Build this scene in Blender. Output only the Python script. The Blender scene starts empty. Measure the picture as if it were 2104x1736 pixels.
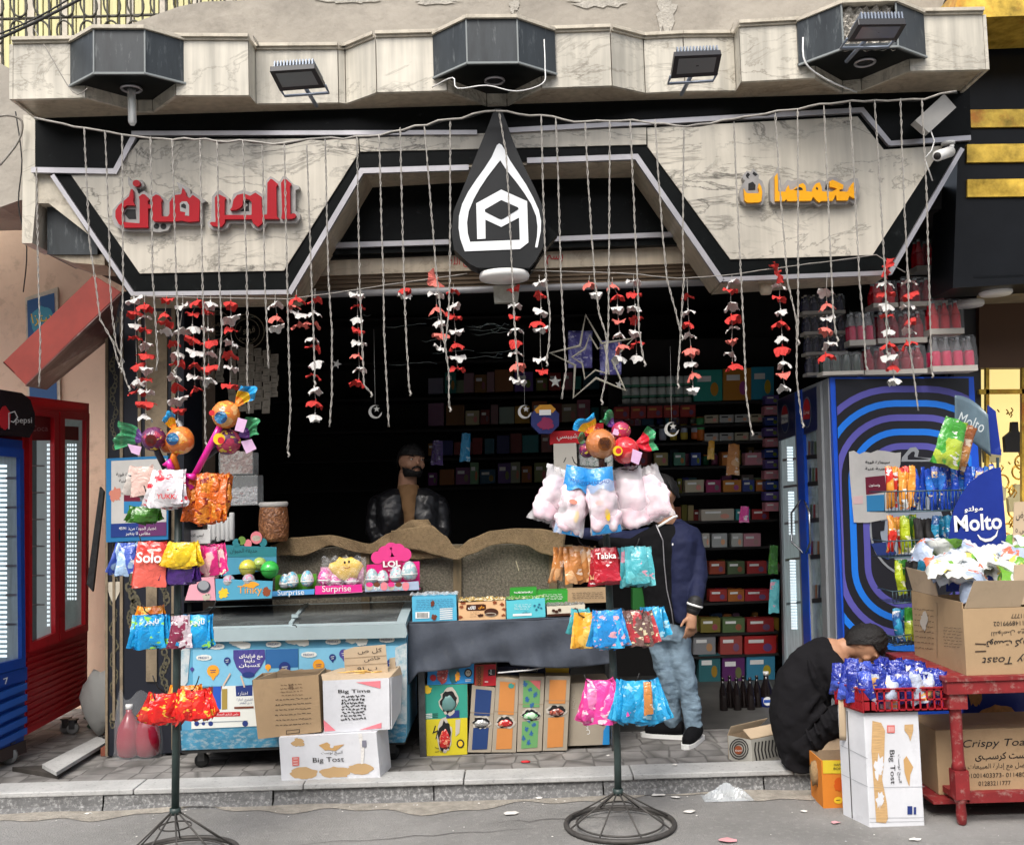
import bpy,math,random
from mathutils import Vector,Matrix
R=math.radians
SC=bpy.context.scene
COL=SC.collection
# camera
FPX=2104.0
cam=bpy.data.cameras.new('camera');camo=bpy.data.objects.new('camera',cam);COL.objects.link(camo)
cam.sensor_width=36.0;cam.lens=36.0;cam.clip_end=500
CAML=Vector((0,0,1.70))
CAMR=Matrix.Rotation(R(94.0),3,'X')@Matrix.Rotation(R(-1.7),3,'Z')
camo.matrix_world=Matrix.Translation(CAML)@CAMR.to_4x4()
SC.camera=camo
# light
w=bpy.data.worlds.new('World');SC.world=w;w.use_nodes=True
nt=w.node_tree;bg=nt.nodes['Background']
sky=nt.nodes.new('ShaderNodeTexSky');sky.sky_type='NISHITA';sky.sun_disc=False
SUN_EL,SUN_AZ=52.0,200.0
sky.sun_elevation=R(SUN_EL);sky.sun_rotation=R(SUN_AZ)
sky.dust_density=4.0;sky.air_density=1.0;sky.ozone_density=0.6
hs_=nt.nodes.new('ShaderNodeHueSaturation');hs_.inputs['Saturation'].default_value=0.45
nt.links.new(sky.outputs[0],hs_.inputs['Color']);nt.links.new(hs_.outputs[0],bg.inputs[0]);bg.inputs[1].default_value=0.145
sl=bpy.data.lights.new('sun','SUN');sl.energy=1.35;sl.angle=R(28);sl.color=(1.0,0.95,0.88)
so=bpy.data.objects.new('sun',sl);COL.objects.link(so)
sd=Vector((math.sin(R(SUN_AZ))*math.cos(R(SUN_EL)),math.cos(R(SUN_AZ))*math.cos(R(SUN_EL)),math.sin(R(SUN_EL))))
so.rotation_euler=sd.to_track_quat('Z','Y').to_euler();so.location=(0,-3,12)
SC.view_settings.view_transform='Standard';SC.view_settings.look='None'
SC.view_settings.exposure=0.85;SC.view_settings.gamma=1.0
SC.cycles.max_bounces=6;SC.cycles.diffuse_bounces=3;SC.cycles.glossy_bounces=3
SC.cycles.transmission_bounces=5;SC.cycles.transparent_max_bounces=16
# picture <-> world
def ray(px,py):
 return CAMR@Vector(((px-1052.0)/FPX,-(py-868.0)/FPX,-1.0))
def W(px,py,Y):
 d=ray(px,py);return CAML+d*(Y/d.y)
def G(px,py,z=0.0):
 d=ray(px,py);return CAML+d*((z-CAML.z)/d.z)
def PX(Y):
 return Y/FPX
 # materials
MT={}
def _n(nt,t,**k):
 n=nt.nodes.new(t)
 for a,b in k.items():setattr(n,a,b)
 return n
def c4(c):return(c[0],c[1],c[2],1.0)
def mat(name,col,rough=0.55,metal=0.0,var=0.0,vs=6.0,bump=0.0,bs=40.0,emit=0.0,trans=0.0,alpha=1.0,coat=0.0,dirt_or_sheen=None,ds=3.0,da=0.5,spec=0.5,ior=1.45,stretch=None,sss=0):
 """principled material; var = blotchy value variation, dirt = second colour over noise patches"""
 if name in MT:return MT[name]
 m=bpy.data.materials.new(name);m.use_nodes=True;MT[name]=m
 nt=m.node_tree;b=nt.nodes['Principled BSDF'];L=nt.links.new
 b.inputs['Base Color'].default_value=c4(col);b.inputs['Roughness'].default_value=rough
 b.inputs['Metallic'].default_value=metal;b.inputs['Specular IOR Level'].default_value=spec
 b.inputs['IOR'].default_value=ior
 if trans:b.inputs['Transmission Weight'].default_value=trans
 if coat:b.inputs['Coat Weight'].default_value=coat;b.inputs['Coat Roughness'].default_value=0.08
 if alpha<1:b.inputs['Alpha'].default_value=alpha
 if emit:b.inputs['Emission Color'].default_value=c4(col);b.inputs['Emission Strength'].default_value=emit
 if var or bump or dirt_or_sheen:
  tc=_n(nt,'ShaderNodeTexCoord');src=tc.outputs['Object']
  if stretch:
   mp=_n(nt,'ShaderNodeMapping');mp.inputs['Scale'].default_value=stretch;L(src,mp.inputs[0]);src=mp.outputs[0]
 cur=None
 if var:
  no=_n(nt,'ShaderNodeTexNoise');no.inputs['Scale'].default_value=vs;no.inputs['Detail'].default_value=7;no.inputs['Roughness'].default_value=0.65
  L(src,no.inputs['Vector'])
  rp=_n(nt,'ShaderNodeMapRange');rp.inputs[1].default_value=0.3;rp.inputs[2].default_value=0.7;rp.inputs[3].default_value=1-var;rp.inputs[4].default_value=1+var
  L(no.outputs[0],rp.inputs[0])
  mx=_n(nt,'ShaderNodeVectorMath',operation='SCALE');mx.inputs[0].default_value=col[:3]
  L(rp.outputs[0],mx.inputs['Scale']);cur=mx.outputs[0]
 if dirt_or_sheen:
  n2=_n(nt,'ShaderNodeTexNoise');n2 .inputs['Scale'].default_value=ds;n2 .inputs['Detail'].default_value=9;n2 .inputs['Roughness'].default_value=0.7
  L(src,n2 .inputs['Vector'])
  r2=_n(nt,'ShaderNodeMapRange');r2 .inputs[1].default_value=0.62-da*0.25;r2 .inputs[2].default_value=0.70;r2 .inputs[3].default_value=0;r2 .inputs[4].default_value=min(1,0.35+da)
  L(n2 .outputs[0],r2 .inputs[0])
  m2=_n(nt,'ShaderNodeMix',data_type='RGBA');L(r2 .outputs[0],m2 .inputs[0])
  if cur:L(cur,m2 .inputs[6])
  else:m2 .inputs[6].default_value=c4(col)
  m2 .inputs[7].default_value=c4(dirt_or_sheen);cur=m2 .outputs[2]
 if cur:L(cur,b.inputs['Base Color'])
 if bump:
  n3=_n(nt,'ShaderNodeTexNoise');n3 .inputs['Scale'].default_value=bs;n3 .inputs['Detail'].default_value=6
  L(src,n3 .inputs['Vector']);bp=_n(nt,'ShaderNodeBump');bp.inputs['Strength'].default_value=bump;bp.inputs['Distance'].default_value=0.01
  L(n3 .outputs[0],bp.inputs['Height']);L(bp.outputs[0],b.inputs['Normal'])
 return m
def marble(name,base,vein,amount=1.0,scale=1.4,streak=0.25,rough=0.35):
 if name in MT:return MT[name]
 m=bpy.data.materials.new(name);m.use_nodes=True;MT[name]=m
 nt=m.node_tree;b=nt.nodes['Principled BSDF'];L=nt.links.new
 tc=_n(nt,'ShaderNodeTexCoord');mp=_n(nt,'ShaderNodeMapping');mp.inputs['Scale'].default_value=(0.7,1,1.6);mp.inputs['Rotation'].default_value=(0,R(-18),0)
 L(tc.outputs['Object'],mp.inputs[0])
 def veins(sc,wd,det):
  no=_n(nt,'ShaderNodeTexNoise');no.inputs['Scale'].default_value=sc;no.inputs['Detail'].default_value=det;no.inputs['Roughness'].default_value=0.62;no.inputs['Distortion'].default_value=0.7
  L(mp.outputs[0],no.inputs['Vector'])
  s=_n(nt,'ShaderNodeMath',operation='SUBTRACT');s.inputs[1].default_value=0.5;L(no.outputs[0],s.inputs[0])
  a=_n(nt,'ShaderNodeMath',operation='ABSOLUTE');L(s.outputs[0],a.inputs[0])
  r=_n(nt,'ShaderNodeMapRange');r.inputs[1].default_value=0;r.inputs[2].default_value=wd;r.inputs[3].default_value=1;r.inputs[4].default_value=0;L(a.outputs[0],r.inputs[0])
  return r.outputs[0]
 v1=veins(scale*1.3,0.014,9);v2=veins(scale*2.6,0.024,10)
 pn=_n(nt,'ShaderNodeTexNoise');pn.inputs['Scale'].default_value=scale*0.9;pn.inputs['Detail'].default_value=2;L(mp.outputs[0],pn.inputs['Vector'])
 pr=_n(nt,'ShaderNodeMapRange');pr.inputs[1].default_value=0.44;pr.inputs[2].default_value=0.60;L(pn.outputs[0],pr.inputs[0])
 mm=_n(nt,'ShaderNodeMath',operation='MULTIPLY');L(v2,mm.inputs[0]);L(pr.outputs[0],mm.inputs[1])
 ad=_n(nt,'ShaderNodeMath',operation='MULTIPLY_ADD');L(v1,ad.inputs[0]);ad.inputs[1].default_value=0.6;L(mm.outputs[0],ad.inputs[2]);ad.use_clamp=True
 am=_n(nt,'ShaderNodeMath',operation='MULTIPLY');L(ad.outputs[0],am.inputs[0]);am.inputs[1].default_value=0.8*amount
 cl=_n(nt,'ShaderNodeTexNoise');cl.inputs['Scale'].default_value=2.2;cl.inputs['Detail'].default_value=6;L(tc.outputs['Object'],cl.inputs['Vector'])
 m2=_n(nt,'ShaderNodeMapping');m2 .inputs['Scale'].default_value=(14,14,0.9);L(tc.outputs['Object'],m2 .inputs[0])
 st=_n(nt,'ShaderNodeTexNoise');st.inputs['Scale'].default_value=1.6;st.inputs['Detail'].default_value=6;L(m2 .outputs[0],st.inputs['Vector'])
 sm=_n(nt,'ShaderNodeMath',operation='ADD');L(cl.outputs[0],sm.inputs[0]);L(st.outputs[0],sm.inputs[1])
 sr=_n(nt,'ShaderNodeMapRange');sr.inputs[1].default_value=0.75;sr.inputs[2].default_value=1.25;sr.inputs[3].default_value=1.08;sr.inputs[4].default_value=1.0-streak;L(sm.outputs[0],sr.inputs[0])
 sc_=_n(nt,'ShaderNodeVectorMath',operation='SCALE');sc_.inputs[0].default_value=base;L(sr.outputs[0],sc_.inputs['Scale'])
 mx=_n(nt,'ShaderNodeMix',data_type='RGBA');L(am.outputs[0],mx.inputs[0]);L(sc_.outputs[0],mx.inputs[6]);mx.inputs[7].default_value=c4(vein)
 L(mx.outputs[2],b.inputs['Base Color']);b.inputs['Roughness'].default_value=rough
 return m
def wrap(name,c1,c2,c3=(0.85,0.85,0.85),scale=14.0,t2=0.53,t3=0.62,rough=0.20,bump=0.42,grad=0.0,trans=0.0):
 """printed foil / film: base colour, big patches of a second, small flecks of a third (lettering, pictures, painted glints)"""
 if name in MT:return MT[name]
 m=bpy.data.materials.new(name);m.use_nodes=True;MT[name]=m
 nt=m.node_tree;b=nt.nodes['Principled BSDF'];L=nt.links.new
 tc=_n(nt,'ShaderNodeTexCoord');oi=_n(nt,'ShaderNodeObjectInfo')
 ad=_n(nt,'ShaderNodeVectorMath',operation='MULTIPLY_ADD');L(tc.outputs['Object'],ad.inputs[0]);ad.inputs[1].default_value=(1,1,1)
 cx=_n(nt,'ShaderNodeCombineXYZ');ml=_n(nt,'ShaderNodeMath',operation='MULTIPLY');L(oi.outputs['Random'],ml.inputs[0]);ml.inputs[1].default_value=0.25;L(ml.outputs[0],cx.inputs[1]);L(cx.outputs[0],ad.inputs[2])
 src=ad.outputs[0]
 n1=_n(nt,'ShaderNodeTexNoise');n1 .inputs['Scale'].default_value=scale;n1 .inputs['Detail'].default_value=2;L(src,n1 .inputs['Vector'])
 mp=_n(nt,'ShaderNodeMapping');mp.inputs['Scale'].default_value=(1,1,2.0);L(src,mp.inputs[0])
 n2=_n(nt,'ShaderNodeTexNoise');n2 .inputs['Scale'].default_value=scale*1.9;n2 .inputs['Detail'].default_value=3;L(mp.outputs[0],n2 .inputs['Vector'])
 r1=_n(nt,'ShaderNodeMapRange');r1 .inputs[1].default_value=t2-0.01;r1 .inputs[2].default_value=t2+0.01;L(n1 .outputs[0],r1 .inputs[0])
 r2=_n(nt,'ShaderNodeMapRange');r2 .inputs[1].default_value=t3-0.01;r2 .inputs[2].default_value=t3+0.01;L(n2 .outputs[0],r2 .inputs[0])
 a=_n(nt,'ShaderNodeMix',data_type='RGBA');L(r1 .outputs[0],a.inputs[0]);a.inputs[6].default_value=c4(c1);a.inputs[7].default_value=c4(c2)
 c=_n(nt,'ShaderNodeMix',data_type='RGBA');L(r2 .outputs[0],c.inputs[0]);L(a.outputs[2],c.inputs[6]);c.inputs[7].default_value=c4(c3)
 L(c.outputs[2],b.inputs['Base Color']);b.inputs['Roughness'].default_value=rough
 b.inputs['Specular IOR Level'].default_value=0.7
 if trans:b.inputs['Alpha'].default_value=1-trans
 n3=_n(nt,'ShaderNodeTexNoise');n3 .inputs['Scale'].default_value=20;n3 .inputs['Detail'].default_value=3;n3 .inputs['Distortion'].default_value=1.5;L(src,n3 .inputs['Vector'])
 bp=_n(nt,'ShaderNodeBump');bp.inputs['Strength'].default_value=bump;bp.inputs['Distance'].default_value=0.02;L(n3 .outputs[0],bp.inputs['Height']);L(bp.outputs[0],b.inputs['Normal'])
 return m
 # mesh builder
def tag(o,label=None,cat=None,group=None,kind=None):
 if label:o['label']=label
 if cat:o['category']=cat
 if group:o['group']=group
 if kind:o['kind']=kind
 return o
def thing(name,label,cat,loc=(0,0,0),group=None,rotz=0.0):
 o=bpy.data.objects.new(name,None);COL.objects.link(o);o.location=loc;o.empty_display_size=0.1
 o.rotation_euler=(0,0,rotz)
 return tag(o,label,cat,group)
def wloc(o):
 v=Vector((0,0,0));
 while o is not None:v=v+o.location;o=o.parent
 return v
class MB:
 def __init__(s):s.v=[];s.f=[];s.mi=[];s.sm=[];s.mats=[]
 def _m(s,m):
  if m not in s.mats:s.mats.append(m)
  return s.mats.index(m)
 def add(s,vs,fs,m,smooth=False):
  o=len(s.v);s.v.extend(Vector(v)for v in vs);k=s._m(m)
  for f in fs:s.f.append([i+o for i in f]);s.mi.append(k);s.sm.append(smooth)
 def box(s,a,b,m):
  x0,y0,z0=a;x1,y1,z1=b
  vs=[(x0,y0,z0),(x1,y0,z0),(x1,y1,z0),(x0,y1,z0),(x0,y0,z1),(x1,y0,z1),(x1,y1,z1),(x0,y1,z1)]
  s.add(vs,[(0,3,2,1),(4,5,6,7),(0,1,5,4),(1,2,6,5),(2,3,7,6),(3,0,4,7)],m)
 def prism(s,pts,d,m,m2=None,caps=(True,True)):
  """polygon pts swept along vector d; m2 = side material"""
  pts=[Vector(p)for p in pts];d=Vector(d);n=len(pts)
  nrm=Vector((0,0,0))
  for i in range(n):nrm+=pts[i].cross(pts[(i+1)%n])
  if nrm.dot(d)>0:pts=pts[::-1]
  fs=[]
  if caps[0]:s.add(pts,[list(range(n))],m)
  if caps[1]:s.add([p+d for p in pts],[list(range(n))[::-1]],m)
  vs=pts+[p+d for p in pts]
  s.add(vs,[(i,i+n,(i+1)%n+n,(i+1)%n)for i in range(n)],m2 or m)
 def poly(s,pts,m):s.add(pts,[list(range(len(pts)))],m)
 def strip(s,A,B,d,m):
  """band between two polylines A and B, swept by d"""
  for i in range(len(A)-1):s.prism([A[i],A[i+1],B[i+1],B[i]],d,m)
 def tube(s,path,r,m,n=8,closed=False,cap=True,smooth=True):
  P=[Vector(p)for p in path];k=len(P)
  if not hasattr(r,'__len__'):r=[r]*k
  up=None;rings=[]
  for i in range(k):
   a=P[i-1]if(i>0 or closed)else P[i];b=P[(i+1)%k]if(i<k-1 or closed)else P[i]
   t=(b-a);t=t.normalized()if t.length>1e-9 else Vector((0,0,1))
   if up is None:up=t.orthogonal().normalized()
   up=(up-t*up.dot(t));up=up.normalized()if up.length>1e-6 else t.orthogonal().normalized()
   sd_=t.cross(up)
   rings.append([P[i]+(up*math.cos(2*math.pi*j/n)+sd_*math.sin(2*math.pi*j/n))*r[i]for j in range(n)])
  vs=[v for q in rings for v in q];fs=[]
  for i in range(k if closed else k-1):
   i2=(i+1)%k
   for j in range(n):fs.append((i*n+j,i*n+(j+1)%n,i2*n+(j+1)%n,i2*n+j))
  if cap and not closed:fs.append(list(range(n))[::-1]);fs.append([(k-1)*n+j for j in range(n)])
  s.add(vs,fs,m,smooth)
 def lathe(s,prof,c,m,n=20,axis='Z',smooth=True,sx=1.0,sy=1.0):
  c=Vector(c);vs=[];fs=[];k=len(prof)
  for r,z in prof:
   for j in range(n):
    a=2*math.pi*j/n;x,y=r*math.cos(a)*sx,r*math.sin(a)*sy
    p={'Z':(x,y,z),'Y':(x,z,-y),'X':(z,x,y)}[axis]
    vs.append(c+Vector(p))
  for i in range(k-1):
   for j in range(n):fs.append((i*n+j,i*n+(j+1)%n,(i+1)*n+(j+1)%n,(i+1)*n+j))
  if prof[0][0]>1e-5:fs.append(list(range(n))[::-1])
  if prof[-1][0]>1e-5:fs.append([(k-1)*n+j for j in range(n)])
  s.add(vs,fs,m,smooth)
 def grid(s,fn,nu,nv,m,smooth=True,mf=None):
  vs=[fn(i/nu,j/nv)for j in range(nv+1)for i in range(nu+1)]
  o=len(s.v);s.v.extend(Vector(v)for v in vs)
  for j in range(nv):
   for i in range(nu):
    a=j*(nu+1)+i;s.f.append([o+a,o+a+1,o+a+nu+2,o+a+nu+1])
    s.mi.append(s._m(mf((i+.5)/nu,(j+.5)/nv)if mf else m));s.sm.append(smooth)
 def ball(s,c,r,m,n=16,sx=1,sy=1,sz=1,fn=None):
  c=Vector(c);k=max(6,n//2);vs=[];fs=[]
  for i in range(k+1):
   th=math.pi*i/k
   for j in range(n):
    a=2*math.pi*j/n;d=Vector((math.sin(th)*math.cos(a),math.sin(th)*math.sin(a),math.cos(th)))
    q=r*(fn(d)if fn else 1.0);vs.append(c+Vector((d.x*q*sx,d.y*q*sy,d.z*q*sz)))
  for i in range(k):
   for j in range(n):fs.append((i*n+j,(i+1)*n+j,(i+1)*n+(j+1)%n,i*n+(j+1)%n))
  s.add(vs,fs,m,True)
 def xf(s,M,start=0):
  for i in range(start,len(s.v)):s.v[i]=M@s.v[i]
  return s
 def mesh(s,name,off=Vector((0,0,0)),merge=False):
  me=bpy.data.meshes.new(name);me.from_pydata([tuple(v-off)for v in s.v],[],s.f)
  for m in s.mats:me.materials.append(m)
  me.polygons.foreach_set('material_index',s.mi);me.polygons.foreach_set('use_smooth',s.sm)
  me.update();return me
 def base(s):
  xs=[v.x for v in s.v];ys=[v.y for v in s.v];zs=[v.z for v in s.v]
  return Vector(((min(xs)+max(xs))/2,(min(ys)+max(ys))/2,min(zs)))
 def build(s,name,parent=None,label=None,cat=None,group=None,kind=None,bevel=0.0,local=False,sub=0,solid=0.0):
  if parent is None:
   off=s.base()if not local else Vector((0,0,0));loc=off
  else:
   off=wloc(parent)if not local else Vector((0,0,0));loc=Vector((0,0,0))
  me=s.mesh(name,off);o=bpy.data.objects.new(name,me);COL.objects.link(o);o.parent=parent;o.location=loc
  if solid:
   q=o.modifiers.new('solid','SOLIDIFY');q.thickness=solid;q.offset=0
  if bevel:
   q=o.modifiers.new('bevel','BEVEL');q.width=bevel;q.segments=2;q.limit_method='ANGLE';q.angle_limit=R(40)
  if sub:
   q=o.modifiers.new('sub','SUBSURF');q.levels=sub;q.render_levels=sub
  return tag(o,label,cat,group,kind)
def put(name,me,loc=(0,0,0),parent=None,rot=(0,0,0),scale=1.0,**k):
 o=bpy.data.objects.new(name,me);COL.objects.link(o);o.parent=parent;o.location=loc;o.rotation_euler=rot
 o.scale=(scale,)*3 if not hasattr(scale,'__len__')else scale
 return tag(o,**k)
 # lettering
_A={'ا':(0xFE8D,0xFE8E,0,0),'أ':(0xFE83,0xFE84,0,0),'إ':(0xFE87,0xFE88,0,0),'ب':(0xFE8F,0xFE90,0xFE91,0xFE92),'ة':(0xFE93,0xFE94,0,0),'ت':(0xFE95,0xFE96,0xFE97,0xFE98),'ث':(0xFE99,0xFE9A,0xFE9B,0xFE9C),'ج':(0xFE9D,0xFE9E,0xFE9F,0xFEA0),'ح':(0xFEA1,0xFEA2,0xFEA3,0xFEA4),'خ':(0xFEA5,0xFEA6,0xFEA7,0xFEA8),'د':(0xFEA9,0xFEAA,0,0),'ر':(0xFEAD,0xFEAE,0,0),'ز':(0xFEAF,0xFEB0,0,0),'س':(0xFEB1,0xFEB2,0xFEB3,0xFEB4),'ش':(0xFEB5,0xFEB6,0xFEB7,0xFEB8),'ص':(0xFEB9,0xFEBA,0xFEBB,0xFEBC),'ط':(0xFEC1,0xFEC2,0xFEC3,0xFEC4),'ع':(0xFEC9,0xFECA,0xFECB,0xFECC),'غ':(0xFECD,0xFECE,0xFECF,0xFED0),'ف':(0xFED1,0xFED2,0xFED3,0xFED4),'ق':(0xFED5,0xFED6,0xFED7,0xFED8),'ك':(0xFED9,0xFEDA,0xFEDB,0xFEDC),'ل':(0xFEDD,0xFEDE,0xFEDF,0xFEE0),'م':(0xFEE1,0xFEE2,0xFEE3,0xFEE4),'ن':(0xFEE5,0xFEE6,0xFEE7,0xFEE8),'ه':(0xFEE9,0xFEEA,0xFEEB,0xFEEC),'و':(0xFEED,0xFEEE,0,0),'ي':(0xFEF1,0xFEF2,0xFEF3,0xFEF4)}
def arabic(t):
 out=[]
 for i,c in enumerate(t):
  if c not in _A:out.append(c);continue
  pj=i>0 and t[i-1]in _A and _A[t[i-1]][2]!=0
  nj=i<len(t)-1 and t[i+1]in _A and _A[c][2]!=0
  out.append(chr(_A[c][(3 if nj else 1)if pj else(2 if nj else 0)]))
 return ''.join(out[::-1])
_TX={}
def text_mesh(t,bold=0.0):
 k=(t,bold)
 if k in _TX:return _TX[k]
 s=arabic(t)if any(c in _A for c in t)else t
 cu=bpy.data.curves.new('txt','FONT');cu.body=s;cu.size=1.0;cu.offset=bold;cu.resolution_u=3;cu.align_x='CENTER';cu.align_y='CENTER'
 ob=bpy.data.objects.new('txt',cu);COL.objects.link(ob)
 dg=bpy.context.evaluated_depsgraph_get();me=bpy.data.meshes.new_from_object(ob.evaluated_get(dg))
 vs=[v.co.copy()for v in me.vertices];fs=[list(p.vertices)for p in me.polygons]
 bpy.data.objects.remove(ob);bpy.data.curves.remove(cu);bpy.data.meshes.remove(me)
 if vs:
  x0,x1=min(v.x for v in vs),max(v.x for v in vs);y0,y1=min(v.y for v in vs),max(v.y for v in vs)
  vs=[Vector(((v.x-(x0+x1)/2),(v.y-(y0+y1)/2),0))for v in vs];_TX[k]=(vs,fs,x1-x0,y1-y0)
 else:_TX[k]=([],[],1,1)
 return _TX[k]
class Fr:
 """a flat face: origin o, unit vectors u (along) and v (up), metres; shapes are laid off it by e"""
 def __init__(s,o,u,v):s.o=Vector(o);s.u=Vector(u).normalized();s.v=Vector(v).normalized();s.n=s.u.cross(s.v);s.k=1
 def p(s,a,b,e=0.002):return s.o+s.u*a+s.v*b+s.n*e
 def poly(s,mb,pts,m,e=0.002):mb.poly([s.p(a,b,e)for a,b in pts],m)
 def rect(s,mb,a0,b0,a1,b1,m,e=0.002):s.poly(mb,[(a0,b0),(a1,b0),(a1,b1),(a0,b1)],m,e)
 def ell(s,mb,a,b,ra,rb,m,e=0.002,n=20):s.poly(mb,[(a+ra*math.cos(2*math.pi*i/n),b+rb*math.sin(2*math.pi*i/n))for i in range(n)],m,e)
 def ring(s,mb,pts_out,pts_in,m,e=0.002):
  n=len(pts_out)
  for i in range(n):
   j=(i+1)%n;mb.poly([s.p(*pts_out[i],e),s.p(*pts_out[j],e),s.p(*pts_in[j],e),s.p(*pts_in[i],e)],m)
 def text(s,mb,t,a,b,wd,ht,m,e=0.003,rot=0.0,bold=0.0,skew=0.0):
  """centred at a,b and fitted to wd x ht metres (either may be None)"""
  vs,fs,tw,th=text_mesh(t,bold)
  if not vs:return
  sx=wd/tw if wd else ht/th;sy=ht/th if ht else sx
  c,q=math.cos(rot),math.sin(rot);P=[]
  for v in vs:
   x=v.x*sx+skew*v.y*sy;y=v.y*sy;P.append(s.p(a+x*c-y*q,b+x*q+y*c,e))
  mb.add(P,fs,m)
 def line(s,mb,pts,w_,m,e=0.002):
  """stroke of width w_ along 2-D points, mitred"""
  n=len(pts)
  L_,R_=[],[]
  for i in range(n):
   p=Vector(pts[i]);a=Vector(pts[max(i-1,0)]);b=Vector(pts[min(i+1,n-1)])
   d1=(p-a).normalized()if i>0 else(b-p).normalized();d2=(b-p).normalized()if i<n-1 else d1
   t=(d1+d2);t=t.normalized()if t.length>1e-6 else d1
   nn=Vector((-t.y,t.x));k=1/max(0.35,nn.dot(Vector((-d1 .y,d1 .x))));ww=w_[i]if hasattr(w_,'__len__')else w_
   L_.append(p+nn*ww/2*k);R_.append(p-nn*ww/2*k)
  for i in range(n-1):s.poly(mb,[L_[i],R_[i],R_[i+1],L_[i+1]],m,e)
def FD(p0,p1,Y0,Y1=None,down=False):
 """face frame from picture points of its lower-left and lower-right corners; v is vertical"""
 a=W(p0[0],p0[1],Y0);b=W(p1[0],p1[1],Y1 or Y0);u=(b-a);L_=u.length
 f=Fr(a,u,Vector((0,0,1)));f.w=L_;return f
class DF(Fr):
 """front face at depth Y addressed directly in picture units (px, py)"""
 def __init__(s,Y):s.Y=Y
 def p(s,a,b,e=0.002):v=W(a,b,s.Y);return Vector((v.x,v.y-e,v.z))
 def text(s,mb,t,a,b,wd,ht,m,e=0.003,rot=0.0,bold=0.0,skew=0.0):
  vs,fs,tw,th=text_mesh(t,bold)
  if not vs:return
  sx=wd/tw if wd else ht/th;sy=ht/th if ht else sx;c,q=math.cos(rot),math.sin(rot)
  P=[]
  for v in vs:
   x=v.x*sx+skew*v.y*sy;y=v.y*sy;P.append(s.p(a+x*c-y*q,b-(x*q+y*c),e))
  mb.add(P,fs,m)
 def ell(s,mb,a,b,ra,rb,m,e=0.002,n=20):s.poly(mb,[(a+ra*math.cos(2*math.pi*i/n),b-rb*math.sin(2*math.pi*i/n))for i in range(n)],m,e)
 def rect(s,mb,a0,b0,a1,b1,m,e=0.002):
  q=0.0297;h=(a1-a0)*q/2
  s.poly(mb,[(a0,b1+h),(a1,b1-h),(a1,b0-h),(a0,b0+h)],m,e)
ORD=['first','second','third','fourth','fifth','sixth','seventh','eighth','ninth','tenth','eleventh','twelfth','thirteenth','fourteenth','fifteenth','sixteenth','seventeenth','eighteenth','nineteenth','twentieth']
RND=random.Random(7)
# common materials
M_black=mat('black_stone',(0.004,0.005,0.005),0.35,var=0.3,vs=9,dirt_or_sheen=(0.035,0.038,0.038),ds=16,da=0.12,spec=0.12)
M_alu=mat('aluminium',(0.42,0.41,0.43),0.42,0.7,var=0.12,vs=5)
M_white=mat('white_plastic',(0.72,0.72,0.70),0.5)
M_dark=mat('dark_void',(0.006,0.006,0.007),0.7)
M_ink=mat('black_print',(0.02,0.018,0.018),0.7)
M_pwhite=mat('white_print',(0.82,0.82,0.80),0.5)
M_pred=mat('red_print',(0.55,0.02,0.03),0.45)
M_pblue=mat('blue_print',(0.02,0.09,0.45),0.45)
M_pyel=mat('yellow_print',(0.80,0.52,0.03),0.45)
M_pgreen=mat('green_print',(0.03,0.30,0.10),0.45)
M_ppink=mat('pink_print',(0.75,0.05,0.25),0.45)
M_steel=mat('dull_steel',(0.10,0.10,0.10),0.5,0.6,var=0.3,vs=20)
M_wire=mat('black_wire',(0.015,0.015,0.015),0.6)
M_clear=mat('clear_film',(0.9,0.92,0.95),0.12,alpha=0.16,bump=0.5,bs=30,spec=0.8)
M_glass=mat('window_glass',(0.75,0.85,0.85),0.05,alpha=0.20,spec=0.8)
# ground
M_asph=mat('asphalt',(0.23,0.225,0.215),0.9,var=0.24,vs=1.1,bump=1.0,bs=110,dirt_or_sheen=(0.33,0.32,0.30),ds=26,da=0.35)
M_kerb=mat('terrazzo_kerb',(0.13,0.13,0.13),0.75,var=0.2,vs=5,bump=0.4,bs=60,dirt_or_sheen=(0.45,0.45,0.44),ds=55,da=0.5)
M_slab=mat('granite_slab',(0.42,0.42,0.41),0.7,var=0.18,vs=4,bump=0.3,bs=80,dirt_or_sheen=(0.14,0.14,0.14),ds=50,da=0.3)
KY=5.87;PZ=0.10;KZ=0.115
mb=MB();rr=random.Random(3)
def rz(x,y):return 0.006*math.sin(x*1.3)*math.cos(y*0.9)
mb.grid(lambda u,v:(-20+40*u,-25+u*0+31.0*v,0.0),40,30,M_asph)
o=mb.build('road',kind='structure')
mb=MB();M_dust=mat('gutter_dust',(.30,.275,.235),.95,var=.3,vs=14,bump=1.0,bs=90)
mb.grid(lambda u,v:(-6+12*u,5.846-(.10+.07*math.sin(u*31)+.05*math.sin(u*83+1)+.03*math.sin(u*211))*(1-v),.0035+.010*v*(1+.6*math.sin(u*97))*(.5+.5*math.sin(u*23))),240,5,M_dust);mb.build('gutter_dust',kind='stuff')
q=random.Random(31);M_crk=mat('tar_crack',(.05,.048,.045),.9)
for(x,y,L_,a)in((-1.2,5.2,1.3,.15),(.9,4.95,.9,-.3),(-.2,5.45,.8,.05),(1.9,5.55,.7,-.1)):
 mb=MB();P_=[(x+L_*k/14,y+a*k/14+q.uniform(-.02,.02),.0042)for k in range(15)];f=Fr((0,0,.0042),(1,0,0),(0,1,0));f.line(mb,[(p[0],p[1])for p in P_],[.001+.005*math.sin(3.1*k/14)for k in range(15)],M_crk,0);mb.build('crack',kind='structure')
mb=MB()
segs=[-20,-7,-4.3,-3.2,-2.35,-1.4,-0.5,0.45,1.35,2.3,3.2,4.3,7,20]
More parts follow.
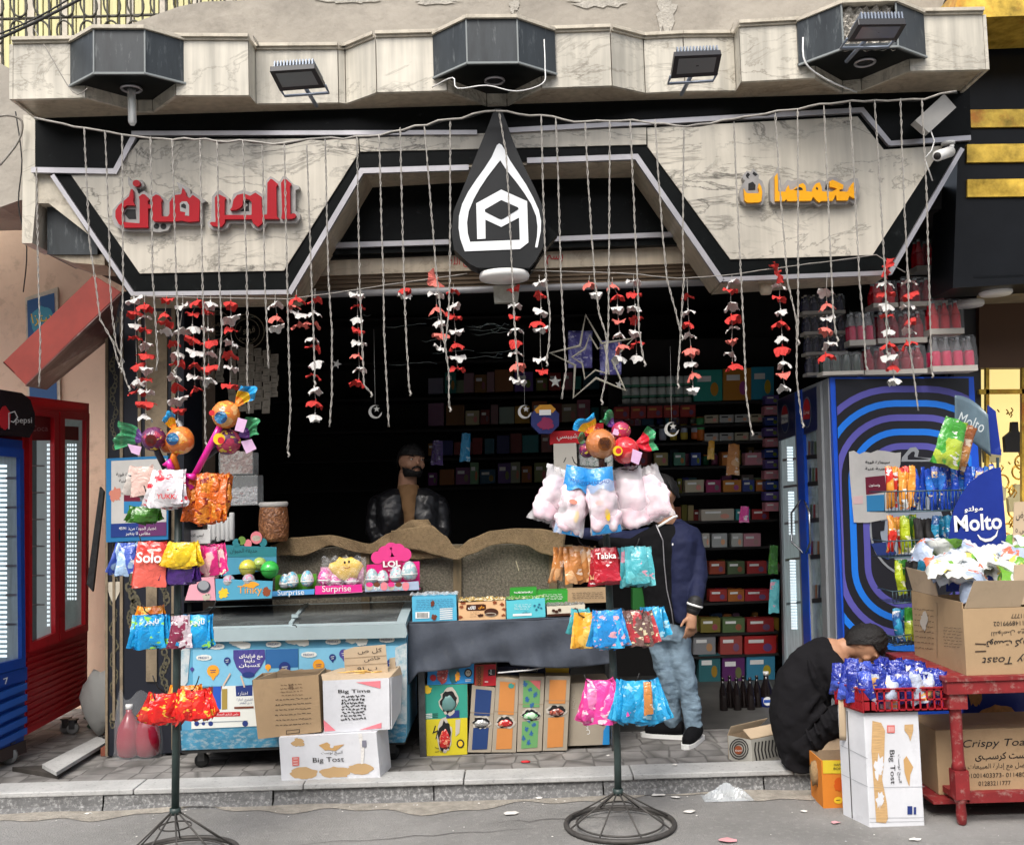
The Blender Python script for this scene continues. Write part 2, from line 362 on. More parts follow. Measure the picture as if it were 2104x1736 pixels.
for i in range(len(segs)-1):
 a,b=segs[i]+0.004,segs[i+1]-0.004;dy=rr.uniform(-.008,.008);dz=rr.uniform(-.004,.004)
 n=max(2,int((b-a)/0.12))
 def fn(u,v,a=a,b=b,dy=dy,dz=dz):
  x=a+(b-a)*u;j=0.010*math.sin(x*9.1)+0.006*math.sin(x*23.7+1)
  P=[(KY-0.03+dy+j*0.8,-0.02),(KY-0.004+dy+j*0.5,0.035+j*0.6),(KY+dy+0.25*j,0.07),(KY+dy,KZ-0.028+dz)]
  y,z=P[min(3,int(round(v*3)))];return(x,y,z)
 mb.grid(fn,n,3,M_kerb,smooth=False)
mb.build('kerb',kind='structure')
mb=MB()
for i in range(len(segs)-1):
 a,b=segs[i]+0.003,segs[i+1]-0.003;dz=rr.uniform(-.003,.003)
 mb.box((a+.17,KY-0.012,KZ-0.030+dz),(b+.17,KY+0.20,KZ+dz),M_slab)
mb.build('kerb_slab',kind='structure',bevel=0.006)
def paver_mat():
 m=bpy.data.materials.new('hexagon_pavers');m.use_nodes=True;nt=m.node_tree;b=nt.nodes['Principled BSDF'];L=nt.links.new
 tc=_n(nt,'ShaderNodeTexCoord');vo=_n(nt,'ShaderNodeTexVoronoi',feature='DISTANCE_TO_EDGE');vo.inputs['Scale'].default_value=6.2;vo.inputs['Randomness'].default_value=0.28
 L(tc.outputs['Object'],vo.inputs['Vector'])
 r=_n(nt,'ShaderNodeMapRange');r.inputs[1].default_value=0.0;r.inputs[2].default_value=0.05;L(vo.outputs['Distance'],r.inputs[0])
 no=_n(nt,'ShaderNodeTexNoise');no.inputs['Scale'].default_value=7;no.inputs['Detail'].default_value=8;L(tc.outputs['Object'],no.inputs['Vector'])
 r2=_n(nt,'ShaderNodeMapRange');r2 .inputs[1].default_value=.3;r2 .inputs[2].default_value=.7;r2 .inputs[3].default_value=.72;r2 .inputs[4].default_value=1.28;L(no.outputs[0],r2 .inputs[0])
 mx=_n(nt,'ShaderNodeMix',data_type='RGBA');L(r.outputs[0],mx.inputs[0]);mx.inputs[6].default_value=(0.10,0.095,0.088,1);mx.inputs[7].default_value=(0.21,0.20,0.19,1)
 s=_n(nt,'ShaderNodeVectorMath',operation='SCALE');L(mx.outputs[2],s.inputs[0]);L(r2 .outputs[0],s.inputs['Scale']);L(s.outputs[0],b.inputs['Base Color']);b.inputs['Roughness'].default_value=0.85
 bp=_n(nt,'ShaderNodeBump');bp.inputs['Strength'].default_value=.6;bp.inputs['Distance'].default_value=.01;L(r.outputs[0],bp.inputs['Height']);L(bp.outputs[0],b.inputs['Normal'])
 return m
mb=MB();mb.box((-20,KY+0.205,0.0),(20,14,PZ),paver_mat());mb.build('pavement',kind='structure')
# building
M_stucco=mat('grey_render',(0.34,0.31,0.265),0.9,var=0.16,vs=1.5,bump=0.7,bs=22,dirt_or_sheen=(0.22,0.20,0.17),ds=2.2,da=0.45)
M_peach=mat('peach_plaster',(0.72,0.53,0.39),0.9,var=0.08,vs=1.8,bump=0.35,bs=18,dirt_or_sheen=(0.40,0.28,0.20),ds=5,da=0.3)
M_patch=mat('bare_plaster',(0.40,0.375,0.33),0.95,bump=0.9,bs=60,var=0.2,vs=18)
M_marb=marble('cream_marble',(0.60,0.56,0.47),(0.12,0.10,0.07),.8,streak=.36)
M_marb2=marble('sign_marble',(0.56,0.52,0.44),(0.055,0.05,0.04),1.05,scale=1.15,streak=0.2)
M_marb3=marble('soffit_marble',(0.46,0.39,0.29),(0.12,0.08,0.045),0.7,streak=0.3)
M_cap=mat('marble_edge',(0.52,0.47,0.38),0.6,var=0.2,vs=12,dirt_or_sheen=(0.2,0.17,0.13),ds=10,da=0.4)
SY=6.10
bld=thing('shop_building','grey rendered building whose ground floor holds the open candy shop','building',(0,SY+0.4,0))
mb=MB();YU=6.42
mb.prism([W(120,260,YU),W(190,110,YU),W(235,62,YU),W(368,14,YU),W(420,4,YU),W(900,-14,YU),W(1960,-40,YU),W(1925,36,YU),W(1955,240,YU)],(0,0.5,0),M_stucco)
mb.build('wall',bld)
mb=MB();d=DF(YU-0.004)
def blob(d,mb,cx,cy,rx,ry,m,e,seed,n=22,j=0.3):
 q=random.Random(seed);d.poly(mb,[(cx+rx*(1+q.uniform(-j,j))*math.cos(2*math.pi*i/n),cy+ry*(1+q.uniform(-j,j))*math.sin(2*math.pi*i/n))for i in range(n)],m,e)
blob(d,mb,1230,2,55,16,M_patch,0.003,1);blob(d,mb,895,3,45,7,M_patch,0.003,2);blob(d,mb,1370,30,18,40,M_patch,0.003,3,j=.5)
blob(d,mb,1058,12,10,14,M_patch,0.003,4,j=.5);blob(d,mb,715,-2,60,10,M_patch,0.003,5)
mb.build('plaster_patch',bld)
ZB=4.06
bot=[(26,204),(176,201),(283,229),(314,229),(361,196),(512,196),(526,213),(696,211),(711,213),(774,190),(919,186),(1000,216),(1042,216),(1113,181),(1258,176),(1326,191),(1408,187),(1513,186),(1523,168),(1677,160),(1732,190),(1771,186),(1869,146),(2026,143)]
P=[G(x,y,ZB)for x,y in bot]
ZT=ZB+0.325
back=SY+0.35
can=thing('shop_canopy','cream marble canopy with zigzag front edge jutting over the shop sign','canopy',(0,SY,ZB))
rr=random.Random(5)
mb=MB();e=0.0015
for i in range(len(P)-1):
 a,b=P[i],P[i+1];u=(b-a).normalized();g=u*0.003;n=max(1,int(round((b-a).length/0.62)))
 for k in range(n):
  p=a.lerp(b,k/n)+g;q=a.lerp(b,(k+1)/n)-g;inn=Vector((0,0.03,0))
  mb.prism([p,q,q+Vector((0,0,ZT-ZB)),p+Vector((0,0,ZT-ZB))],inn,M_marb)
mb.build('marble_face',can)
mb=MB()
F0=[p+Vector((0,0.031,0))for p in P]
soff=F0+[Vector((F0[-1].x,back,ZB)),Vector((F0[0].x,back,ZB))]
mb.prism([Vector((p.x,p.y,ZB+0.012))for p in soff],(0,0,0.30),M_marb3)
mb.prism([P[0],P[0]+Vector((0,0,ZT-ZB)),Vector((P[0].x,back,ZT)),Vector((P[0].x,back,ZB))],(-0.02,0,0),M_marb)
mb.prism([P[-1],P[-1]+Vector((0,0,ZT-ZB)),Vector((P[-1].x,back,ZT)),Vector((P[-1].x,back,ZB))],(0.02,0,0),M_marb)
mb.build('soffit',can)
mb=MB()
for i in range(len(P)-1):
 for(dy,z0,z1)in((-0.012,ZT+0.001,ZT+0.014),(-0.028,ZT+0.015,ZT+0.034)):
  a,b=P[i],P[i+1];u=(b-a).normalized();nn=Vector((u.y,-u.x,0))
  a2=a+nn*(-dy);b2=b+nn*(-dy)
  if nn.y>0:a2=a-nn*(-dy);b2=b-nn*(-dy)
  mb.prism([Vector((a2 .x,a2 .y,z0)),Vector((b2 .x,b2 .y,z0)),Vector((b2 .x,back,z0)),Vector((a2 .x,back,z0))],(0,0,z1-z0),M_cap)
mb.build('cap_moulding',can)
M_house=mat('slate_panel',(0.032,0.038,0.042),0.4,var=0.35,vs=5,dirt_or_sheen=(0.20,0.22,0.22),ds=11,da=0.25,stretch=(2.5,2.5,0.5))
M_housee=mat('slate_edge',(0.22,0.24,0.24),0.6)
def housing(pts,ptop,ring,tube_lamp=None,broken=False):
 z0=ZB+0.066;z1=z0+0.26
 Q=[G(x,y,z0)for x,y in pts]
 hs=thing('lamp_housing','','lamp',(sum(q.x for q in Q)/4,SY-0.3,z0))
 mb=MB()
 for i in range(3):
  if broken and i==1:continue
  a,b=Q[i],Q[i+1];g=(b-a).normalized()*0.004
  mb.prism([a+g,b-g,b-g+Vector((0,0,z1-z0)),a+g+Vector((0,0,z1-z0))],(0,0.02,0),M_house)
 if broken:
  a,b=Q[1],Q[2];mb.grid(lambda u,v:a.lerp(b,u)+Vector((0,0.03+0.02*math.sin(31*u+9*v)*math.sin(17*v+5*u),(z1-z0)*v*(0.97+.03*math.sin(u*40)))),24,14,M_patch,smooth=False)
  mb.prism([a,b,b+Vector((0,0,.03)),a+Vector((0,0,.03))],(0,0.02,0),M_house)
 mb.build('side_panel',hs)
 mb=MB();bk=SY-0.02
 core=[Vector((q.x,q.y+0.022,0))for q in Q]
 base=core+[Vector((Q[3].x,bk-.2,0)),Vector((Q[3].x*.4+Q[2].x*.6,bk,0)),Vector((Q[0].x*.4+Q[1].x*.6,bk,0)),Vector((Q[0].x,bk-.2,0))]
 mb.prism([Vector((p.x,p.y,z0+0.004))for p in base],(0,0,0.02),M_black)
 mb.prism([Vector((p.x,p.y+.03,z1-0.02))for p in core]+[Vector((Q[3].x,bk,z1-.02)),Vector((Q[0].x,bk,z1-.02))],(0,0,0.018),M_cap)
 mb.build('base_panel',hs)
 mb=MB()
 for i in range(3):mb.tube([Q[i]+Vector((0,-.003,.004)),Q[i+1]+Vector((0,-.003,.004))],0.008,M_housee,4,smooth=False)
 for i in(1,2):mb.tube([Q[i]+Vector((0,-.001,.004)),Q[i]+Vector((0,-.001,z1-z0))],0.006,M_housee,4,smooth=False)
 mb.build('edge_trim',hs)
 mb=MB()
 for i in range(3):
  a,b=Q[i],Q[i+1];mb.prism([a+Vector((0,-.02,z1-z0)),b+Vector((0,-.02,z1-z0)),b+Vector((0,.1,z1-z0)),a+Vector((0,.1,z1-z0))],(0,0,.02),M_cap)
 mb.build('cap_stone',hs)
 mb=MB();c=G(ring[0],ring[1],z0);mb.tube([c+Vector((.055*math.cos(t),.055*math.sin(t),-.004))for t in[2*math.pi*i/24 for i in range(24)]],0.008,M_alu,6,closed=True)
 mb.lathe([(.045,0),(.045,-.003),(.01,-.004)],c,M_dark,20)
 mb.build('fixture_ring',hs)
 if tube_lamp:
  M_bulb=mat('lamp_glass',(0.9,0.92,0.9),0.05,alpha=0.35,spec=1.0)
  t=G(tube_lamp[0],tube_lamp[1],z0);mb=MB()
  top=Vector((c.x,c.y,z0));bot_=W(tube_lamp[2],tube_lamp[3],c.y-.03)
  mb.tube([top,bot_+Vector((0,0,.02)),bot_],[.024,.024,.012],M_bulb,14);mb.build('glass_tube',hs)
  mb=MB();mb.tube([top,top.lerp(bot_,.93)],.009,mat('lamp_core',(.8,.8,.78),.3),8);mb.build('inner_tube',hs)
 return hs
h=housing([(140,181),(193,153),(298,153),(389,176)],None,(270,182),(265,180,272,258));tag(h,'black stone lamp housing with a long glass bulb hanging beneath it')
h=housing([(890,163),(960,132),(1065,131),(1144,155)],None,(1016,165));tag(h,'black stone lamp housing with an empty ring, above the drop shaped sign')
h=housing([(1641,136),(1733,102),(1845,98),(1904,120)],None,(1777,128),broken=True);tag(h,'broken black lamp housing with bare plaster where its front slab fell off')
# sign
fas=thing('shop_sign','wide marble and black stone shop sign with raised red and yellow Arabic lettering','sign',W(1030,600,SY))
out=[(72,243),(1000,205),(1992,170),(1996,288),(1980,303),(1832,556),(1482,580),(1312,328),(1030,334),(748,350),(595,604),(268,611),(102,357),(72,352)]
mb=MB();mb.prism([W(x,y,SY)for x,y in out],(0,0.20,0),M_black,M_marb3);mb.build('backing_board',fas)
def slab(nm,pts,m,y0,th,bevel=0.0):
 mb=MB();mb.prism([W(x,y,SY-y0)for x,y in pts],(0,th,0),m);return mb.build(nm,fas,bevel=bevel)
slab('marble_panel',[(287,288),(736,284),(737,314),(583,556),(287,562),(146,360),(232,358)],M_marb2,.012,.010)
slab('marble_panel',[(738,284),(1328,262),(1328,297),(1030,305),(740,312)],M_marb2,.012,.010)
slab('marble_panel',[(1330,263),(1762,240),(1816,308),(1938,300),(1793,524),(1501,533),(1331,302)],M_marb2,.012,.010)
def strip_(pts,w_=10,y0=0.03,nm='metal_trim',m=None):
 mb=MB();d=DF(SY-y0);a=MB();d.line(a,pts,w_,m or M_alu,0)
 for k in range(0,len(a.v),4):mb.prism(a.v[k:k+4],(0,y0-0.002,0),m or M_alu)
 return mb.build(nm,fas)
strip_([(107,360),(272,604),(594,600)],9);strip_([(594,603),(743,351),(963,344)],11);strip_([(1083,330),(1308,322),(1484,578)],11)
strip_([(1486,574),(1830,560),(1978,305)],9);strip_([(270,274),(980,272)],9);strip_([(1040,268),(1772,226),(1830,296)],10)
strip_([(1828,295),(1995,283)],10);strip_([(64,349),(236,352),(274,281)],11)
mb=MB()
inner=[(608,604),(757,362),(1030,349),(1300,338),(1470,586)];outer=[(595,606),(748,352),(1030,336),(1311,330),(1484,580)]
for i in range(4):
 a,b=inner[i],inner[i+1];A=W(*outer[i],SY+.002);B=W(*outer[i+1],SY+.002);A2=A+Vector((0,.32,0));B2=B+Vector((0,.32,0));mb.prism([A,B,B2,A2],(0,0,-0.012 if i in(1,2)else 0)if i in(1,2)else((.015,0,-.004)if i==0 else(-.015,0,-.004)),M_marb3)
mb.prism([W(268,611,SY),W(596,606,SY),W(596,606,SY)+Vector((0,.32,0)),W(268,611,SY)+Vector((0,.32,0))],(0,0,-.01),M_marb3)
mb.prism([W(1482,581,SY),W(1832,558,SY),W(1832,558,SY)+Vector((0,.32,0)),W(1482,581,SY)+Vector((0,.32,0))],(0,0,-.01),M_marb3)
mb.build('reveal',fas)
mb=MB();YR=SY+.30
mb.prism([W(560,300,YR),W(1500,260,YR),W(1500,500,YR),W(1030,512,YR),W(560,528,YR)],(0,0.08,0),M_black)
mb.build('recessed_panel',fas)
mb=MB();mb.prism([W(640,500,YR-.03),W(922,492,YR-.03),W(922,502,YR-.03),W(640,511,YR-.03)],(0,.028,0),M_alu)
mb.build('metal_trim',fas);mb=MB();mb.prism([W(1138,486,YR-.03),W(1440,474,YR-.03),W(1440,484,YR-.03),W(1138,496,YR-.03)],(0,.028,0),M_alu);mb.build('metal_trim',fas)
M_lred=mat('sign_red',(0.36,0.006,0.014),0.35,spec=.3);M_lyel=mat('sign_yellow',(0.80,0.36,0.008),0.4,spec=.3)
M_lgrey=mat('letter_case',(0.30,0.29,0.28),0.45,0.2,var=0.2,vs=10)
def zr(p):return(222.6+p[0]*.1918,354.8+p[1]*.1918)
def zy(p):return(1502.9+p[0]*.13228,334.0+p[1]*.13228)
def zd(p):return(918.4+p[0]*.20838,208.7+p[1]*.20838)
def letters(nm,z,pts,m,off,th,y=SY):
 mb=MB()
 for pl in pts:mb.prism([W(*z(p),y-off)for p in pl],(0,th,0),m)
 return mb
redA=[[(1850,110),(1880,68),(1905,72),(1962,122),(1945,150),(1950,445),(1990,435),(2012,455),(2000,485),(1960,497),(1852,497),(1862,420)]]
redB=[[(1703,110),(1738,68),(1760,75),(1818,125),(1798,150),(1805,470),(1835,497),(1650,497),(1650,540),(1600,582),(1550,545),(1535,500),(1250,500),(1245,540),(1210,580),(1165,580),(1110,570),(1085,545),(1100,530),(1150,530),(1145,450),(1140,270),(1165,235),(1190,235),(1262,272),(1245,295),(1245,455),(1535,455),(1535,320),(1510,290),(1470,280),(1440,300),(1440,340),(1420,370),(1370,400),(1300,405),(1325,370),(1340,290),(1380,240),(1450,225),(1520,250),(1575,215),(1645,265),(1640,300),(1650,450),(1700,450)]]
redC=[[(240,180),(262,180),(270,240),(265,310),(285,355),(200,350),(160,380),(150,440),(160,530),(335,545),(335,300),(325,260),(365,230),(390,235),(440,285),(420,310),(425,340),(470,345),(470,260),(510,235),(545,245),(578,290),(565,320),(570,470),(640,470),(655,440),(655,320),(690,260),(720,240),(780,235),(795,160),(830,215),(835,250),(870,275),(905,240),(975,290),(980,330),(970,520),(860,530),(780,515),(700,525),(490,525),(470,500),(465,385),(425,385),(425,590),(170,590),(110,550),(75,480),(75,410),(110,350),(170,300),(220,255)]]
dot=[[(300+40*math.cos(t),115+36*math.sin(t))for t in[i*math.pi/8 for i in range(16)]]]
for nm,pl in(('letter',redA),('letter',redB),('letter',redC),('letter_dot',dot)):
 letters(nm,zr,pl,M_lred,.078,.024).build(nm,fas,bevel=.006)
gA=[[(1690,90),(1735,40),(1775,60),(1830,100),(1870,40),(1905,45),(1990,130),(2045,145),(2045,175),(2005,190),(2005,410),(2050,440),(2055,490),(2015,540),(1700,540),(1665,600),(1605,625),(1550,590),(1520,545),(1300,545),(1280,590),(1220,620),(1120,615),(1070,580),(1060,530),(1100,500),(1110,260),(1160,200),(1200,190),(1290,270),(1300,350),(1340,230),(1440,185),(1530,215),(1580,190),(1680,250)],[(210,40),(240,85),(360,80),(385,140),(340,185),(310,200),(330,230),(380,195),(450,250),(505,205),(640,300),(700,220),(770,200),(730,100),(870,170),(880,240),(910,210),(1050,305),(1005,330),(1010,560),(670,560),(640,620),(540,640),(470,630),(170,630),(70,570),(40,480),(45,400),(130,310),(220,225),(240,170),(215,130)]]
for g_ in gA:letters('x',zr,[g_],M_lgrey,.055,.042).build('letter_case',fas,bevel=.003)
mb=letters('x',zr,[[(765,330),(790,310),(840,310),(865,350),(865,465),(820,460),(825,425),(770,415)]],M_lgrey,.0795,.001)
for pl in([(780,345),(810,330),(832,350),(830,390),(780,370)],[(1410,415),(1470,370),(1495,350),(1465,310),(1505,305),(1508,415)],[(515+32*math.cos(i*.7),575+30*math.sin(i*.7))for i in range(9)],[(590+34*math.cos(i*.7),577+32*math.sin(i*.7))for i in range(9)],[(170,440),(200,395),(290,395),(300,500),(220,500)],[(305,170),(385,190),(320,225)]):
 for p in[pl]:mb.poly([W(*zr(q),SY-(.081 if q[0]>700 and q[0]<900 else.0565))for q in p],M_dark)
mb.build('cutout',fas)
yA=[[(195,400),(205,430),(240,480),(430,480),(435,440),(415,390),(430,320),(465,380),(480,470),(465,600),(430,620),(250,625),(205,590)],[(675,220),(715,165),(725,300),(725,450),(850,455),(850,420),(885,350),(910,430),(960,420),(1040,350),(1110,320),(1150,360),(1165,450),(1255,455),(1270,400),(1310,330),(1370,310),(1400,380),(1410,450),(1560,455),(1640,410),(1600,390),(1530,380),(1520,300),(1570,270),(1640,300),(1740,350),(1735,410),(1680,420),(1675,450),(1810,455),(1840,380),(1900,300),(1920,330),(1935,560),(1895,555),(1830,520),(1810,590),(1640,590),(1625,500),(1575,595),(1390,600),(1370,625),(1320,590),(1270,530),(1240,595),(870,600),(850,565),(830,600),(680,600)]]
for pl in yA:letters('x',zy,[pl],M_lyel,.078,.020).build('letter',fas,bevel=.003)
yG=[[(180,200),(240,130),(300,150),(340,90),(380,140),(430,200),(420,250),(480,290),(520,400),(515,560),(480,660),(220,660),(150,600),(125,520),(150,380),(210,290),(170,240)],[(610,250),(690,150),(735,40),(770,350),(800,360),(870,270),(930,290),(1060,270),(1140,275),(1190,350),(1250,330),(1350,265),(1430,290),(1450,300),(1520,230),(1620,230),(1760,310),(1890,240),(1960,250),(1995,380),(1970,520),(1920,650),(1830,600),(1800,650),(1590,640),(1420,650),(1370,685),(1330,670),(1270,625),(1230,645),(650,645),(605,600),(600,300)]]
for pl in yG:letters('x',zy,[pl],M_lgrey,.057,.044).build('letter_case',fas,bevel=.003)
mb=MB()
for pl in([(220,200),(255,155),(290,190),(260,230),(285,260),(240,240)],[(325,180),(345,140),(410,190),(370,215)],[(262,330),(330,300),(375,350),(370,430),(260,435)],[(965,430),(1060,380),(1100,400),(1110,430)],[(1310,410),(1325,375),(1345,400),(1345,430)],[(1450,420),(1470,330),(1500,320),(1510,440)]):
 mb.poly([W(*zy(q),SY-(.0585 if pl[0][0]<400 or pl[0][0]==1450 else.0795))for q in pl],M_dark)
mb.build('cutout',fas)
drp=thing('drop_sign','black drop shaped sign box with white drop and cube emblem','sign',W(1030,552,SY-.2))
DP=[(470,70),(530,70),(585,200),(655,400),(750,620),(870,860),(950,1050),(975,1200),(950,1430),(880,1560),(815,1640),(300,1640),(220,1600),(70,1460),(45,1300),(65,1080),(180,800),(300,500),(410,230)]
mb=MB();mb.prism([W(*zd(p),SY-.17)for p in DP],(0,.168,0),mat('sign_black',(.006,.007,.008),.4,var=.2,vs=8));mb.build('box',drp,bevel=.004)
em=[(868,1438),(893,1440),(925,1280),(928,1180),(905,1070),(850,950),(780,820),(700,700),(620,580),(570,480),(540,430),(515,415),(492,432),(440,550),(370,660),(290,770),(210,890),(150,1010),(118,1130),(115,1250),(130,1350),(175,1478),(720,1455),(803,1390),(790,985),(535,870),(288,1005),(298,1358),(380,1352),(378,1165),(535,1238),(710,1145),(718,1365),(228,1385),(205,1300),(198,1190),(215,1080),(260,970),(320,860),(400,740),(470,650),(525,580),(590,680),(680,790),(760,900),(830,1010),(880,1130),(893,1230),(888,1330)]
M_emb=mat('emblem_white',(0.80,0.82,0.84),0.4)
mb=MB();mb.prism([W(*zd(p),SY-.176)for p in em],(0,.005,0),M_emb)
mb.poly([W(*zd(p),SY-.178)for p in[(535,972),(700,1045),(706,1062),(560,1155),(535,1163),(505,1155),(374,1088),(374,1065)]],mat('sign_black',(0,0,0)))
mb.build('emblem',drp)
mb=MB();mb.prism([W(*zd(p),SY-.10)for p in[(975,1200),(1090,1310),(940,1500),(820,1690),(815,1640),(880,1560),(950,1430)]],(0,.09,0),M_black);mb.build('side_box',drp)
lp=thing('sign_pillar','narrow white marble post at the end of the shop sign beside the wires','pillar',W(60,500,SY))
mb=MB();mb.prism([W(48,236,SY),W(73,240,SY),W(73,420,SY),W(66,500,SY),W(45,500,SY)],(0,.3,0),M_marb)
mb.prism([W(74,356,SY+.02),W(104,360,SY+.02),W(182,482,SY+.02),W(100,418,SY+.02),W(74,418,SY+.02)],(0,.25,0),M_cap);mb.build('post',lp)
bx=thing('stone_box','dark stone clad box under the end of the sign, above the red box sign','housing',W(160,525,SY+.15))
mb=MB();mb.prism([W(97,420,SY+.1),W(200,420,SY+.1),W(200,523,SY+.1),W(97,523,SY+.1)],(0,.4,0),M_house);mb.build('box',bx,bevel=.004)
mb=MB();mb.prism([W(100,523,SY+.12),W(215,523,SY+.12),W(215,545,SY+.12),W(150,540,SY+.12)],(0,.35,0),M_marb3);mb.build('base',bx)
lin=thing('shop_lintel','cream lintel with red Arabic writing above the shop opening','lintel',W(1000,560,6.5))
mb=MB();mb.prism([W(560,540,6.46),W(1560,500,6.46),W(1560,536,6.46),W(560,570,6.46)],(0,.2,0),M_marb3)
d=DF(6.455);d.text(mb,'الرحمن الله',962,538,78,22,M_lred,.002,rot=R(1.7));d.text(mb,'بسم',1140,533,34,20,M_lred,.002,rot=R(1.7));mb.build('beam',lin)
mb=MB()
M_shut=mat('shutter_wood',(0.10,0.065,0.035),0.6,var=0.3,vs=8,stretch=(.6,1,12))
for k in range(4):mb.prism([W(560,571+k*9,6.48+.01*k),W(1560,537+k*9,6.48+.01*k),W(1560,545+k*9,6.48+.01*k),W(560,579+k*9,6.48+.01*k)],(0,.1,0),M_shut)
mb.build('shutter',lin)
mb=MB();mb.tube([W(640,606,6.44),W(1540,578,6.44)],.022,mat('shutter_rail',(.28,.28,.29),.5,.3),10);mb.build('rail',lin)
mb=MB();M_opp=mat('opposite_render',(0.34,0.31,0.27),.9,var=.2,vs=1)
mb.box((-22,-10.0,0),(22,-9.5,8.5),M_opp);tag(mb.build('opposite_building',None),'unseen beige building across the street, added to block low sky light','building')  # unseen building added behind the camera to block low sky light
# left neighbour and balcony
nb=thing('neighbour_building','peach and grey building beside the shop with a curved balcony wall','building',W(60,1500,7.2))
M_peach2=M_peach
YL=8.3
mb=MB();mb.prism([W(-500,400,YL),W(420,380,YL),W(420,1560,YL),W(-500,1600,YL)],(0,.3,0),M_peach2);mb.build('wall',nb)
mb=MB();mb.prism([W(-500,120,6.9),W(0,130,6.9),W(35,150,6.9),W(120,250,6.9),W(120,400,6.9),W(40,412,6.9),W(0,426,6.9),W(-500,440,6.9)],(0,.6,0),M_stucco);mb.build('balcony_wall',nb)
M_shy=mat('yellow_shutter',(0.62,0.58,0.30),0.7,var=0.15,vs=4,stretch=(14,1,.5))
mb=MB()
for k in range(60):mb.prism([W(-80+k*17,-60,7.6),W(-66+k*17,-60,7.6),W(-66+k*17,230,7.6),W(-80+k*17,230,7.6)],(0,.02,0),M_shy if k%4 else M_cap)
mb.prism([W(-90,-60,7.66),W(950,-60,7.66),W(950,230,7.66),W(-90,230,7.66)],(0,.05,0),M_cap);mb.build('shutter',nb)
M_iron=mat('wrought_iron',(0.06,0.055,0.04),0.6,var=.3,vs=20)
ral=thing('balcony_railing','wrought iron balcony railing of bars and loops above the canopy','railing',W(150,150,6.95))
mb=MB()
for k in range(-1,27):mb.tube([W(k*24+4,-40,6.95),W(k*24+7,200,6.95)],.008,M_iron,6)
for z in(-24,30,195):mb.tube([W(-60,z+12,6.95),W(640,z-8,6.95)],.010,M_iron,6)
mb.build('bars',ral)
mb=MB()
for k in range(0,14):
 for j in range(3):
  cx,cy=k*48-10,10+j*58;mb.tube([W(cx+17*math.cos(t)+3*math.sin(t),cy+25*math.sin(t),6.94)for t in[i*math.pi/9 for i in range(18)]],.007,M_iron,5,closed=True)
mb.build('scrollwork',ral)
def cable(pts,r=.006,m=None,label='',nm='cable',Y=None,cat='cable',group=None):
 mb=MB();q=[Vector(p)for p in pts];out_=[]
 for i in range(len(q)-1):
  for k in range(4):
   t=k/4;p0=q[max(i-1,0)];p1=q[i];p2=q[i+1];p3=q[min(i+2,len(q)-1)]
   out_.append(0.5*((2*p1)+(-p0+p2)*t+(2*p0-5*p1+4*p2-p3)*t*t+(-p0+3*p1-3*p2+p3)*t**3))
 out_.append(q[-1]);mb.tube(out_,r,m or M_wire,6);return mb.build(nm,None,label,cat,group)
cable([W(-20,88,6.3),W(60,52,6.35),W(140,12,6.4),W(200,-20,6.45)],.010,label='thick black cable slanting across the balcony railing')
cable([W(-20,78,6.32),W(70,40,6.37),W(150,-6,6.42)],.006,label='thin black cable running just above the thick slanting one')
cable([W(70,60,6.2),W(95,100,5.7),W(150,190,5.62),W(180,182,5.6)],.003,mat('grey_wire',(.25,.23,.2),.6),label='thin grey wire drooping from the railing to the first lamp housing')
cable([W(32,230,6.1),W(45,330,6.1),W(38,420,6.15),W(55,510,6.2),W(48,600,6.4)],.004,label='loose black wire hanging down beside the white marble post')
cable([W(-5,240,6.0),W(20,238,6.02),W(45,250,6.05),W(38,290,6.05),W(0,340,6.0)],.007,mat('grey_wire',(0,0,0)),label='knotted grey cable tangle tied at the end of the canopy')
cable([W(888,180,5.8),W(930,160,5.55),W(940,182,5.5),W(1000,176,5.45),W(1060,188,5.45),W(1115,172,5.5),W(1120,140,5.55),W(1118,82,5.6)],.0035,M_white,label='white flex looped around the middle lamp housing')
cable([W(1650,78,5.65),W(1655,130,5.6),W(1700,165,5.7),W(1760,190,5.9)],.005,M_white,label='white cable clipped down the side of the broken lamp housing')
po=thing('wall_poster','small blue poster with yellow Arabic writing in a pale frame on the peach wall','poster',W(90,740,YL-.05))
mb=MB();d=DF(YL-.03);mb.prism([W(52,612,YL-.03),W(118,590,YL-.03),W(128,1000,YL-.03),W(62,1000,YL-.03)],(0,.025,0),M_cap);mb.build('frame',po)
mb=MB();d.poly(mb,[(56,618),(112,602),(120,920),(64,930)],mat('poster_blue',(.03,.10,.25),.5),.003);blob(d,mb,88,660,24,30,mat('poster_teal',(.06,.30,.42),.5),.005,4,j=.1)
d.text(mb,'بيتزا',86,655,40,26,M_pyel,.007,rot=R(10));mb.build('sheet',po)
M_redbox=mat('red_sheet_metal',(0.23,0.030,0.020),0.6,var=.25,vs=3,dirt_or_sheen=(.2,.05,.04),ds=9,da=.2)
rb=thing('red_box_sign','long red lightbox sign hanging tilted from the corner of the shop','sign',W(130,790,6.2))
mb=MB();Yr=6.2
mb.prism([W(6,745,Yr),W(192,566,Yr),W(248,600,Yr+.0),W(52,790,Yr)],(0,.04,0),M_redbox)
mb.prism([W(52,790,Yr),W(248,602,Yr),W(230,690,Yr+.5),W(96,798,Yr+.5)],(0,0,-.01),mat('sign_underside',(.12,.05,.045),.4,var=.4,vs=6,dirt_or_sheen=(.35,.3,.28),ds=7,da=.4))
mb.prism([W(6,745,Yr),W(52,790,Yr),W(96,798,Yr+.5),W(60,745,Yr+.5)],(.004,0,.006),M_redbox);mb.build('casing',rb)
mb=MB();mb.prism([W(96,798,Yr+.5),W(230,690,Yr+.5),W(248,640,Yr+.5),W(80,770,Yr+.5)],(0,.02,0),M_redbox);mb.build('back_panel',rb)
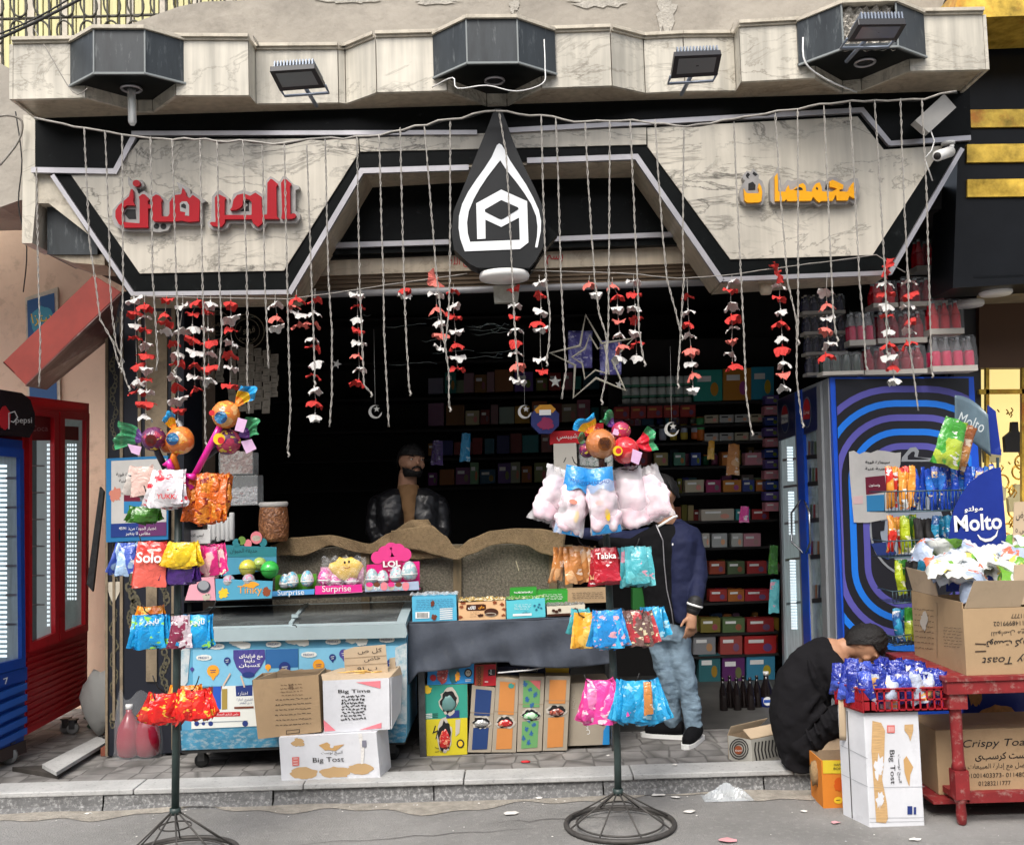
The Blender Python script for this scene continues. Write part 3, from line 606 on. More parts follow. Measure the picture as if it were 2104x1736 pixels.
# right neighbour
rn=thing('jewellery_shop','black fronted shop with gold strips and a bright yellow window beside the candy shop','shop',W(2060,1500,6.4))
M_bfac=mat('black_cladding',(0.007,0.008,0.010),0.35,var=.3,vs=3,spec=.25)
M_gold=mat('gold_foil',(0.72,0.47,0.07),0.25,0.45,bump=.8,bs=4,var=.6,vs=7,dirt_or_sheen=(.55,.10,.02),ds=3.2,da=.35)  # second colour paints red reflections into the gold
mb=MB();YN=6.28
mb.prism([W(1982,-60,YN),W(2500,-60,YN),W(2500,560,YN),W(1958,592,YN)],(0,.35,0),M_bfac)
mb.prism([W(1940,560,7.05),W(2014,560,7.05),W(2022,1560,7.05),W(1946,1560,7.05)],(0,.4,0),mat('grey_pillar',(.045,.048,.05),.5))
mb.build('facade',rn)
for(y0,y1,x0)in((226,262,1992),(297,334,1987),(369,405,1988)):
 mb=MB();mb.prism([W(x0,y0,YN-.02),W(2400,y0-5,YN-.02),W(2400,y1-5,YN-.02),W(x0,y1,YN-.02)],(0,.018,0),M_gold);mb.build('gold_strip',rn,bevel=.003)
mb=MB();mb.prism([W(1958,38,YN-.5),W(1972,-30,YN-.5),W(2400,-40,YN-.5),W(2400,22,YN-.5)],(0,.45,0),M_gold);mb.build('gold_box',rn,bevel=.004)
mb=MB();mb.prism([W(2000,574,YN),W(2500,556,YN),W(2500,640,7.4),W(2014,650,7.4)],(0,0,.02),mat('soffit_cream',(.30,.24,.14),.6,var=.3,vs=7));mb.build('soffit',rn)
mb=MB();YW=7.0
mb.prism([W(2012,560,YW),W(2500,560,YW),W(2500,752,YW),W(2012,756,YW)],(0,.1,0),mat('brown_board',(.09,.045,.022),.6));mb.build('fascia',rn)
M_frk0=mat('black_velvet',(.02,.02,.02),.7);M_gj0=mat('dark_gold',(.45,.24,.03),.3,.8)
M_ylit=mat('lit_showcase',(1.0,.80,.32),.5,emit=.5)
mb=MB();mb.prism([W(2012,756,YW+.5),W(2500,752,YW+.5),W(2500,1500,YW+.5),W(2012,1500,YW+.5)],(0,.1,0),M_ylit);mb.build('lit_back',rn)
mb=MB();mb.prism([W(2012,1140,YW+.05),W(2500,1140,YW+.05),W(2500,1560,YW+.05),W(2012,1560,YW+.05)],(0,.4,0),M_cap);mb.build('counter',rn)
mb=MB();d=DF(YW)
for x in(2026,2100,2190):mb.prism([W(x,756,YW),W(x+7,756,YW),W(x+7,1150,YW),W(x,1150,YW)],(0,.03,0),M_gold)
mb.prism([W(2012,800,YW),W(2400,797,YW),W(2400,806,YW),W(2012,810,YW)],(0,.03,0),M_gold);mb.build('window_frame',rn)
M_vel=mat('ivory_velvet',(.62,.55,.30),.8);q=random.Random(44)
for k,(x,y,s_)in enumerate(((2040,930,20),(2086,905,24),(2052,1010,18),(2092,1030,22),(2130,960,22))):
 mb=MB();mb.prism([W(x-s_*.8,y+s_,YW+.25),W(x-s_*.9,y-s_*.3,YW+.25),W(x-s_*.3,y-s_*.8,YW+.25),W(x-s_*.25,y-s_*1.6,YW+.25),W(x+s_*.25,y-s_*1.6,YW+.25),W(x+s_*.3,y-s_*.8,YW+.25),W(x+s_*.9,y-s_*.3,YW+.25),W(x+s_*.8,y+s_,YW+.25)],(0,.04,0),(M_vel,M_frk0,M_vel,M_vel,M_frk0)[k]);tag(mb.build('necklace_bust',None,bevel=.004),'necklace bust standing in the lit yellow jewellery window','bust','necklace busts in the lit window')
mb=MB()
for k in range(46):
 x=2022+q.random()*82;y=q.choice((838,950,1000,1062,1100))+q.uniform(-4,10);c=W(x,y,YW+.14);mb.tube([c+Vector((.012*math.sin(i*1.6),0,-.018*i))for i in range(q.randrange(2,5))],.005,M_gj0,5)
tag(mb.build('gold_chains',None),'mass of small gold chains glittering in the lit yellow window','jewellery',kind='stuff')
M_gj=mat('gold_jewellery',(.85,.50,.08),.25,.9)
rr=random.Random(2)
for k in range(14):
 mb=MB();x=2032+rr.uniform(0,90);y=850+k*20;c=W(x,y,YW+.3)
 mb.tube([c+Vector((.045*math.cos(t),0,.05*math.sin(t)))for t in[i*math.pi/6 for i in range(12)]],.007,M_gj,5,closed=True)
 tag(mb.build('gold_bangle',None),'gold bangle hanging in the lit yellow window','bangle','gold bangles in the lit window')
for(x,y,r_,Y,lb)in((2085,42,.115,5.95,'white disc lamp under the gold box of the black shopfront'),(2046,603,.10,6.5,'round white ceiling lamp, the bigger of the two beneath the black front'),(1990,627,.10,6.9,'flat white disc lamp set behind the bigger round one')):
 mb=MB();c=W(x,y,Y);mb.lathe([(.001,-.012),(r_*.9,-.012),(r_,0),(r_,.02),(r_*.95,.03)],c,M_white,28);tag(mb.build('disc_lamp',None),lb,'lamp')
 # inside of the shop
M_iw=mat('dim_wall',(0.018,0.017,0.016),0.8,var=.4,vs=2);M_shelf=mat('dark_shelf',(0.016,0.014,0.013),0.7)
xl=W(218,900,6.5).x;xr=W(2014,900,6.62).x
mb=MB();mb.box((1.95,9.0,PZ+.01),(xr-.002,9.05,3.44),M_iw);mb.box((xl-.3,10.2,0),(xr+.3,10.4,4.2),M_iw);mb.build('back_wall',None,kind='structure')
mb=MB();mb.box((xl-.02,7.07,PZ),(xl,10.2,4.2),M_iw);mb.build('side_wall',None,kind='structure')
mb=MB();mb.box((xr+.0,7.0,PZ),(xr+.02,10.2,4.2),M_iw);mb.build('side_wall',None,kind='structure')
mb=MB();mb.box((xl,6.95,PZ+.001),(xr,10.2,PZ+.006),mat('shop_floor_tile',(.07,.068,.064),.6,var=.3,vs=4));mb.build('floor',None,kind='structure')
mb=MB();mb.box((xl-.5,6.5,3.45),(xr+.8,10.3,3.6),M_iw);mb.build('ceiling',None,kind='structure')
YS=8.6
M_sh=[]
cab=thing('product_shelving','dark wall shelving packed with sweets inside the shop doorway','shelving',W(1440,1480,YS))
mb=MB()
rows=[(826,1270,1600),(872,1330,1600),(908,1290,1600),(958,1290,1600),(1012,1290,1600),(1070,1290,1600),(1125,1290,1600),(1180,1420,1600),(1236,1420,1600),(1300,1420,1600),(1345,1420,1600),(1400,1420,1600)]
for(y,a,b)in rows:mb.prism([W(a,y+4,YS),W(b,y-4,YS),W(b,y+1,YS),W(a,y+9,YS)],(0,.35,0),M_shelf)
mb.prism([W(1250,700,YS+.36),W(1700,690,YS+.36),W(1700,1500,YS+.36),W(1250,1500,YS+.36)],(0,.03,0),M_shelf)
mb.build('boards',cab)
PC={}
def pm(c,r=.45):
 k='pack_%d_%d_%d'%tuple(int(x*99)for x in c)
 return mat(k,c,r)
def pack(x0,y0,x1,y1,c,Y=YS+.01,dep=.12,txt=None,tc=M_pwhite,nm='sweet_box',lab=None,grp='boxes on the dim shelves',cat='box',dec=True):
 mb=MB();d=DF(Y);q=.0297*(x1-x0)/2
 mb.prism([W(x0,y0+q,Y),W(x1,y0-q,Y),W(x1,y1-q,Y),W(x0,y1+q,Y)],(0,dep,0),pm(c))
 if dec:d.rect(mb,x0+(x1-x0)*.12,y0+(y1-y0)*.2,x0+(x1-x0)*.6,y0+(y1-y0)*.38,tc);d.ell(mb,x0+(x1-x0)*.72,y0+(y1-y0)*.62,(x1-x0)*.14,(y1-y0)*.22,pm((min(1,c[1]*1.5+.1),c[2]*.8+.05,c[0]*.5)))
 if txt:d.text(mb,txt,(x0+x1)/2,(y0+y1)/2,(x1-x0)*.6,None,tc,.004,rot=R(1.7))
 return tag(mb.build(nm,None),lab,cat,grp)
pack(1426,760,1484,824,(.02,.30,.24),lab='teal box beside the stacked toilet rolls, top shelf inside',grp='large boxes on the top shelf')
pack(1486,757,1543,822,(.50,.20,.015),lab='orange box between the teal and the blue box, top shelf inside',grp='large boxes on the top shelf')
pack(1544,754,1590,820,(.02,.28,.42),lab='blue box at the fridge end of the top shelf inside',grp='large boxes on the top shelf')
M_roll=mat('roll_paper',(.55,.60,.56),.8);M_rollg=mat('roll_wrap',(.10,.30,.20),.5)
for j in range(3):
 for i in range(8):
  mb=MB();c=W(1287+i*18,786+j*22-i*.5,YS+.1);mb.lathe([(.034,-.042),(.037,-.04),(.037,.04),(.034,.042),(.012,.042)],c,M_roll,12);mb.lathe([(.0385,-.042),(.0385,-.022)],c,M_rollg,12)
  tag(mb.build('paper_roll',None),'white paper roll in the green banded stack on the top shelf','paper roll','paper rolls on the top shelf')
silver=(.42,.42,.40)
for j,y in enumerate((850,887)):
 for i in range(4):pack(1448+i*31,y+3-i*.8,1476+i*31,y+19-i*.8,silver if(i+j)%3 else(.45,.40,.28),tc=M_ink,lab=('upper' if j==0 else 'lower')+' row packet in silvery print on the dim shelves',grp=('upper' if j==0 else 'lower')+' silvery packets',nm='packet',cat='packet')
cc=[((.55,.12,.02),'orange'),((.08,.35,.10),'green'),((.5,.38,.04),'yellow'),((.3,.32,.4),'grey')]
for i in range(5):
 c,n_=cc[[3,3,2,2,0][i]];mb=MB();p=W(1340+i*22,905-i*.6,YS+.06);mb.lathe([(.026,0),(.03,.005),(.03,.12),(.026,.13),(.024,.13)],p,pm(c),14);mb.lathe([(.0305,.06),(.0305,.12)],p,pm((.35,.40,.5)),14)
 tag(mb.build('drink_can',None),'small drink can in the row beneath the red strip of packets','can','cans on the dim shelf')
p=W(1440,905,YS+.05);mb=MB();mb.lathe([(.034,0),(.034,.19),(.03,.2)],p,pm((.55,.14,.02)),16);mb.lathe([(.0345,.09),(.0345,.19)],p,pm((.08,.35,.12)),16);tag(mb.build('crisp_tube',None),'tall crisp tube, orange below and green above, on the dim shelf','tube')
for i in range(5):pack(1262+i*34,836-i,1293+i*34,860-i,(.30,.02,.015),txt=None,tc=pm((.5,.25,.05)),lab='red packet in the strip under the paper rolls',grp='red packets under the paper rolls',nm='packet',cat='packet')
pal=[(.50,.16,.02),(.65,.25,.30),(.45,.40,.30),(.35,.02,.02),(.02,.05,.25),(.03,.28,.28),(.5,.35,.04),(.25,.10,.35),(.55,.5,.45)]
def prow(y0,y1,items,where):
 for(a,b,c,nm_)in items:pack(a,y0,b,y1,c,lab=nm_+' carton on the shelf '+where,grp='cartons '+where)
prow(930,956,[(1484,1504,(.50,.16,.02),'small orange'),(1531,1571,(.62,.25,.30),'flat pink'),(1420,1440,(.02,.05,.22),'navy'),(1300,1330,(.25,.02,.02),'dark red'),(1345,1372,(.30,.25,.10),'ochre'),(1385,1408,(.05,.18,.12),'dark green')],'just below the cans')
prow(986,1011,[(1408,1446,(.48,.42,.30),'cream'),(1451,1481,(.30,.02,.10),'crimson'),(1486,1523,(.55,.20,.02),'broad orange'),(1526,1550,(.03,.05,.25),'navy'),(1554,1574,(.45,.14,.02),'narrow orange'),(1300,1335,(.04,.10,.25),'blue'),(1345,1380,(.35,.03,.05),'red')],'at the height of the marshmallow bags')
prow(1046,1069,[(1441,1508,(.50,.44,.36),'wide cream'),(1512,1541,(.03,.26,.27),'teal'),(1545,1580,(.34,.02,.02),'red')],'behind the shoulder of the blue jacket')
prow(1096,1124,[(1443,1458,(.5,.48,.42),'narrow ivory'),(1463,1494,(.42,.43,.42),'pale grey'),(1503,1526,(.5,.5,.46),'white'),(1528,1563,(.60,.28,.33),'long pink')],'behind the chest of the blue jacket')
prow(1153,1179,[(1458,1490,(.3,.05,.02),'rust'),(1495,1530,(.08,.12,.05),'olive'),(1535,1575,(.35,.03,.03),'red')],'level with the jacket sleeve')
prow(1211,1235,[(1458,1494,(.36,.03,.02),'short red'),(1496,1529,(.40,.12,.02),'orange red'),(1531,1580,(.36,.02,.03),'long red')],'level with the jacket cuff')
prow(1270,1299,[(1440,1480,(.20,.16,.03),'mustard'),(1485,1530,(.10,.16,.06),'green'),(1535,1590,(.28,.02,.02),'maroon')],'beside the thigh of the standing man')
prow(1306,1344,[(1425,1470,(.25,.25,.26),'grey'),(1480,1525,(.34,.06,.05),'brick red'),(1530,1595,(.42,.02,.02),'bright red')],'above the dark bottles')
pack(1484,1348,1530,1402,(.10,.02,.12),lab='purple carton standing behind the dark bottles',grp='big cartons low inside')
pack(1534,1345,1592,1396,(.04,.22,.36),txt=None,lab='light blue carton standing behind the dark bottles',grp='big cartons low inside')
pack(1436,1345,1480,1400,(.03,.14,.16),lab='teal carton beside the purple one, low inside',grp='big cartons low inside')
for i in range(11):pack(1573-(i%2)*2,812+i*22,1600,830+i*22,pal[(i*3+7)%9]if i%3 else(.12,.08,.30),Y=YS-.1,tc=M_pwhite,lab='shiny packet in the hanging column next to the blue fridge',grp='packets hanging in a column',nm='packet',cat='packet')
M_cola=mat('cola_bottle',(.012,.008,.008),.12,coat=.5);M_capb=mat('bottle_cap',(.03,.03,.12),.5)
def bottle_mb(mb,c,h,r,m,capm,labm=None,n=14):
 mb.lathe([(r*.9,0),(r,.02*h),(r,.55*h),(r*.9,.66*h),(r*.42,.84*h),(r*.36,.93*h)],c,m,n)
 mb.lathe([(r*.42,.93*h),(r*.42,h),(r*.1,h)],c,capm,n)
 if labm:mb.lathe([(r*1.02,.22*h),(r*1.02,.5*h)],c,labm,n)
for i in range(6):
 mb=MB();bottle_mb(mb,W(1488+i*14,1470-(i%2)*5,7.5+(i%2)*.08),.27,.03,M_cola,M_cola);tag(mb.build('cola_bottle',None),'small dark bottle in the cluster on the shop floor','bottle','small dark bottles')
mb=MB();bottle_mb(mb,W(1578,1482,7.6),.36,.048,M_cola,M_white,mat('cola_label',(.01,.03,.22),.4));d=DF(7.6-.055);d.ell(mb,1577,1440,9,9,M_pwhite);d.rect(mb,1569,1437,1585,1443,M_pblue,.004);tag(mb.build('cola_bottle',None),'large dark bottle with blue label beside the crouching man','bottle')
mb=MB();d=DF(9.6)
for i in range(60):
 x=690+rr.uniform(0,560);y=860+rr.uniform(0,230)
 pass
bk=thing('back_shelving','unlit shelving far back behind the man at the counter','shelving',W(1000,1000,9.7))
mb=MB()
for y in(650,740,815,880,940,1000):mb.prism([W(560,y+8,9.7),W(1290,y-6,9.7),W(1290,y-1,9.7),W(560,y+13,9.7)],(0,.4,0),M_shelf)
mb.build('boards',bk)
for r_,(yb,hm)in enumerate(((808,46),(874,48),(935,44),(996,44))):
 x=880
 while x<1270:
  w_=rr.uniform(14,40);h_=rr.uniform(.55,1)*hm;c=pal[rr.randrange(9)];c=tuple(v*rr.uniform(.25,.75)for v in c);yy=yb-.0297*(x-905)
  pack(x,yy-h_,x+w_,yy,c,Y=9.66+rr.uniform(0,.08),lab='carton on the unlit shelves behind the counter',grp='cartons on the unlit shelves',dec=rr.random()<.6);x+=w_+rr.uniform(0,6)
for(yb,hm,xa0,xa1)in((870,18,1262,1445),(956,30,1284,1600),(1011,28,1284,1600),(1069,30,1284,1440),(1124,28,1290,1440),(1179,28,1420,1600),(1235,26,1425,1600),(1299,32,1425,1600),(1344,34,1425,1600)):
 x=xa0
 while x<xa1-8:
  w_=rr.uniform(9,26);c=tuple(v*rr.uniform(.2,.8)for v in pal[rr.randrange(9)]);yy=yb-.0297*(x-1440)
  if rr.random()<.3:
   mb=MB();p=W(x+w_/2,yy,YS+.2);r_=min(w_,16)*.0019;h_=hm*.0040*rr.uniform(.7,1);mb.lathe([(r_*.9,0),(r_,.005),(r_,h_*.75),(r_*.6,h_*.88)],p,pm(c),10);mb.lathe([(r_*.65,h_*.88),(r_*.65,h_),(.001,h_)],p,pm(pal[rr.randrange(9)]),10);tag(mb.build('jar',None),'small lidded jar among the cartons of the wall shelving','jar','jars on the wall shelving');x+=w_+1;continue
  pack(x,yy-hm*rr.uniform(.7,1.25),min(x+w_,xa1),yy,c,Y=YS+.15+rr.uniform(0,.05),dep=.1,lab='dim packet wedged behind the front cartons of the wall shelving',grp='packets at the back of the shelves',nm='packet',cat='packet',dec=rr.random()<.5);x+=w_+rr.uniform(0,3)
M_tub=mat('tub_plastic',(.75,.78,.78),.15,alpha=.3);M_candy=wrap('tub_candy',(.35,.35,.33),(.10,.16,.12),(.5,.5,.48),40)
def tub(x0,y0,x1,y1,Y,lab,cm=M_candy,fill=.8):
 t=thing('candy_tub',lab,'tub',W((x0+x1)/2,y1,Y));mb=MB();D_=.16
 a=W(x0,y1,Y);b=W(x1,y1,Y);h=W(x0,y0,Y).z-a.z
 mb.box((a.x,Y,a.z),(b.x,Y+D_,a.z+h),M_tub);mb.build('tub',t,bevel=.006)
 mb=MB();q=random.Random(int(x0));mb.grid(lambda u,v:(a.x+.008+(b.x-a.x-.016)*u,Y+.012+.01*q.random()+.1*max(0,v-.85),a.z+.01+h*fill*v*(1-.1*math.sin(u*3.1)*0)+(.02*q.random()if v>.9 else 0)),16,12,cm,smooth=False)
 mb.build('sweets',t);return t
tub(1192,905,1262,1005,6.98,'clear tub of green mint sweets behind the lollipop cluster')
tub(1136,1010,1186,1090,7.0,'clear tub of sweets below the blank paper notice',cm=wrap('tub_candy2',(.2,.18,.18),(.4,.38,.38),(.3,.1,.1),45))
mb=MB();d=DF(6.95);d.poly(mb,[(1137,912),(1184,910),(1187,990),(1139,992)],mat('paper',(.55,.52,.46),.8));d.line(mb,[(1163,940),(1158,950)],1.5,M_ink,.004);tag(mb.build('paper_notice',None),'blank cream paper notice taped to a tub behind the marshmallow bags','notice')
for(a,b,c_,d_,lb)in((1130,885,1200,912,'lower red box with white lettering above the paper notice'),(1196,870,1240,896,'upper red box with white lettering beside the orange lollipop wrapper')):
 pack(a,b,c_,d_,(.55,.012,.02),Y=6.97,txt='جلكسي' if 0 else 'شيبسي',lab=lb,grp=None,dec=False)
mb=MB();d=DF(6.9);c=W(1120,862,6.95)
oc=[(1120+31*math.cos(t),862+31*math.sin(t))for t in[R(22.5+45*i)for i in range(8)]]
mb.prism([W(x,y,6.9)for x,y in oc],(0,.12,0),mat('lantern_navy',(.02,.03,.14),.4));d.poly(mb,[(x,y)for x,y in[(1098,842),(1108,832),(1132,831),(1142,841),(1136,848),(1102,849)]],pm((.55,.25,.02)))
d.rect(mb,1108,842,1132,853,M_pwhite,.004);blob(d,mb,1121,872,15,12,pm((.25,.02,.08)),.004,5);tag(mb.build('round_gift_box',None),'navy and orange eight sided gift box in the dim shop','gift box')
M_foil=mat('pale_card',(.55,.55,.52),.5)
def moon(x,y,s,Y,lab):
 mb=MB();d=DF(Y);o_=[(x+s*math.cos(R(a)),y-s*math.sin(R(a)))for a in range(60,421-60,20)];i_=[(x+s*.25+s*.85*math.cos(R(a)),y-s*.1-s*.85*math.sin(R(a)))for a in range(300,59,-20)]
 mb.prism([W(*p,Y)for p in o_+i_[1:-1]],(0,.006,0),M_foil)
 st=[(x+s*.2+s*(.5 if k%2==0 else.2)*math.sin(k*math.pi/5),y-s*.4-s*(.5 if k%2==0 else.2)*math.cos(k*math.pi/5))for k in range(10)]
 mb.prism([W(*p,Y-.008)for p in st],(0,.005,0),M_foil);mb.tube([W(x,y-s*.9,Y),W(x-3,y-170,Y)],.0015,M_foil,4)
 return tag(mb.build('paper_moon',None),lab,'decoration','hanging crescent decorations')
moon(771,846,14,7.0,'pale crescent decoration hanging above the man behind the counter');moon(1078,846,14,6.95,'pale crescent decoration hanging beside the navy gift box');moon(1380,882,15,7.0,'pale crescent decoration with scalloped edge hanging before the cans')
def star(x,y,s,Y,lab,rot=0):
 mb=MB();st=[(x+s*(1 if k%2==0 else.42)*math.sin(k*math.pi/5+rot),y-s*(1 if k%2==0 else.42)*math.cos(k*math.pi/5+rot))for k in range(10)]
 mb.prism([W(*p,Y)for p in st],(0,.006,0),M_foil);return tag(mb.build('paper_star',None),lab,'decoration','small hanging stars')
star(1141,784,13,6.9,'small silver star hanging beside the big star outline');star(692,748,10,6.9,'tiny star hanging near the strand above the counter',.3);star(1272,790,9,6.95,'tiny star hanging below the foot of the big star outline',.2)
M_neon=mat('unlit_neon',(.42,.40,.33),.4)
ns=thing('star_light','large unlit double star outline of rope light hanging in the doorway','star light',W(1210,820,6.75))
def nst(pts,nm,r):mb=MB();mb.tube([W(x,y,6.75)for x,y in pts],r,M_neon,8,closed=True,smooth=False);mb.build(nm,ns)
zz=lambda a:(696+.3326*a[0],577.5+.3326*a[1])
nst([zz(p)for p in[(1525,210),(1625,385),(1820,355),(1690,490),(1770,675),(1590,600),(1450,720),(1460,520),(1305,445),(1490,400)]],'outer_outline',.010)
nst([zz(p)for p in[(1550,335),(1600,420),(1640,395),(1660,480),(1670,575),(1585,550),(1520,605),(1505,510),(1440,470),(1520,420)]],'inner_outline',.007)
M_pur=wrap('purple_film',(.13,.12,.42),(.28,.28,.62),(.6,.6,.8),12,trans=.0)
for(a,b,c_,d_,lb)in((1168,680,1216,756,'translucent purple carrier bag hanging behind the star outline, the upper one'),(1233,700,1276,770,'translucent purple carrier bag hanging behind the star outline, the lower one')):
 mb=MB();mb.grid(lambda u,v:W(a+(c_-a)*u,d_-(d_-b)*v,7.0+.02*math.sin(u*9+v*4)),10,10,M_pur);tag(mb.build('purple_bag',None,solid=.01),lb,'bag','purple bags')
M_tin=mat('tinsel',(.35,.42,.42),.2,.8)
for k in range(16):
 x=700+rr.uniform(0,330);y=640+rr.uniform(0,110);mb=MB();L_=rr.uniform(30,110)
 mb.tube([W(x+L_*i/6,y+rr.uniform(-3,3)+math.sin(i)*3,8.2)for i in range(7)],.0035,M_tin,4);tag(mb.build('tinsel_strand',None),'thin tinsel strand glinting under the dark shop ceiling','tinsel','tinsel strands under the ceiling')
class PF(DF):
 """vertical plane through world points A and B, addressed in picture units"""
 def __init__(s,A,B):
  s.A=Vector(A);u=(Vector(B)-s.A);u.z=0;u.normalize();s.u=u;s.n=u.cross(Vector((0,0,1)));s.Y=None
  if s.n.dot(CAML-s.A)<0:s.n=-s.n
 def p(s,a,b,e=0.002):
  d=ray(a,b);t=(s.A-CAML).dot(s.n)/d.dot(s.n);return CAML+d*t+s.n*e
def lift(d,mb,pts,m,e0,e1):
 """slab on plane d between offsets e0 and e1"""
 a=[d.p(x,y,e0)for x,y in pts];b=[d.p(x,y,e1)for x,y in pts];n=len(pts)
 mb.add(b,[list(range(n))],m);mb.add(a+b,[(i,(i+1)%n,(i+1)%n+n,i+n)for i in range(n)],m)
def frame4(d,mb,o,i,m,e0,e1):
 for k in range(4):j=(k+1)%4;lift(d,mb,[o[k],o[j],i[j],i[k]],m,e0,e1)
def castor(t,p,r=.045,m=None):
 mb=MB();c=Vector(p)+Vector((0,0,r));mb.lathe([(r*.55,-.018),(r,-.014),(r,.014),(r*.55,.018)],c,m or mat('castor_grey',(.25,.25,.24),.6),18,axis='Y')
 mb.box((c.x-.02,c.y-.025,c.z),(c.x+.02,c.y-.021,c.z+r*1.4),M_steel);mb.box((c.x-.02,c.y+.021,c.z),(c.x+.02,c.y+.025,c.z+r*1.4),M_steel);mb.box((c.x-.03,c.y-.03,c.z+r*1.4),(c.x+.03,c.y+.03,c.z+r*1.4+.01),M_steel)
 mb.build('castor',t)
M_led=mat('led_strip',(.85,.95,1.0),.4,emit=0.55)
M_cool=mat('cooler_glow',(.48,.56,.56),.5,emit=.10)  # cooler's inside lighting put into the panel as a faint glow
# blue ice cream cooler
M_bpaint=mat('blue_paint',(.012,.06,.33),.35,var=.1,vs=5,dirt_or_sheen=(.03,.05,.1),ds=12,da=.2)
A=W(-120,1600,5.9);B=W(50,1530,6.7);d=PF(A,B);inb=Vector((-.6,0,0))
bf=thing('ice_cream_cooler','blue upright drinks cooler with dark curved neon header on grey castors','cooler',((A.x+B.x)/2,(A.y+B.y)/2,PZ))
def bq(pts):return[d.p(x,y,0)for x,y in pts]
mb=MB();mb.prism(bq([(-120,886),(46,905),(52,1392),(49,1522),(-120,1585)]),inb,M_bpaint);mb.build('body',bf,bevel=.008)
mb=MB();lift(d,mb,[(-120,784),(30,808),(48,822),(57,850),(57,880),(46,900),(-120,884)],mat('header_black',(.02,.012,.015),.15,coat=.6),-.4,.05)
class D2(PF):pass
d.line(mb,[(2,882),(2,850),(14,846),(20,858),(12,868),(6,866)],2.2,M_pwhite,.053);d.text(mb,'pepsi',33,866,34,None,M_pwhite,.053)
blob(d,mb,-6,860,12,24,M_pred,.052,3,j=.1);mb.build('header',bf)
mb=MB();frame4(d,mb,[(-118,905),(40,923),(44,1370),(-118,1412)],[(-100,930),(32,940),(36,1352),(-100,1385)],M_bpaint,.002,.03);mb.build('door',bf,bevel=.003)
mb=MB();d.poly(mb,[(-100,930),(32,940),(36,1352),(-100,1385)],mat('cold_fog',(.45,.56,.60),.5,var=.3,vs=4,stretch=(3,3,.5)),.004);[lift(d,mb,[(-8,955+k*10),(12,955+k*10),(12,960+k*10),(-8,960+k*10)],M_led,.005,.008)for k in range(40)]
for k in range(6):d.poly(mb,[(10,980+k*60),(32,980+k*60),(32,984+k*60),(10,985+k*60)],M_alu,.006)
mb.build('glass',bf)
for k in range(5):
 mb=MB();lift(d,mb,[(-110,1462+k*27),(47,1402+k*23),(47,1415+k*23),(-110,1478+k*27)],mat('louvre_blue',(.02,.10,.42),.4),.004,.03);mb.build('louvre',bf)
mb=MB();lift(d,mb,[(-118,1414),(50,1370),(50,1396),(-118,1445)],M_bpaint,.003,.02);d.line(mb,[(0,1395),(8,1392),(4,1405)],2,M_pwhite,.022);mb.build('sill',bf)
mb=MB();lift(d,mb,[(-120,1585),(50,1520),(52,1545),(-120,1610)],mat('rusty_plinth',(.06,.04,.035),.8),-.3,.01);mb.build('plinth',bf)
castor(bf,Vector((B.x-.04,B.y-.12,PZ)),.052);castor(bf,Vector((B.x-.1,B.y-.45,PZ)),.05)
# red two-door cooler, turned towards the shop
M_rpaint=mat('red_paint',(.52,.012,.02),.35,var=.12,vs=5,dirt_or_sheen=(.12,.01,.01),ds=10,da=.2)
A=W(46,1510,6.75);B=W(181,1440,7.55);dr=PF(A,B);inw=-dr.n*.55
rc=thing('red_cooler','red two door glass cooler lit inside, turned towards the shop doorway','cooler',((A.x+B.x)/2,(A.y+B.y)/2,PZ))
Q=[(44,812),(183,829),(179,1441),(50,1512)]
mb=MB();mb.prism([dr.p(x,y,0)for x,y in Q],inw,M_rpaint);mb.build('body',rc,bevel=.006)
def cdoor(o,i,nm):
 dd=thing(nm,None,None,(0,0,0));dd.parent=rc;dd.location=(0,0,0)
 mb=MB();frame4(dr,mb,o,i,M_rpaint,.002,.035);me=mb.build(nm,rc,bevel=.003);bpy.data.objects.remove(dd)
 return me
d1=cdoor([(50,840),(112,846),(112,1318),(50,1340)],[(56,852),(102,858),(104,1300),(56,1320)],'door')
d2_=cdoor([(114,846),(175,850),(172,1296),(114,1317)],[(124,860),(168,864),(166,1282),(124,1298)],'door')
M_fin=mat('cooler_shade',(.16,.20,.20),.4)
mb=MB();dr.poly(mb,[(56,852),(102,858),(104,1300),(56,1320)],M_cool,.003);lift(dr,mb,[(56,852),(102,858),(102,905),(56,905)],mat('cooler_header_red',(.20,.012,.015),.3),.004,.006)
dr.text(mb,'Coca',79,880,34,None,mat('faint_white',(.5,.25,.25),.4),.009);lift(dr,mb,[(56,905),(74,905),(74,1315),(56,1320)],M_fin,.004,.005);[lift(dr,mb,[(a,912+k*9),(a+1.6,912+k*9),(a+1.6,917+k*9),(a,917+k*9)],M_led,.004,.006)for k in range(42)for a in(96,99)]
for k,y in enumerate((955,1010,1065,1120,1180,1240)):dr.poly(mb,[(57,y),(90,y+1),(90,y+3),(57,y+4)],M_alu,.006)
mb.build('glass',rc)
mb=MB();dr.poly(mb,[(124,860),(168,864),(166,1282),(124,1298)],mat('cooler_glow_dim',(.40,.50,.48),.3,var=.3,vs=5,emit=.06),.003);lift(dr,mb,[(126,875),(160,877),(160,905),(126,903)],mat('cooler_header_red',(0,0,0)),.004,.006)  # pale pane glows faintly, inside lighting put into its colour
[lift(dr,mb,[(a,912+k*9),(a+2.6,912+k*9),(a+2.6,917+k*9),(a,917+k*9)],M_led,.004,.006)for k in range(36)for a in(137,142,147,153)]
for k in range(22):dr.poly(mb,[(126,915+k*15),(140,915+k*15),(140,920+k*15),(126,920+k*15)],M_cool,.006)
mb.build('glass',rc)
mb=MB()
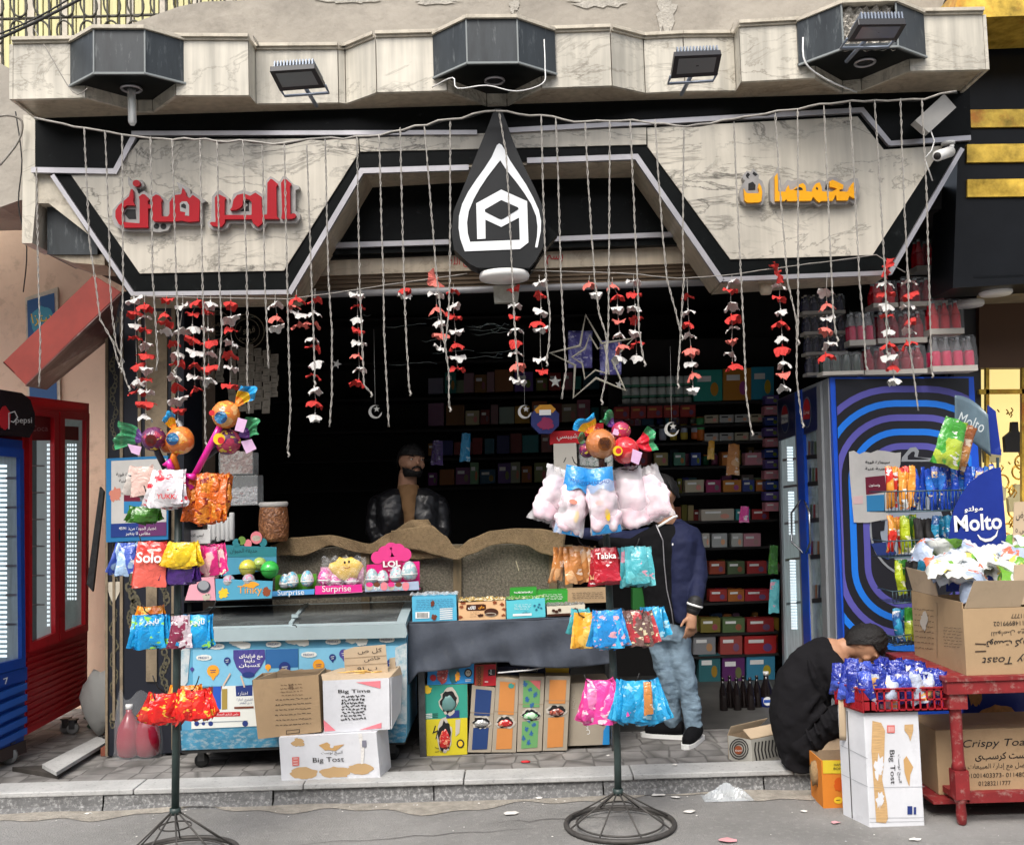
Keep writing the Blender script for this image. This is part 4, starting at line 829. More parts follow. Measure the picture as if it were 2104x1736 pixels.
for k in range(11):lift(dr,mb,[(53,1352+k*13.6-(0)),(175,1312+k*11.4),(175,1318+k*11.4),(53,1359+k*13.6)],mat('grille_red',(.36,.008,.012),.45),.003,.012)
mb.build('grille',rc)
mb=MB();dr.ell(mb,112,1100,2,14,M_ink,.037);lift(dr,mb,[(50,840),(175,850),(175,842),(50,832)],M_rpaint,.004,.03);mb.build('hinge_strip',rc)
castor(rc,G(222,1503,PZ)-Vector((.3,0,0)),.04);castor(rc,G(150,1508,PZ),.04)
# advertising panel, door column, things at the left of the opening
YC=6.66;d=DF(YC)
ap=thing('tobacco_poster','blue and white poster board with a maroon pack and Arabic lines beside the candy stand','poster',W(281,1112,YC-.06));d=DF(YC-.06)
M_poster=mat('poster_grey',(.50,.49,.47),.5,var=.1,vs=4)
mb=MB();mb.prism([W(218,942,YC-.06),W(345,936,YC-.06),W(345,1108,YC-.06),W(218,1114,YC-.06)],(0,.02,0),mat('poster_azure',(.02,.16,.36),.4));
d.poly(mb,[(229,947),(342,942),(342,1074),(229,1078)],M_poster);d.poly(mb,[(228,1076),(342,1072),(342,1100),(228,1104)],mat('poster_navy',(.015,.04,.20),.4),.003);d.poly(mb,[(285,1074),(342,1072),(342,1100),(285,1102)],mat('poster_plum',(.12,.03,.12),.4),.004)
d.poly(mb,[(255,998),(292,996),(292,1030),(255,1030)],mat('pack_maroon',(.14,.01,.03),.4),.004);d.poly(mb,[(255,1030),(292,1030),(292,1052),(255,1055)],mat('pack_azure',(.03,.2,.42),.4),.004)
blob(d,mb,238,1016,12,14,mat('poster_coral',(.55,.2,.14),.5),.003,4)
d.text(mb,'سيجارة قوية',262,975,46,None,M_ink,.004);d.text(mb,'تجربة غنية',264,988,38,None,M_ink,.004);d.text(mb,'اختيار الجودة منذ 1954',283,1086,76,None,M_pwhite,.006);d.text(mb,'مقاس لا يتغير',284,1096,50,None,M_pwhite,.006)
mb.build('board',ap)
cl=thing('door_column','black column with gold arabesque relief and tan strips at the edge of the shop opening','column',W(300,1550,YC));d=DF(YC)
M_tan=mat('aged_tan_frame',(.22,.17,.11),.7,var=.3,vs=8,dirt_or_sheen=(.08,.06,.04),ds=9,da=.4);M_arab=mat('arabesque_gold',(.10,.088,.055),.55,var=.4,vs=30)
M_bcol=mat('column_black',(.012,.014,.022),.4)
mb=MB();mb.prism([W(216,600,YC),W(378,596,YC),W(378,1545,YC),W(218,1553,YC)],(0,.4,0),M_bcol);mb.build('shaft',cl)
mb=MB()
for(a,b,y0,y1)in((216,221,620,1553),(246,252,640,1500),(283,289,620,1180),(298,343,640,1070),(352,360,620,1540),(300,322,1170,1400),(231,236,1180,1480)):mb.prism([W(a,y0,YC-.012),W(b,y0,YC-.012),W(b,y1,YC-.012),W(a,y1,YC-.012)],(0,.011,0),M_tan)
mb.build('strip',cl)
mb=MB();q=random.Random(8)
for(x0,x1,y0,y1)in((224,245,1120,1500),(256,290,1160,1300),(224,245,640,930),(326,350,1150,1500)):
 for k in range(int((y1-y0)/9)):
  cx=(x0+x1)/2+math.sin(k*.9)*(x1-x0)*.2;cy=y0+k*9;r_=q.uniform(.15,.33)*(x1-x0)
  d.ring(mb,[(cx+r_*math.cos(t),cy+r_*1.3*math.sin(t))for t in[i*.7+k for i in range(8)]],[(cx+r_*.5*math.cos(t),cy+r_*.7*math.sin(t))for t in[i*.7+k for i in range(8)]],M_arab,.004)
mb.build('arabesque_relief',cl)
mb=MB();d.poly(mb,[(218,1196),(250,1194),(248,1212),(238,1234),(232,1238),(226,1224)],M_cap,.006);d.poly(mb,[(300,1195),(323,1194),(323,1240),(302,1242)],M_cap,.006);mb.build('marble_inlay',cl)
for i,(x,y0,y1)in enumerate([(432,700,772),(452,716,786),(478,712,838),(497,716,846),(514,708,850),(531,716,842),(548,720,850),(563,728,816),(420,744,800),(395,725,790)]):
 mb=MB();d=DF(6.95+.01*(i%3));n=8
 for k in range(n):
  ya,yb=y0+(y1-y0)*k/n,y0+(y1-y0)*(k+.93)/n;j=math.sin(k*1.7+i)*2
  d.poly(mb,[(x-8+j,ya),(x+8+j,ya-1),(x+8+j,yb),(x-8+j,yb+1)],mat('receipt_paper',(.20,.18,.145),.8,var=.3,vs=30),.002*(k%2))
  d.line(mb,[(x-5+j,ya+4),(x+5+j,ya+4)],.8,M_ink,.005)
 tag(mb.build('paper_strip',None),'strip of yellowed paper labels hanging in the shop behind the garlands','paper strip','paper strips hung in the shop')
for(x,y,r_,lb)in((508,681,36,'larger round stencil with Arabic letters on the shop glass'),(445,668,30,'smaller round stencil half hidden behind the red garland')):
 mb=MB();d=DF(6.93);m_=mat('stencil_tan',(.20,.17,.12),.8);
 for(ra,rb_)in((1,.95),(.72,.69)):
  d.ring(mb,[(x+r_*ra*math.cos(t),y+r_*ra*math.sin(t))for t in[i*.2618 for i in range(24)]],[(x+r_*rb_*math.cos(t),y+r_*rb_*math.sin(t))for t in[i*.2618 for i in range(24)]],m_)
 d.text(mb,'العزالى',x,y-r_*.82,r_*1.0,r_*.2,m_,.003);d.text(mb,'قهوة',x,y-2,r_*.9,r_*.5,m_,.003);d.text(mb,'بن محوج',x,y+r_*.45,r_*.9,None,m_,.003);tag(mb.build('round_stencil',None),lb,'stencil')
tub(449,930,520,977,6.9,'clear tub of pinkish wrapped sweets, the upper one beside the dark doorway',cm=wrap('tub_pink',(.40,.22,.18),(.55,.45,.40),(.2,.08,.06),30),fill=.92)
tub(452,978,530,1040,6.88,'clear tub of white wrapped sweets, the lower one beside the dark doorway',cm=wrap('tub_white',(.55,.55,.56),(.35,.36,.38),(.3,.08,.08),34),fill=.5)
for i in range(6):
 mb=MB();x=432+i*9;mb.lathe([(.016,0),(.018,.004),(.018,.13+.02*(i%3)),(.015,.14+.02*(i%3))],W(x,1112-(i%2)*3,6.82),mat('napkin_white',(.62,.63,.62),.6),8);tag(mb.build('wafer_roll',None),'white wrapped roll standing behind the teal toy display','roll','white rolls behind the display')
mb=MB();mb.prism([W(376,1090,6.8),W(432,1088,6.8),W(432,1116,6.8),W(376,1118,6.8)],(0,.2,0),M_white);DF(6.8).text(mb,'ايس كريم',404,1100,30,None,M_ink,.004);tag(mb.build('white_box',None),'white box with black scribbled words behind the yellow and purple bags','box')
pn=thing('peanut_bag','tall clear bag of brown peanuts with folded white top','bag',W(563,1108,6.75))
mb=MB();c=W(563,1112,6.75);M_nut=wrap('peanuts',(.20,.075,.025),(.36,.15,.06),(.10,.03,.015),55,rough=.35,bump=1.0)
mb.lathe([(.085,0),(.095,.03),(.098,.12),(.092,.2),(.085,.23)],c,M_nut,22);mb.build('nuts',pn)
mb=MB();mb.lathe([(.088,.225),(.094,.235),(.096,.25),(.085,.258)],c,mat('bag_top',(.55,.53,.50),.4,bump=.8,bs=30),22);mb.build('folded_top',pn)
# chest freezer
YF=6.28;d=DF(YF)
fz=thing('chest_freezer','blue ice cream chest freezer with sliding glass lids and printed cloud graphics','freezer',W(600,1545,YF))
M_fgrey=mat('freezer_rim',(.34,.42,.44),.35,var=.06,vs=6);M_fsky=mat('graphic_sky',(.10,.33,.50),.35,var=.2,vs=2.5,dirt_or_sheen=(.05,.20,.36),ds=4,da=.3)
M_fscuff=mat('scuffed_blue',(.04,.20,.32),.6,var=.3,vs=9,dirt_or_sheen=(.38,.42,.42),ds=24,da=.55,stretch=(1,1,2))
hb=W(600,1237,YF+.62);
TLr=W(372,1316,YF);TRr=W(834,1305,YF)
mb=MB();mb.prism([W(371,1318,YF),W(834,1305,YF),W(836,1512,YF),W(832,1524,YF),W(374,1541,YF)],(0,.66,0),M_fsky);mb.build('cabinet',fz,bevel=.012)
mb=MB();lift(d,mb,[(372,1500),(835,1486),(835,1512),(830,1524),(374,1540)],M_fscuff,.003,.008);lift(d,mb,[(371,1320),(392,1320),(386,1400),(372,1420)],mat('freezer_white_scrape',(.5,.55,.56),.7,dirt_or_sheen=(.1,.3,.4),ds=18,da=.6),.003,.005)
lift(d,mb,[(812,1330),(836,1320),(836,1486),(815,1500)],mat('freezer_white_scrape',(0,0,0)),.003,.005);mb.build('scuffed_base',fz)
mb=MB()
R0=[W(372,1292,YF-.02),W(834,1281,YF-.02)];zf=R0[0].z
lift(d,mb,[(370,1293),(834,1280),(838,1300),(835,1308),(370,1318)],M_fgrey,-.01,.035)
ya,yb_=YF+.02,YF+.56;xa=W(372,1300,YF).x;xb=W(834,1300,YF).x;zF=W(600,1290,YF).z+.008;zB=W(600,1238,yb_).z-.01
def sl(x0,x1,t0,t1,m,e=0.,th=.012):
 def P_(x,t):return Vector((x,ya+(yb_-ya)*t,zF+(zB-zF)*(t**.8)+e))
 n=6
 for k in range(n):
  a,b=t0+(t1-t0)*k/n,t0+(t1-t0)*(k+1)/n;mb.prism([P_(x0,a),P_(x1,a),P_(x1,b),P_(x0,b)],(0,0,-th),m)
sl(xa,xa+.06,0,1,M_fgrey);sl(xb-.06,xb,0,1,M_fgrey);sl(xa+.06,xb-.06,0,.06,M_fgrey);sl(xa+.06,xb-.06,.94,1,M_fgrey);xm=W(608,1270,YF+.2).x;sl(xm-.012,xm+.012,.05,.95,M_fgrey,.012)
mb.prism([Vector((xb,ya,zF-.02)),Vector((xb,ya,zF)),Vector((xb,yb_,zB)),Vector((xb,yb_,zF-.02))],(-.03,0,0),M_fgrey);mb.prism([Vector((xa,ya,zF-.02)),Vector((xa,ya,zF)),Vector((xa,yb_,zB)),Vector((xa,yb_,zF-.02))],(.03,0,0),M_fgrey)
mb.build('rim',fz)
M_lid=mat('lid_glass',(.10,.11,.11),.12,var=.5,vs=3,spec=.9,stretch=(1,3,1))
for(x0,x1,e)in((xa+.06,xm,.002),(xm,xb-.06,.002)):
 mb=MB();sl(x0,x1,.06,.94,M_lid,e,.004);mb.build('glass_lid',fz)
mb=MB();d.line(mb,[(615,1275),(622,1276),(624,1280)],2,M_wire,.2);mb.box((xm-.01,ya+.1,zF+.04),(xm+.03,ya+.12,zF+.06),M_fgrey);mb.build('lid_catch',fz)
def fzp(p):return(361.8+.24849*p[0],1029.7+.24849*p[1])
M_cloud=mat('cloud_print',(.70,.72,.68),.5);M_navy=mat('navy_print',(.02,.04,.18),.4);M_vio=mat('balloon_violet',(.07,.06,.26),.4,var=.15,vs=20);M_or=mat('orange_print',(.80,.34,.03),.4);M_lb=mat('pale_blue_print',(.20,.48,.66),.4,var=.08,vs=6)
mb=MB()
d.poly(mb,[fzp(p)for p in[(140,1225),(1010,1215),(1010,1520),(140,1530)]],M_lb,.003);d.poly(mb,[fzp(p)for p in[(740,1222),(1010,1216),(1010,1370),(740,1380)]],mat('deep_blue_print',(.03,.13,.33),.4),.0045)
d.poly(mb,[fzp(p)for p in[(1018,1215),(1840,1190),(1840,1380),(1018,1400)]],M_lb,.003);mb.build('graphic_panel',fz)
mb=MB()
for(x,y)in((338,1198),(808,1180),(1300,1158),(1745,1142),(232,1290),(1100,1265)):
 X,Y_=fzp((x,y));
 for(dx,rx,ry)in((0,16,5.2),(-9,7,5),(9,7,5),(-2,9,6.2),(4,8,6)):d.ell(mb,X+dx,Y_-dx*.03,rx,ry,M_cloud,.0055+.0002*(dx+9)*.3,n=14)
 d.text(mb,'FRIDAY',X,Y_,22,4.5,M_navy,.009,rot=R(1.5));mb.build('cloud_print',fz);mb=MB()
for(x,y)in((500,1165),(560,1190),(960,1150),(1050,1165),(1450,1140),(1540,1160)):
 X,Y_=fzp((x,y));blob(d,mb,X,Y_,13,8,M_cloud,.005+.0001*(x%7),int(x),j=.2);mb.build('cloud_print',fz);mb=MB()
mb=MB();bx_=[fzp(p)for p in[(475,1228),(735,1222),(740,1300),(700,1370),(640,1440),(560,1440),(500,1370),(475,1300)]]
d.poly(mb,bx_,M_vio,.006);d.ell(mb,*fzp((600,1432)),13,6,M_navy,.007);d.text(mb,'مع فرايداى',*fzp((622,1282)),48,11,M_pwhite,.009,bold=.02);d.text(mb,'دايما',*fzp((610,1318)),22,8,M_pwhite,.009,bold=.02);d.text(mb,'كسبان',*fzp((612,1355)),44,9,M_pwhite,.009,bold=.02)
for k in range(5):d.line(mb,[fzp((505+k*48,1228)),fzp((522+k*38,1260))],.8,M_navy,.007)
mb.build('balloon_print',fz)
for(x,y,r_,m_)in((308,1400,12.5,M_or),(762,1368,6,M_or),(1180,1352,12,M_or),(425,1315,7,M_navy),(1295,1288,7,M_navy),(900,1372,12,M_navy),(1390,1260,10,M_vio),(1780,1340,10,M_navy),(135,1385,4,M_vio)):
 mb=MB();X,Y_=fzp((x,y));d.ell(mb,X,Y_,r_,r_,m_,.0062);d.poly(mb,[(X-r_*.5,Y_+r_*.7),(X+r_*.5,Y_+r_*.7),(X+r_*.1,Y_+r_*1.5),(X-r_*.1,Y_+r_*1.5)],m_,.0061)
 if r_>6:d.line(mb,[(X-r_*.5,Y_-1),(X+r_*.5,Y_-2)],1.2,M_navy if m_ is M_or else M_cloud,.008);d.line(mb,[(X-r_*.4,Y_+3),(X+r_*.4,Y_+2)],1.0,M_navy if m_ is M_or else M_cloud,.008)
 mb.build('balloon_print',fz)
mb=MB();g2=lambda a:(208.7+a[0]*.24849,1085.4+a[1]*.24849)
d.poly(mb,[g2(p)for p in[(745,1395),(1000,1300),(1420,1290),(1420,1625),(745,1655)]],M_cloud,.006)
d.poly(mb,[g2(p)for p in[(785,1320),(1000,1300),(960,1500),(900,1510),(800,1440)]],mat('choc_print',(.16,.04,.02),.4),.007);d.poly(mb,[g2(p)for p in[(925,1305),(990,1302),(990,1490),(920,1500)]],M_pblue,.008);d.poly(mb,[g2(p)for p in[(998,1325),(1042,1322),(1042,1490),(998,1495)]],mat('ochre_print',(.35,.25,.06),.4),.008)
d.ell(mb,*g2((820,1345)),7,4,M_pwhite,.009);d.ell(mb,*g2((880,1330)),6,3,M_pwhite,.009)
d.poly(mb,[g2(p)for p in[(1110,1300),(1250,1290),(1250,1380),(1115,1385)]],M_navy,.007);d.text(mb,'اختاره',*g2((1172,1362)),20,None,M_pwhite,.009);d.text(mb,'اشترى اجازة',*g2((1185,1412)),32,None,M_navy,.009);d.text(mb,'فى الطعام',*g2((1195,1442)),24,None,M_navy,.009)
d.line(mb,[g2((1100,1480)),g2((1260,1474))],4,mat('choc_print',(0,0,0)),.009);d.poly(mb,[g2(p)for p in[(840,1520),(1148,1512),(1148,1548),(840,1556)]],M_pred,.008);d.text(mb,'خاص لشارى المستقبل وبسهولة',*g2((995,1533)),70,6,M_pwhite,.010)
for(x,r_)in((845,3.5),(905,5),(1190,6),(790,5)):d.ell(mb,*g2((x,1610)),r_,r_,M_navy,.0075)
d.line(mb,[g2((780,1612)),g2((870,1600)),g2((930,1598)),g2((1210,1588))],2.2,mat('grey_print',(.3,.33,.35),.5),.007)
for(a,b)in(((1010,1295),(1068,1195)),((1155,1215),(1185,1310)),((900,1470),(940,1410))):d.line(mb,[g2(a),g2(b)],3.2,mat('stick_print',(.62,.45,.33),.5),.0095)
mb.build('advert_print',fz)
for(x,y)in((412,1578),(806,1562),(470,1560)):castor(fz,G(x,y,PZ)+Vector((0,.03 if x!=470 else.4,0)),.042,M_wire)
mb=MB();mb.prism([W(374,1541,YF),W(832,1524,YF),W(832,1528,YF),W(374,1548,YF)],(0,.6,0),M_wire);mb.build('chassis',fz)
sb=thing('display_board','black board across the back of the freezer carrying toy egg boxes','shelf',W(620,1238,YF+.26));YB_=YF+.26
mb=MB();mb.prism([W(378,1226,YB_),W(862,1212,YB_),W(862,1222,YB_),W(378,1238,YB_)],(0,.22,0),mat('black_board',(.02,.02,.02),.4,var=.3,vs=10));
for x in(385,850):mb.prism([W(x,1236,YB_+.02),W(x+8,1236,YB_+.02),W(x+8,1300,YB_+.02),W(x,1300,YB_+.02)],(0,.02,0),M_black)
mb.build('board',sb)
# cartons: helper
def paperboard(name,c):return mat(name,c,.75,var=.10,vs=3.5,dirt_or_sheen=tuple(x*.7 for x in c),ds=6,da=.25,bump=.15,bs=12)
M_kraft=paperboard('kraft_board',(.40,.275,.155));M_kraft2=paperboard('kraft_light',(.52,.40,.27));M_wbox=paperboard('white_board',(.66,.67,.70));M_kin=paperboard('kraft_inside',(.30,.22,.14))
def quadbox(t,q,Y,dep,m,nm='body',open_top=False,side=None,bevel=.002):
 mb=MB()
 if not open_top:mb.prism([W(x,y,Y)for x,y in q],(0,dep,0),m,side)
 else:
  F=[W(x,y,Y)for x,y in q];Bk=[p+Vector((0,dep,0))for p in F];th=.005
  mb.prism(F,(0,th,0),m)
  mb.prism([p-Vector((0,th,0))for p in Bk],(0,th,0),M_kin)
  mb.prism([F[0]+Vector((0,th,0)),F[3]+Vector((0,th,0)),Bk[3]-Vector((0,th,0)),Bk[0]-Vector((0,th,0))],(th,0,0),side or m)
  mb.prism([F[1]+Vector((0,th,0)),F[2]+Vector((0,th,0)),Bk[2]-Vector((0,th,0)),Bk[1]-Vector((0,th,0))],(-th,0,0),side or m)
  mb.prism([F[3]+Vector((th,th,.001)),F[2]+Vector((-th,th,.001)),Bk[2]+Vector((-th,-th,.001)),Bk[3]+Vector((th,-th,.001))],(0,0,.004),M_kin)
 return mb.build(nm,t,bevel=bevel)
def scrib(d,mb,x0,y0,x1,y1,rows,m,seed=1,th=.9,e=.004,slope=-.03):
 """small print as broken wavy strokes"""
 q=random.Random(seed)
 for r_ in range(rows):
  y=y0+(y1-y0)*(r_+.5)/rows;x=x0+q.uniform(0,4)
  while x<x1-3:
   L_=q.uniform(3,9);L_=min(L_,x1-x);pts=[(x+L_*k/4,y+slope*(x-x0)+q.uniform(-1,1)*th)for k in range(5)]
   d.line(mb,pts,th,m,e);x+=L_+q.uniform(1,3)
   # three stacked cartons before the freezer
c1=thing('big_carton','white toast carton lying at the kerb edge, bottom of the stack before the freezer','carton',W(686,1606,5.95));Yc=5.95;d=DF(Yc)
q1=[(573,1515),(762,1504),(771,1601),(579,1610)]
quadbox(c1,q1,Yc,.26,M_wbox)
mb=MB();M_brick=mat('brown_patch',(.50,.33,.16),.7);
blob(d,mb,625,1588,28,12,M_brick,.002,3,j=.15);blob(d,mb,690,1586,32,11,M_brick,.0025,4,j=.15);blob(d,mb,740,1579,26,11,M_brick,.003,6,j=.15);blob(d,mb,612,1526,12,8,M_brick,.002,5,j=.4)
d.poly(mb,[(600,1555),(615,1554),(615,1572),(601,1573)],mat('stamp_red',(.62,.16,.14),.6),.003)
for y in(1558,1564,1569):d.line(mb,[(603,y),(612,y-.4)],1,M_pwhite,.005)
d.poly(mb,[(655,1530),(672,1524),(683,1532),(708,1528),(690,1542),(675,1540),(668,1541)],mat('gold_print',(.55,.33,.13),.6),.003);d.ell(mb,682,1532,4,4,M_wbox,.004)
d.text(mb,'Big Tost',675,1561,64,13,M_ink,.005,rot=R(2.2));d.text(mb,'البيج توست',682,1546,44,9,M_ink,.005,rot=R(2));d.poly(mb,[(736,1506),(744,1506),(749,1540),(747,1568),(742,1569),(742,1540)],mat('tape',(.75,.73,.70),.25,bump=.6),.004)
d.rect(mb,744,1520,753,1534,mat('barcode_grey',(.2,.2,.25),.6),.005);mb.build('print',c1)
mb=MB();B0=W(771,1601,Yc);mb.prism([W(762,1504,Yc),B0,B0+Vector((.03,.26,0)),W(762,1504,Yc)+Vector((.03,.26,0))],(.03,0,0),M_wbox,M_wbox);mb.build('side_flap',c1)
c2=thing('small_carton','open brown snack carton with torn rim and small dark print before the freezer','carton',W(590,1512,6.0));Y2=5.99;d=DF(Y2)
quadbox(c2,[(518,1397),(654,1386),(660,1503),(530,1518)],Y2,.24,M_kraft,open_top=True)
mb=MB();tp=[(566,1382),(580,1372),(600,1378),(620,1374),(640,1380),(665,1373),(680,1376),(676,1440),(560,1440)]
mb.prism([W(x,y,Y2+.235)for x,y in tp],(0,.004,0),M_kin);mb.prism([W(518,1397,Y2),W(566,1380,Y2+.235),W(566,1420,Y2+.235),W(519,1410,Y2)],(.004,0,0),M_kraft2)
mb.build('torn_flap',c2)
mb=MB();M_stk=mat('pretzel_sticks',(.62,.42,.16),.7,var=.3,vs=40);q=random.Random(4)
for k in range(60):
 x=q.uniform(548,645);yy=q.uniform(.03,.2);p=W(x,1398-.06*(x-548)-yy*20,Y2+yy)-Vector((0,0,.012));a=q.uniform(-.4,.4);mb.tube([p-Vector((.02*math.cos(a),.01*math.sin(a),0)),p+Vector((.02*math.cos(a),.01,.006))],.004,M_stk,5)
tag(mb.build('snack_filling',None),'pale yellow snack sticks filling the open brown carton','snack',kind='stuff')
mb=MB();scrib(d,mb,565,1432,640,1495,6,M_ink,3,1.0,.003,-.06);d.text(mb,'PANE',598,1410,9,12,mat('brown_ink',(.12,.07,.04),.8),.003);scrib(d,mb,575,1404,622,1432,4,mat('brown_ink',(0,0,0)),9,.9,.003,-.06)
fr_=[(588,1500),(616,1497),(616,1505),(588,1508)];d.ring(mb,fr_,[(589.2,1501),(614.8,1498.2),(614.8,1503.8),(589.2,1506.8)],M_ink,.003);mb.build('print',c2)
c3=thing('white_carton','open white carton with pink corner triangles and black writing before the freezer','carton',W(740,1502,6.0));d=DF(5.985)
quadbox(c3,[(663,1398),(800,1392),(801,1498),(666,1506)],5.985,.30,M_wbox,open_top=True)
M_pkp=mat('pink_triangle',(.78,.22,.26),.6)
mb=MB();d.poly(mb,[(731,1401),(782,1398),(782,1414)],M_pkp,.003);d.poly(mb,[(665,1478),(690,1500),(667,1502)],M_pkp,.003);d.poly(mb,[(738,1499),(784,1484),(784,1495)],M_pkp,.003)
d.text(mb,'Big Time',728,1420,66,9,M_ink,.004,rot=R(1.5),bold=.01);scrib(d,mb,700,1428,752,1480,8,M_ink,12,1.9,.004,-.05)
mb.build('print',c3)
mb=MB();s0=W(800,1392,5.985);s1=W(801,1498,5.985);mb.prism([s0+Vector((.006,.002,0)),s1+Vector((.006,.002,0)),W(822,1460,6.25),W(826,1385,6.25)],(.004,0,0),M_wbox);mb.prism([W(663,1398,5.985),W(800,1392,5.985),W(826,1385,6.2),W(822,1368,6.2),W(700,1372,6.2),W(660,1385,6.0)],(0,.004,0),M_kraft2);mb.build('side_panel',c3)
mb=MB();M_pas=mat('yellow_sticks',(.75,.48,.14),.6,var=.3,vs=20)
for k in range(40):
 x=q.uniform(690,770);p=W(x,1383+q.uniform(-4,6),5.99+q.uniform(.03,.22));mb.tube([p,p+Vector((.09,q.uniform(-.01,.01),q.uniform(-.006,.008)))],.004,M_pas,5)
tag(mb.build('stick_filling',None),'long yellow bread sticks laid over the open white carton','snack',kind='stuff')
ps=thing('price_card','torn cardboard price card with handwritten Arabic standing in the white carton','card',W(752,1385,6.1));d=DF(6.08)
mb=MB();mb.prism([W(x,y,6.08)for x,y in[(706,1336),(728,1329),(792,1324),(798,1384),(716,1390),(708,1370)]],(0,.006,0),M_kraft2);d.line(mb,[(708,1352),(794,1346)],1,M_kin,.003);d.line(mb,[(708,1367),(796,1362)],1,M_kin,.003);mb.build('card',ps)
mb=MB();d.text(mb,'كل ص',760,1337,50,11,M_ink,.004,rot=R(4));d.text(mb,'خاص',765,1353,34,10,M_ink,.004,rot=R(8));d.text(mb,'ب ١٩',755,1374,40,12,M_ink,.004,rot=R(6));mb.build('handwriting',ps)
mb=MB();mb.prism([W(800,1352,6.15),W(812,1350,6.15),W(814,1392,6.15),W(800,1392,6.15)],(0,.005,0),M_kraft2);mb.build('tab',ps)
# bread counter with burlap
YK=6.88;d=DF(YK)
ct=thing('burlap_counter','pebble faced counter with wooden posts draped in brown burlap','counter',W(870,1300,YK))
M_peb=mat('pebble_panel',(.13,.115,.085),.9,var=.5,vs=60,bump=1.0,bs=110,dirt_or_sheen=(.30,.27,.21),ds=75,da=.6);M_post=mat('old_wood',(.15,.11,.06),.7,var=.35,vs=9,stretch=(3,1,.6))
mb=MB();mb.prism([W(560,1140,YK),W(700,1122,YK),W(860,1120,YK),W(1160,1118,YK),W(1160,1245,YK),W(560,1262,YK)],(0,.12,0),M_peb);mb.build('panel',ct)
for x in(742,931,1128,1160):
 mb=MB();mb.prism([W(x,1120,YK-.03),W(x+17,1119,YK-.03),W(x+17,1240,YK-.03),W(x,1241,YK-.03)],(0,.028,0),M_post);mb.build('post',ct)
M_burl=mat('burlap',(.25,.175,.095),.95,var=.22,vs=7,bump=1.0,bs=150,dirt_or_sheen=(.13,.09,.045),ds=60,da=.5)
def cloth(nm,t,top,bot,Yf,m,amp=.02,fold=7,nu=60,nv=14,**k):
 """hanging cloth between two picture polylines"""
 def ev(L_,u):
  x0,x1=L_[0][0],L_[-1][0];x=x0+(x1-x0)*u
  for i in range(len(L_)-1):
   if x<=L_[i+1][0]+1e-6:
    t_=(x-L_[i][0])/(L_[i+1][0]-L_[i][0]);t_=t_*t_*(3-2*t_)*.6+t_*.4;return(x,L_[i][1]+(L_[i+1][1]-L_[i][1])*t_)
  return L_[-1]
 mb=MB()
 def fn(u,v):
  a=ev(bot,u);b=ev(top,u);x=a[0]+(b[0]-a[0])*v;y=a[1]+(b[1]-a[1])*v
  return W(x,y,Yf+amp*(math.sin(u*fold*6.28+v*2)*.6+math.sin(u*fold*2.3*6.28+1+v*3)*.4)*(1-.5*v)+k.get('lean',0)*v)
 mb.grid(fn,nu,nv,m);return mb.build(nm,t,solid=.004)
cloth('burlap_sheet',ct,[(556,1120),(600,1104),(680,1099),(760,1117),(800,1095),(846,1068),(880,1067),(885,1075),(931,1130)][:8],[(556,1140),(622,1142),(680,1120),(735,1135),(762,1138),(800,1118),(850,1085),(885,1080)],YK-.07,M_burl,.016,4)
cloth('burlap_sheet',ct,[(804,1090),(860,1082),(885,1078),(915,1100),(938,1128),(970,1105),(1010,1090),(1060,1085),(1110,1086),(1163,1095)],[(804,1124),(860,1130),(900,1142),(938,1150),(970,1138),(1010,1120),(1040,1116),(1080,1120),(1115,1138),(1155,1146)],YK-.10,M_burl,.014,5)
cloth('burlap_sheet',ct,[(806,1096),(850,1086),(905,1100)],[(806,1135),(850,1150),(905,1146)],YK-.06,M_burl,.01,2,nu=20)
mb=MB();d.line(mb,[(717,1137),(733,1160),(740,1182),(738,1198)],1.2,mat('thread',(.55,.48,.33),.8),.13);d.line(mb,[(1060,1150),(1066,1170)],1.4,mat('thread',(0,0,0)),.11);mb.build('loose_thread',ct)
# table with grey cloth
YT=6.42;zt=W(900,1277,YT).z
tb=thing('display_table','low trestle table under the grey cloth beside the freezer','table',(W(1050,1500,YT).x,YT+.3,PZ))
xa_,xb_=W(846,1300,YT).x,W(1250,1300,YT).x
mb=MB();mb.box((xa_+.01,YT+.012,zt-.04),(xb_+.12,YT+.42,zt-.006),M_post);mb.build('tabletop',tb)
for(x,y)in((xa_+.05,YT+.05),(xb_+.02,YT+.05),(xa_+.05,YT+.38),(xb_+.02,YT+.38)):
 mb=MB();mb.box((x-.02,y-.02,PZ),(x+.02,y+.02,zt-.041),M_steel);mb.build('leg',tb)
M_gcl=mat('grey_cloth',(.055,.065,.085),.85,var=.14,vs=5,bump=1.0,bs=9,dirt_or_sheen=(.075,.085,.10),ds=14,da=.3)
q_=thing('table_cloth','slate grey cloth draped over the low table beside the freezer','tablecloth',W(1050,1375,YT))
mb=MB()
def tc_fn(u,v):
 x=838+(1262-838)*u;yt=1279-.03*(x-838)+1;L_=96 if u>.05 else 110+(0.05-u)*400
 yb=1376-.028*(x-838)+5*math.sin(u*9+1)-(6 if.3<u<.5 else 0)+(28*max(0,(.05-u)/.05));y=yb+(yt-yb)*v
 fold=.028*math.sin(u*23+math.sin(v*3)*1.2)*(1-v)+.012*math.sin(u*51+v*4)*(1-v)**.7+.006*math.sin(u*12-v*9)
 return W(x,y,YT-.012-fold-.02*(1-v))
mb.grid(tc_fn,110,24,M_gcl)
mb.build('front_drop',q_,solid=.003)
mb=MB();mb.grid(lambda u,v:(xa_-.02+(xb_+.16-xa_)*u,YT-.012+.46*v,zt+.001*math.sin(u*30+v*9)),20,6,M_gcl);mb.build('top',q_,solid=.003)
